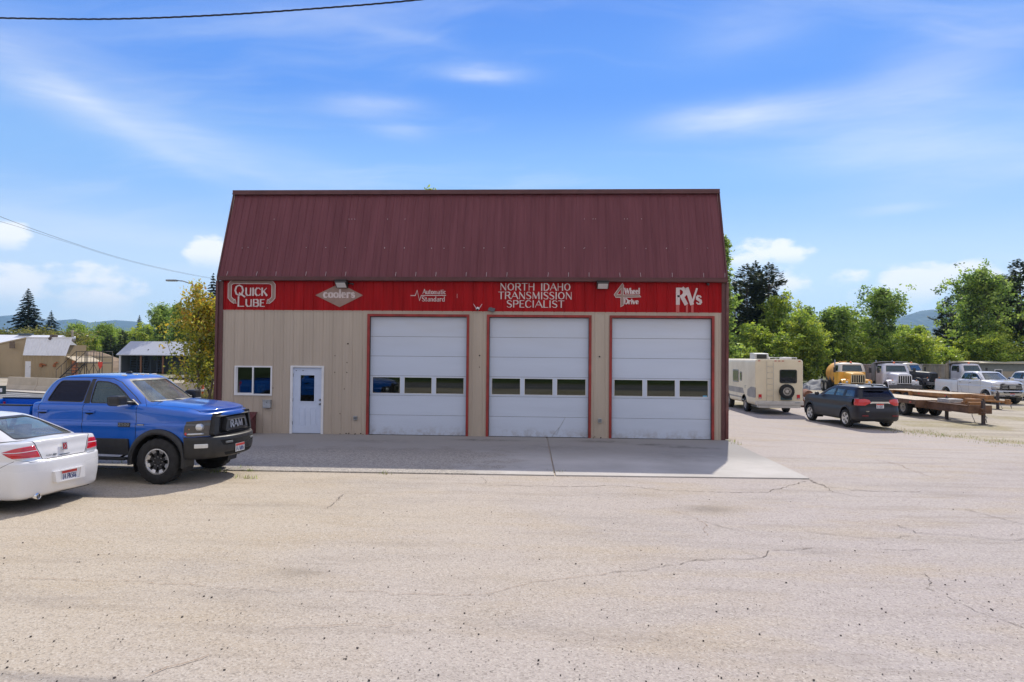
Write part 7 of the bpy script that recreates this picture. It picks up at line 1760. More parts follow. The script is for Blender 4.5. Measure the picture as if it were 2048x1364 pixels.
def shed():
    D = 78.0; a, b_ = at(238, 709, D), at(402, 709.5, D); L = (b_-a).length
    t = thing('open_shed', 'open fronted storage shed with a pale metal roof behind the blue pickup', 'shed', (a.x, a.y, 0), atan2(b_.y-a.y, b_.x-a.x)); ez = a.z; tz = at(300, 682, D).z
    m = MB(); m.prism([(-.3, ez), (2.6, tz), (2.6, tz-.08), (-.3, ez-.08)], lambda u, v, d: (d, u, v), -.15, L+.2); m.prism([(2.6, tz), (6.5, ez), (6.5, ez-.08), (2.6, tz-.08)], lambda u, v, d: (d, u, v), -.15, L+.2)
    m.build('roof', mat('shed_roof', (.42, .44, .49), .5, var=.06), t)
    m = MB(); m.box(0, L, 6.0, 6.1, 0, ez); m.box(0, .1, 0, 6, 0, ez); m.box(L-.1, L, 0, 6, 0, ez); m.build('wall', mat('shed_wall', (.14, .16, .19), .8), t)
    m = MB()
    for k in range(7): m.box(.1, L-.1, 2.0, 2.06, .25+k*.30, .31+k*.30)
    for k in range(12): m.box(.1+k*L/12, .2+k*L/12, 2.07, 2.15, 0, ez-.1)
    m.build('shelving', mat('steel_blue_shelving', (.10, .14, .20), .6), t)
    for k, x in enumerate((.05, L*.26, L*.53, L*.79)):
        m = MB(); m.box(x, x+.16, -.05, .11, 0, ez-.02); m.build('post', mat('brown_post', (.20, .10, .06), .8) if k else M_WHITEP, t)
    m = MB(); m.cyl((L*.29, .9, (ez+tz)/2-.35), (L*.29+.3, .7, (ez+tz)/2-.25), .10); m.build('roof_flue', M_BLACK, t)
shed()

def platform():
    D = 56.0; a, b_ = at(152, 725, D), at(205, 725, D); L = (b_-a).length
    t = thing('steel_platform', 'dark steel loading platform with railings and stairs left of the open shed', 'platform', (a.x, a.y, 0), atan2(b_.y-a.y, b_.x-a.x)); dz = a.z; tz = at(170, 703, D).z
    S = mat('dark_tube_steel', (.035, .03, .03), .7)
    m = MB(); m.box(0, L, 0, 1.4, dz-.06, dz); m.build('deck', S, t)
    for i, (x, y) in enumerate([(.02, 0), (L/3, 0), (2*L/3, 0), (L-.02, 0), (.02, 1.4), (L/2, 1.4), (L-.02, 1.4)]): m = MB(); m.cyl((x, y, 0), (x, y, tz), .03); m.build('post', S, t)
    m = MB()
    for z in (tz, (tz+dz)/2): m.cyl((0, 0, z), (L, 0, z), .022); m.cyl((0, 1.4, z), (L, 1.4, z), .022); m.cyl((L, 0, z), (L, 1.4, z), .022)
    for k in range(1, 9): m.cyl((k*L/9, 0, dz), (k*L/9, 0, tz), .012)
    rl = m.build('railing', S, t)
    m = MB()
    for k in range(3): x = k*L/3; m.cyl((x, 0, .1), (x+L/3, 0, dz-.1), .018); m.cyl((x+L/3, 0, .1), (x, 0, dz-.1), .018)
    m.build('brace', S, t)
    for sg in (0, 1.3):
        m = MB(); m.cyl((-1.6, sg, 0), (0, sg, dz), .045); m.cyl((-1.6, sg, .95), (0, sg, tz), .022)
        for k in range(5): m.cyl((-1.6+.4*k, sg, dz*k/4), (-1.6+.4*k, sg, dz*k/4+.95), .016)
        m.build('stair_rail', S, t)
    m = MB()
    for k in range(6): m.box(-1.55+k*.27, -1.3+k*.27, 0, 1.3, dz*(k+.6)/6.5, dz*(k+.6)/6.5+.04)
    m.build('stair_tread', S, t)
    m = MB(); m.prism([(-.25, .25), (.25, .25), (.25, -.05), (.0, -.35), (-.25, -.05)], lambda u, v, d: (L-.15+u*.7, -.04-d, dz-.18+v), 0, .02); m.build('red_shield', mat('red_shield', (.6, .05, .03), .5), t)
platform()
heap('gravel_heap', (at(150, 705, 88).x, at(150, 705, 88).y, 0), 11, 8, 2.55, mat('brown_gravel_heap', (.23, .165, .11), .95, var=.3, vscale=.8, bump=.5, bscale=3), 'large brown gravel heap behind the steel platform', 11)
heap('gravel_heap', (at(262, 710, 96).x, at(262, 710, 96).y, 0), 7, 6, 1.35, mat('brown_gravel_heap', (.23, .165, .11)), 'lower gravel heap between the platform and the open shed', 17)
# flatbed trailer with timber, seen between the windscreen and the maple
def lowbed():
    a = gp(352, 772+6); t = thing('flatbed_trailer', 'pale flatbed trailer loaded with scrap behind the concrete barrier', 'trailer', (at(345, 760, 50).x, at(345, 760, 50).y, 0), radians(-6))
    m = MB(); m.box(0, 4.2, 0, 2.2, .62, .74); m.build('deck', mat('pale_deck', (.45, .42, .38), .8, var=.2), t)
    m = MB(); m.box(-.1, 4.4, .05, .2, .45, .62); m.box(-.1, 4.4, 2.0, 2.15, .45, .62); m.cyl((-.1, .2, .55), (-1.2, 1.0, .5), .06); m.build('frame', M_BLACK, t)
    for x in (1.4, 2.3): wheel(t, x, -.05, .36, .36, .22, .2, -1, 'steel'); wheel(t, x, 2.25, .36, .36, .22, .2, 1, 'steel')
    t2 = thing('scrap_load', 'dark machine parts lying on the flatbed trailer', 'scrap', (t.location.x+.4, t.location.y+.3, .745), 0)
    m = MB(); m.box(.3, .8, .2, 1.0, 0, .28, bev=.04); m.cyl((1.0, .5, .14), (1.8, .4, .14), .14); m.cyl((-.4, .1, .1), (.9, .5, .36), .05); m.box(2.2, 2.7, .3, 1.2, 0, .22, bev=.03); m.build('machine_part', mat('scrap_dark', (.07, .06, .055), .8, var=.5), t2)
lowbed()
# street lamp, utility pole, overhead wires
def lamp():
    D = 47.0; h = at(345, 561, D); e = at(402, 577, D)
    t = thing('street_lamp', 'grey street lamp arm reaching out above the yellow leaved maple', 'street lamp', (e.x, e.y, 0), 0)
    m = MB(); m.cyl((0, 0, 0), (0, 0, e.z), .11, .07, n=12); m.build('pole', M_GALV, t)
    m = MB(); dx = h-e; m.tube([(0, 0, e.z-.1), (dx.x*.3, dx.y*.3, e.z+dx.z*.55), (dx.x*.65, dx.y*.65, e.z+dx.z*.95), (dx.x*.85, dx.y*.85, h.z)], .035); m.build('arm', M_STEEL, t)
    m = MB(); m.box(-.42, .32, -.14, .14, -.06, .06, bev=.04, M=Matrix.Translation((dx.x, dx.y, h.z))); m.build('lamp_head', M_STEEL, t)
lamp()
p = at(145, 660, 95); t = thing('utility_pole', 'weathered utility pole in front of the green trees on the left', 'utility pole', (p.x, p.y, 0), 0)
m = MB(); m.cyl((0, 0, 0), (0, 0, p.z), .16, .12, n=12); m.build('pole', mat('weathered_pole', (.30, .26, .21), .9, var=.2), t)
m = MB(); m.cyl((.25, 0, p.z-1.6), (.25, 0, p.z-.9), .17, n=12); m.build('transformer', M_GALV, t); m = MB(); m.box(-.5, .5, -.05, .05, p.z-.35, p.z-.25); m.build('cross_arm', mat('weathered_pole', (.3, .26, .21), .9), t)
def wire(name, label, pts, r, twist=0.0, group=None):
    W = []
    P = [at(*q) for q in pts]
    S = spline(P, 60)
    m = MB()
    if not twist: m.tube(S, r, n=5)
    else:
        for ph in (0, 2.1, 4.2):
            L = 0; Q = []
            for i, p_ in enumerate(S):
                if i: L += (p_-S[i-1]).length
                a = L/twist*2*pi+ph; Q.append(p_+Vector((0, cos(a), sin(a)))*r*1.0)
            m.tube(Q, r*.8, n=5)
    o = m.build(name, mat('cable_black', (.012, .012, .014), .6)); setp(o, label, 'cable', group)
wire('overhead_cable', 'thick twisted black cable crossing the sky at top left', [(-900, 20, 14), (-400, 27, 14), (0, 36, 14), (220, 38, 14), (420, 31, 14), (620, 18, 14), (832, 0, 14), (1100, -34, 14), (1500, -100, 14)], .011, .62)
wire('overhead_cable', 'upper of the two thin wires running down to the lamp', [(-400, 285, 22), (-150, 372, 26), (0, 433, 30), (120, 477, 36), (260, 521, 48), (418, 555, 70), (520, 568, 90)], .009, 0, 'thin overhead wires on the left')
wire('overhead_cable', 'lower of the two thin wires at the left edge', [(-400, 360, 22), (-150, 405, 26), (0, 443, 30), (120, 480, 36), (260, 523, 48), (418, 556.5, 70), (520, 570, 90)], .007, 0, 'thin overhead wires on the left')
# ------------------------------------------------------------------ foliage
def leafmat(name, col, trans=.45, tcol=None):
    if name in MATS: return MATS[name]
    m = bpy.data.materials.new(name); m.use_nodes = True; nt = m.node_tree; nt.nodes.clear()
    tc = N(nt, 'ShaderNodeTexCoord').outputs['Object']; n = NOISE(nt, tc, 1.7, 3)
    c = MIX(nt, RANGE(nt, n, .35, .65), tuple(x*.72 for x in col), tuple(min(1, x*1.25) for x in col))
    d = N(nt, 'ShaderNodeBsdfDiffuse', {'Color': c}).outputs[0]
    c2 = MIX(nt, .6, c, tcol or tuple(min(1, x*1.5) for x in col))
    t = N(nt, 'ShaderNodeBsdfTranslucent', {'Color': c2}).outputs[0]
    g = N(nt, 'ShaderNodeBsdfGlossy', {'Color': (1, 1, 1, 1), 'Roughness': .45}).outputs[0]
    x = N(nt, 'ShaderNodeMixShader', {0: trans, 1: d, 2: t}).outputs[0]
    x = N(nt, 'ShaderNodeMixShader', {0: .04, 1: x, 2: g}).outputs[0]
    N(nt, 'ShaderNodeOutputMaterial', {0: x}); MATS[name] = m; return m
M_BARK = mat('grey_bark', (.10, .08, .065), .9, var=.3, vscale=6); M_BARKL = mat('pale_bark', (.20, .17, .13), .9, var=.3, vscale=6)
SPRING = [leafmat('spring_green_a', (.28, .38, .04), .55), leafmat('spring_green_b', (.44, .50, .05), .55), leafmat('spring_green_c', (.16, .25, .035), .5)]
MIDGR = [leafmat('mid_green_a', (.23, .35, .06), .5), leafmat('mid_green_b', (.36, .47, .085), .5), leafmat('mid_green_c', (.09, .15, .04), .45)]
DARKGR = [leafmat('dark_green_a', (.085, .115, .05), .3), leafmat('dark_green_b', (.13, .155, .06), .3), leafmat('dark_green_c', (.05, .07, .035), .25)]
NEEDLE = [leafmat('needle_a', (.04, .075, .05), .15), leafmat('needle_b', (.06, .10, .055), .15), leafmat('needle_c', (.018, .034, .026), .1)]
OLIVE = [leafmat('olive_a', (.16, .17, .03)), leafmat('olive_b', (.24, .22, .04)), leafmat('olive_c', (.10, .11, .025))]
MAPLE = [leafmat('maple_gold', (.55, .38, .03), .5, (.7, .5, .04)), leafmat('maple_lime', (.38, .38, .04), .5), leafmat('maple_green', (.13, .18, .03), .45), leafmat('maple_orange', (.40, .17, .03), .45)]
def leaf(bm, c, s, rnd, mi, el=1.0, up=None):
    a, b_ = rnd.uniform(0, 2*pi), rnd.uniform(-1, 1); n = Vector((sqrt(1-b_*b_)*cos(a), sqrt(1-b_*b_)*sin(a), b_))
    u = n.orthogonal().normalized(); v = n.cross(u); th = rnd.uniform(0, 2*pi); u, v = u*cos(th)+v*sin(th), v*cos(th)-u*sin(th)
    if up: u = (u*.5+up).normalized(); v = (n.cross(u)).normalized()
    u = u*s*el; v = v*s*.62
    f = bm.faces.new([bm.verts.new(c-u), bm.verts.new(c+v*.9-u*.1), bm.verts.new(c+u), bm.verts.new(c-v*.9-u*.1)]); f.material_index = mi
def broadleaf(seed, H, R, mats, n_limb=26, leafs=9000, lsize=.14, low=.18, up=.9, bark=None, clump=.55, stems=1, trunk=.16, taper=.55, wind=0.0, sparse=0.0):
    """returns (trunk bmesh, crown bmesh); limbs leave the trunk, twigs leave the limbs, leaf clusters sit on the twigs"""
    rnd = random.Random(seed); T = MB(); pts = []
    for s_ in range(stems):
        a0 = rnd.uniform(0, 2*pi); lean = (.0 if stems == 1 else .16)
        P = [Vector((cos(a0)*.25*(stems > 1), sin(a0)*.25*(stems > 1), 0))]; HH = H*(1 if s_ == 0 else rnd.uniform(.72, .95))
        for k in range(1, 9): P.append(P[-1]+Vector((cos(a0)*lean*HH/8+rnd.uniform(-.05, .05)*HH/8*2+wind*HH/8, sin(a0)*lean*HH/8+rnd.uniform(-.05, .05)*HH/8*2, HH/8*.97)))
        T.tube(P, [trunk*(1-.88*k/8) for k in range(9)], n=7)
        for i in range(n_limb//stems):
            t = low+(1-low)*((i+rnd.random())/(n_limb//stems))**.9; t = min(t, .985); k = t*8; q = P[int(k)].lerp(P[min(8, int(k)+1)], k-int(k))
            prof = (sin(pi*min(1, max(.05, (t-low*.4)/(1-low*.4)))**taper)); prof = max(prof, .18)
            L = R*prof*rnd.uniform(.6, 1.15)*(1.25 if t < .9 else .7)
            az = rnd.uniform(0, 2*pi) if stems == 1 else a0+rnd.uniform(-1.6, 1.6); el = up*rnd.uniform(.6, 1.25)
            B = [q]
            for j in range(4):
                e_ = el*(1+.12*j); B.append(B[-1]+Vector((cos(az)*cos(e_)+wind, sin(az)*cos(e_), sin(e_)))*L/4+Vector((rnd.uniform(-1, 1), rnd.uniform(-1, 1), rnd.uniform(-.6, .6)))*L*.05)
            r0 = trunk*(1-.85*t)*.42+.012; T.tube(B, [r0, r0*.75, r0*.5, r0*.32, r0*.12], n=4)
            for j in range(1, 5):
                for w in range(3 if j < 4 else 2):
                    if rnd.random() < sparse: continue
                    d = Vector((rnd.gauss(0, 1), rnd.gauss(0, 1), rnd.gauss(.35, .7)))*L*.16; e = B[j]+d; pts.append((e, rnd.choice((.5, .8, 1.0, 1.0, 1.3)), rnd.random()))
                    if rnd.random() < .5: T.tube([B[j], e], [r0*.25, .004], n=3)
    bm = bmesh.new(); per = leafs/len(pts)
    for (p, k, cl) in pts:
        mi = 0 if cl < .4 else (1 if cl < .75 else 2)
        if len(mats) > 3: mi = (0, 0, 1, 1, 2, 2, 3)[int(cl*6.99)]
        for _ in range(int(per*k*rnd.uniform(.5, 1.5))):
            c = p+Vector((rnd.gauss(0, .42), rnd.gauss(0, .42), rnd.gauss(0, .36)))*clump
            leaf(bm, c, lsize*rnd.uniform(.6, 1.3), rnd, mi if rnd.random() < .72 else rnd.randrange(len(mats)))
    return T, bm
def conifer(seed, H, R, mats, rows=30, droop=.25, dens=1.0, low=.06, card=.26, irregular=.2, pine=False):
    rnd = random.Random(seed); T = MB(); T.cyl((0, 0, 0), (0, 0, H*.98), .02*H*.75, .012, n=7); bm = bmesh.new()
    for i in range(rows):
        t = low+(1-low)*(i/(rows-1))**.95; z = H*t; rr = R*(1-t)**(.85 if not pine else .55)*rnd.uniform(1-irregular, 1+irregular)+.08
        nb = max(4, int((11 if not pine else 7)*(1-t*.5))); a0 = rnd.uniform(0, 6)
        for b_ in range(nb):
            if rnd.random() < (.06 if not pine else .22): continue
            az = a0+2*pi*b_/nb+rnd.uniform(-.25, .25); L = rr*rnd.uniform(.72, 1.15); dz = -droop*L*rnd.uniform(.5, 1.4) if not pine else L*rnd.uniform(.1, .55)
            tip = Vector((cos(az)*L, sin(az)*L, z+dz)); base = Vector((0, 0, z)); mid = base.lerp(tip, .5)+Vector((0, 0, .08*L))
            T.tube([base, mid, tip], [.035, .02, .006], n=3)
            n = max(5, int(L*22*dens)); side = Vector((-sin(az), cos(az), 0))
            for k in range(n):
                q = (k+rnd.random())/n
                if pine and q < .4: continue
                c = (base.lerp(mid, q*2) if q < .5 else mid.lerp(tip, q*2-1))+side*rnd.gauss(0, .16*L*(1.15-q))+Vector((0, 0, rnd.gauss(-.03, .05 if not pine else .14)))
                d = ((tip-base).normalized()*.8+side*rnd.uniform(-.7, .7)+Vector((0, 0, rnd.uniform(-.35, .2)))).normalized()
                s = card*rnd.uniform(.6, 1.2)*(.6+.4*(1-t)); w = d.cross(Vector((rnd.uniform(-.4, .4), rnd.uniform(-.4, .4), 1))).normalized()*s*.34
                f = bm.faces.new([bm.verts.new(c-d*s*.5), bm.verts.new(c+w), bm.verts.new(c+d*s*.55), bm.verts.new(c-w)]); f.material_index = rnd.choice((0, 0, 1, 2, 2))
    return T, bm
def mk(name, lab, cat, TB, mats, bark=None):
    t = thing(name, lab, cat); T, bm = TB; T.build('trunk', bark or M_BARK, t, recalc=False); bm_obj('crown', bm, mats, t); return t
USED = set()
def plant(proto, px, depth, ytop, lab, group=None, wide=1.0, rot=None, z0=None, H=None):
    if proto.name in USED: o = copy_tree(proto)
    else: o = proto; USED.add(proto.name)
    tp = at(px, ytop, depth); g = gz(tp.x, tp.y) if z0 is None else z0; h = tp.z-g
    base = H or max((o_.dimensions.z for o_ in proto.children), default=1)
    s = h/PH[proto.name]; o.location = (tp.x, tp.y, g); o.scale = (s*wide, s*wide, s); o.rotation_euler = (0, 0, random.uniform(0, 6.28) if rot is None else rot)
    o['label'] = lab
    if group: o['group'] = group
    elif 'group' in o: del o['group']
    return o
PH = {}
def proto(key, *a, **k):
    o = mk(*a, **k)
    bpy.context.view_layer.update()
    PH[o.name] = max(v.co.z for ch in o.children for v in ch.data.vertices); return o
random.seed(77)
t_bushA = proto('a', 'tree', 'x', 'tree', broadleaf(11, 9, 3.4, SPRING, 34, 11000, .16, low=.06, up=1.0, clump=.62, trunk=.14, taper=.8), SPRING)
t_bushB = proto('b', 'tree', 'x', 'tree', broadleaf(12, 9, 3.2, SPRING, 36, 10500, .16, low=.05, up=1.05, clump=.6, trunk=.11, stems=3, taper=.8), SPRING)
t_cotton = proto('c', 'tree', 'x', 'tree', broadleaf(13, 12, 4.2, MIDGR, 40, 14000, .16, low=.16, up=1.15, clump=.6, trunk=.2, wind=.05, taper=.7), MIDGR)
t_cottonB = proto('d', 'tree', 'x', 'tree', broadleaf(14, 13, 5.0, MIDGR, 46, 17000, .17, low=.14, up=1.1, clump=.68, trunk=.24, wind=.05, taper=.6), MIDGR)
t_spindly = proto('e', 'tree', 'x', 'tree', broadleaf(15, 9, 1.5, MIDGR, 26, 2600, .13, low=.25, up=1.15, clump=.6, trunk=.09, sparse=.3), MIDGR)
t_darkpine = proto('f', 'pine_tree', 'x', 'tree', conifer(21, 12, 2.5, DARKGR, 44, .1, 3.4, .10, .42, .3, True), DARKGR)
t_darkpineB = proto('f2', 'pine_tree', 'x', 'tree', conifer(22, 12, 2.2, DARKGR, 44, .1, 3.2, .08, .42, .35, True), DARKGR)
t_spruce = proto('g', 'spruce_tree', 'x', 'tree', conifer(23, 13, 4.1, NEEDLE, 40, .20, 2.6, .03, .44, .22), NEEDLE)
t_spruceB = proto('g2', 'spruce_tree', 'x', 'tree', conifer(24, 13, 3.9, NEEDLE, 34, .22, 2.6, .03, .46, .28), NEEDLE)
t_poplar = proto('h', 'poplar_tree', 'x', 'tree', broadleaf(31, 15, 1.7, MIDGR, 44, 7000, .17, low=.08, up=1.2, clump=.55, trunk=.16, taper=.4, sparse=.15), MIDGR)
t_olive = proto('i', 'shrub', 'x', 'shrub', broadleaf(32, 5, 3.0, OLIVE, 26, 8000, .15, low=.05, up=.8, clump=1.0, trunk=.1, stems=3), OLIVE)
t_willow = proto('j', 'tree', 'x', 'tree', broadleaf(33, 9, 4.8, [SPRING[2], MIDGR[1], SPRING[0]], 36, 15000, .19, low=.08, up=.8, clump=1.3, trunk=.2), [SPRING[2], MIDGR[1], SPRING[0]])
GR = 'trees behind the yard on the right'; GL = 'trees far beyond the road on the left'
R_ = [(t_poplar, 1456, 62, 463, 'tall thin tree rising beside the right corner of the workshop roof', 1.25), (t_darkpine, 1494, 78, 525, 'dark pine standing left in the dark clump behind the motorhome', 1.1), (t_darkpineB, 1511, 80, 521, 'dark pine in the middle of the clump behind the motorhome', 1.0),
      (t_darkpine, 1538, 77, 523, 'dark pine on the right of the clump behind the motorhome', 1.1), (t_darkpineB, 1470, 74, 560, 'lower dark pine partly hidden by the workshop corner', 1.2), (t_darkpine, 1520, 84, 540, 'dark pine at the back of the clump behind the motorhome', 1.3),
      (t_bushA, 1552, 74, 590, 'bright green tree leaning out right of the dark pines', .8), (t_bushB, 1590, 70, 628, 'bright spring green tree above the right end of the motorhome', .95), (t_spindly, 1625, 72, 604, 'thin sparse sapling right of the motorhome roof', 1.2),
      (t_spindly, 1642, 74, 612, 'second thin sparse sapling right of the motorhome roof', 1.3), (t_bushA, 1622, 69, 660, 'rounded light green tree above the grey tarp heap', 1.0), (t_spindly, 1668, 73, 612, 'feathery sapling left of the tanker truck', 1.6), (t_bushB, 1690, 76, 622, 'light green tree behind the yellow tanker', .9),
      (t_spindly, 1694, 71, 604, 'slim pointed sapling above the yellow tanker', 1.4), (t_cotton, 1762, 72, 566, 'tall leafy cottonwood with a visible trunk behind the white dump truck', 1.05), (t_bushA, 1728, 80, 640, 'green tree filling behind the cottonwood trunk on its left', 1.1), (t_bushB, 1815, 78, 645, 'green tree right of the tall cottonwood', 1.1),
      (t_bushA, 1838, 72, 668, 'low bright green tree below the blue hill', 1.0), (t_bushB, 1868, 82, 690, 'low light green tree just right of the blue hill', 1.0), (t_darkpineB, 1893, 80, 592, 'dark sparse pine on the left side of the big right hand tree', 1.2), (t_cottonB, 1948, 74, 512, 'biggest green tree on the right above the cabins', .95),
      (t_cotton, 1990, 80, 545, 'green tree adjoining the right side of the biggest tree', 1.1), (t_darkpine, 2040, 76, 516, 'dark pine cut off by the right edge of the photo', 1.3), (t_darkpine, 1925, 86, 600, 'dark pine among the big right hand trees', 1.5),
      (t_bushA, 1905, 71, 690, 'low bush tree in front of the dark pine on the right', 1.0), (t_bushB, 2010, 73, 640, 'mid green tree low behind the long cabin', 1.1), (t_bushA, 1655, 82, 650, 'green tree in the gap above the tarp heap', 1.3), (t_bushB, 1785, 84, 660, 'green tree low behind the cottonwood on its right', 1.3), (t_bushA, 1575, 82, 650, 'light green tree low behind the motorhome', 1.4), (t_bushB, 1490, 70, 655, 'light green undergrowth tree at the foot of the dark pines', 1.0), (t_bushA, 1965, 80, 620, 'green tree inside the large right hand group', 1.3)]
for (pr, px, d, yt, lb, w) in R_: plant(pr, px, d, yt-(16 if pr in (t_bushA, t_bushB) and px < 1790 else 0), lb, GR, w*1.08)
# shrubs knitting the foot of the wood together
k = 0
SL = ['left of the motorhome roof', 'behind the motorhome roof', 'behind the air conditioner', 'at the right end of the motorhome', 'above the grey tarp heap', 'behind the tank of the yellow tanker', 'behind the yellow cab', 'left of the white dump truck', 'behind the white dump truck', 'behind the white box trailer', 'right of the box trailer', 'behind the short cabin', 'left of the long cabin', 'behind the long cabin', 'behind the long cabin farther right', 'at the right edge behind the cabin']
for px in range(1462, 2090, 40):
    plant(t_bushA if k % 2 else t_bushB, px+random.uniform(-8, 8), 67+(k*5) % 9, 674+random.uniform(-18, 12), 'leafy green undergrowth '+SL[k % 16], 'undergrowth along the foot of the wood', 1.5); k += 1
for px, pr, yt in ((1425, t_bushB, 560), (1385, t_cotton, 520), (1340, t_bushA, 560), (1290, t_cotton, 540), (470, t_cotton, 600), (520, t_bushA, 610)): plant(pr, px, 82, yt, 'green tree standing out of sight behind the workshop', 'trees hidden behind the workshop', 1.1)
plant(t_poplar, 858, 46, 371, 'tree whose very tip shows above the workshop ridge', None, .8)
Lf = [(t_spruce, 57, 108, 577, 'large dark spruce behind the tan yard building', 1.25), (t_spruceB, 103, 125, 621, 'smaller spruce right of the large spruce', 1.25), (t_spruceB, -14, 112, 628, 'dark spruce cut off by the left edge', 1.1), (t_spruce, 279, 128, 630, 'small dark spruce left of the open shed roof', .85),
      (t_spruce, 399, 92, 565, 'dark spruce tip behind the yellow leaved maple', .9), (t_spruceB, 427, 90, 546, 'dark spruce tip close to the workshop corner', .9)]
for (pr, px, d, yt, lb, w) in Lf: plant(pr, px, d, yt, lb, GL, w)
for (pr, px, d, yt, lb, w) in [(t_willow, 160, 118, 642, 'round bright green tree above the steel platform', 1.0), (t_willow, 205, 122, 642, 'round bright green tree right of the utility pole', 1.0), (t_willow, 236, 135, 652, 'green tree between the platform and the small spruce', .9), (t_bushB, 186, 106, 664, 'light green tree low in front of the round trees', .9),
      (t_cotton, 318, 84, 604, 'tall loose green tree above the open shed', 1.0), (t_cotton, 352, 88, 602, 'tall green tree left of the maple crown', 1.1), (t_bushA, 295, 95, 640, 'green tree at the left end of the shed roof', 1.0), (t_bushB, 335, 92, 655, 'green tree low behind the shed roof', 1.4), (t_darkpine, 222, 112, 668, 'dark tree above the gravel heap', 1.6), (t_darkpineB, 246, 118, 660, 'dark narrow tree left of the small spruce', 1.6), (t_bushA, 380, 98, 630, 'green tree behind the maple', 1.3), (t_bushA, 258, 130, 655, 'light green tree right of the round trees', 1.2)]: plant(pr, px, d, yt, lb, GL, w)
for (px, yt, lb) in [(12, 646, 'olive shrub left of the large spruce'), (38, 652, 'olive shrub at the foot of the large spruce'), (84, 650, 'olive shrub between the two spruces'), (112, 656, 'olive shrub right of the smaller spruce'), (128, 664, 'brownish olive shrub left of the utility pole')]: plant(t_olive, px, 100, yt, lb, 'olive shrubs behind the yard buildings', 1.5)

# maple with several stems next to the workshop's left corner
def maple():
    t = thing('maple_tree', 'yellow and lime leaved maple with several thin stems beside the workshop', 'tree')
    base = gp(404, 812); t.location = (base.x, base.y, 0); rnd = random.Random(5); T = MB(); bm = bmesh.new(); D = (base-CAM).dot(c_f)
    def L(px, py, dz=0): q = at(px, py, D+dz); return q-base
    stems = [[(397, 812), (397, 760), (396, 720), (400, 680), (396, 640), (398, 590)], [(414, 812), (424, 770), (428, 735), (432, 700), (428, 660), (430, 605)], [(428, 812), (430, 770), (432, 740), (420, 700), (415, 650), (420, 612)], [(424, 812), (420, 790), (408, 760), (406, 720), (410, 690), (405, 640)]]
    clumps = []
    for si, s_ in enumerate(stems):
        P = [L(x, y, (si-1.5)*.35+.25*k) for k, (x, y) in enumerate(s_)]; P[0].z = 0
        T.tube(spline(P, 4), [.06-.0024*i for i in range(21)], n=6)
        for i in range(1, 6):
            for w in range(14 if i > 2 else (8 if i > 1 else 2)):
                q = P[i].lerp(P[i-1], rnd.random()*.9); az = rnd.uniform(0, 2*pi); e_ = rnd.uniform(.2, 1.0); ln = rnd.uniform(.45, 1.4)*(1.0 if i < 5 else .7)
                e = q+Vector((cos(az)*cos(e_), sin(az)*cos(e_), sin(e_)))*ln; T.tube([q, q.lerp(e, .5)+Vector((0, 0, .05)), e], [.014, .009, .003], n=3)
                for k in (.45, .75, 1): clumps.append((q.lerp(e, k), rnd.uniform(.5, 1.2)))
    lb = [L(372, 762), L(352, 735), L(340, 702), L(330, 672), L(320, 640)]; P = [L(397, 745)]+lb
    T.tube(spline(P, 4), [.02-.0008*i for i in range(21)], n=4)
    for i, q in enumerate(spline(P, 5)): 
        if i > 3 and (rnd.random() < .75): clumps.append((q, .35 if i < 14 else .3))
    for q in (L(352, 745), L(360, 752), L(366, 700), L(345, 738), L(370, 755), L(352, 702)): clumps.append((q, .9))
    for q in (L(352, 645), L(352, 665), L(372, 605), L(395, 575), L(400, 590), L(425, 600), L(385, 612), L(372, 630), L(362, 655), L(360, 640), L(436, 625), L(380, 600)): clumps.append((q, 1.1))
    for (p, k) in clumps:
        c0 = rnd.random()
        high = min(1, max(0, (p.z-2.2)/3.5))
        for _ in range(int(21*k)):
            c = p+Vector((rnd.gauss(0, .17), rnd.gauss(0, .17), rnd.gauss(0, .15)))
            r = rnd.random()*.55+c0*.45
            mi = (3 if r < .12 else 0 if r < .45 else 1 if r < .75 else 2) if high > .35 else (0 if r < .25 else 1 if r < .6 else 2)
            leaf(bm, c, .085*rnd.uniform(.6, 1.3), rnd, mi, .85)
    T.build('trunk', M_BARK, t, recalc=False); bm_obj('crown', bm, MAPLE, t)
maple()

# ------------------------------------------------------------------ low growth: uncountable grass and weeds
def tufts(name, label, spots, mats, hgt, seed, n=22, spread=.25):
    rnd = random.Random(seed); bm = bmesh.new()
    for (x, y, k) in spots:
        for _ in range(int(n*k)):
            px_, py_ = x+rnd.gauss(0, spread), y+rnd.gauss(0, spread*.6); z = gz(px_, py_); h = hgt*rnd.uniform(.4, 1.2); a = rnd.uniform(0, 6.28); w = Vector((cos(a), sin(a), 0))*h*.07; ln = Vector((rnd.uniform(-.4, .4), rnd.uniform(-.4, .4), 1))*h; b_ = Vector((px_, py_, z))
            f = bm.faces.new([bm.verts.new(b_-w), bm.verts.new(b_+w), bm.verts.new(b_+ln*.6+w*.6), bm.verts.new(b_+ln), bm.verts.new(b_+ln*.6-w*.6)]); f.material_index = rnd.randrange(len(mats))
    o = bm_obj(name, bm, mats); setp(o, label, 'grass', None, 'stuff'); return o
DRY = [leafmat('dry_grass_a', (.38, .28, .12), .3), leafmat('dry_grass_b', (.26, .22, .08), .3), leafmat('dry_grass_c', (.16, .19, .05), .3)]
rnd = random.Random(9); sp = []
for _ in range(230):
    px, py = rnd.uniform(340, 438), rnd.uniform(797, 812); p = gp(px, py); sp.append((p.x, p.y, 1))
tufts('dry_grass', 'dry tan grass around the maple stems and barrier foot', sp, DRY, .42, 3)
sp = []
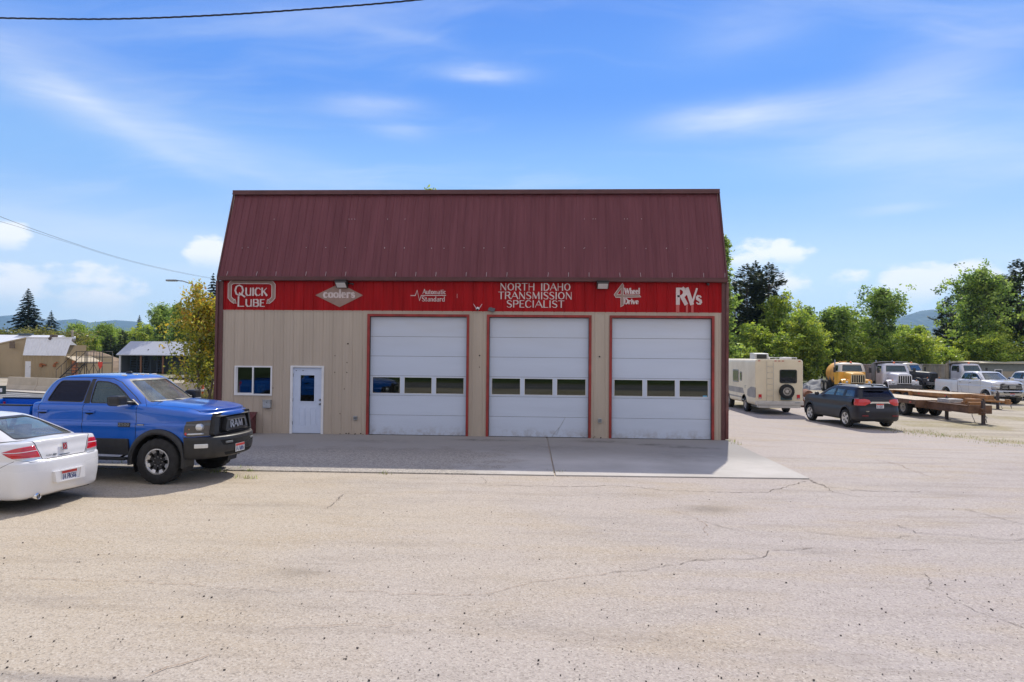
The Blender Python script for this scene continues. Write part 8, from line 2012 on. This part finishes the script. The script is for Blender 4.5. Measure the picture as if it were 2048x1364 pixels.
for (a, b_, n_, w_) in ((gp(1640, 815), gp(1690, 822), 26, .4), (gp(1795, 860), gp(1915, 876), 150, .5), (gp(1960, 876), gp(2060, 892), 70, .5), (gp(1790, 783), gp(1880, 783), 90, 2.2), (gp(1800, 795), gp(1900, 792), 60, 1.5), (gp(1612, 813), gp(1640, 816), 20, .3)):
    for _ in range(n_): q = a.lerp(b_, rnd.random()); sp.append((q.x+rnd.gauss(0, w_), q.y+rnd.gauss(0, w_), .8))
tufts('roadside_grass', 'sparse dry and green grass along the edge of the right yard', sp, DRY+[SPRING[2]], .07, 4, 9)
sp = [(gp(x, y).x, gp(x, y).y, k) for x, y, k in ((441, 945, 1.2), (500, 943, 1), (487, 938, .8), (770, 949, .8), (1462, 885, 1), (1472, 890, .8), (1456, 882, .6), (330, 935, .8), (500, 958, 1.2), (478, 956, .7), (240, 928, 1), (1700, 826, 1), (1540, 812, 1), (1110, 946, .5))]
tufts('weeds', 'small green and yellow weeds in the edge of the concrete apron', sp, DRY[1:]+[SPRING[0]], .09, 6, 26, .09)
# wooded bank across the highway (seen in the door windows)
def bankmesh():
    bm = bmesh.new(); rnd = random.Random(3); V = []
    for i in range(41):
        x = -120+6*i; V.append([bm.verts.new((x, -43-2*rnd.random(), -.02)), bm.verts.new((x, -48, 2.2+rnd.random())), bm.verts.new((x, -54, 5+1.5*rnd.random())), bm.verts.new((x, -66, 6+2*rnd.random()))])
    for i in range(40):
        for j in range(3): bm.faces.new((V[i][j], V[i+1][j], V[i+1][j+1], V[i][j+1]))
    o = bm_obj('grass_bank', bm, mat('bank_green', (.045, .07, .02), .95, var=.6, vscale=.4)); setp(o, 'dark green bank across the highway', None, None, 'structure')
bankmesh()
# loose stones on the lot
rnd = random.Random(21); bm = bmesh.new()
for _ in range(900):
    px, py = rnd.uniform(-60, 2100), 975+rnd.random()**.7*420; p = gp(px, py); r = rnd.choice((.003, .003, .004, .004, .005, .006, .009))*rnd.uniform(.7, 1.2)
    if -3.2 < p.x < 15.5 and p.y > -6.7: continue
    bmesh.ops.create_icosphere(bm, subdivisions=1, radius=r, matrix=Matrix.Translation((p.x, p.y, .010+r*.3)) @ Matrix.Rotation(rnd.uniform(0, 3), 4, 'Z') @ Matrix.Diagonal((1.3, 1, .6, 1)))
o = bm_obj('loose_gravel', bm, mat('dark_stone', (.07, .055, .05), .9, var=.5, vscale=3)); setp(o, 'small dark loose stones scattered over the parking lot', 'gravel', None, 'stuff')

# ------------------------------------------------------------------ air between here and the hills
m = bpy.data.materials.new('thin_haze'); m.use_nodes = True; nt = m.node_tree; nt.nodes.clear()
v = N(nt, 'ShaderNodeVolumePrincipled', {'Color': (.42, .70, 1.0, 1), 'Density': HAZE, 'Anisotropy': .2}); N(nt, 'ShaderNodeOutputMaterial', {'Volume': v.outputs[0]})
mb = MB(); mb.box(-6300, 6300, -1500, 6300, -1.5, 420); o = mb.build('haze', m); setp(o, 'thin blue haze between the yard and the distant hills', 'haze', None, 'stuff')
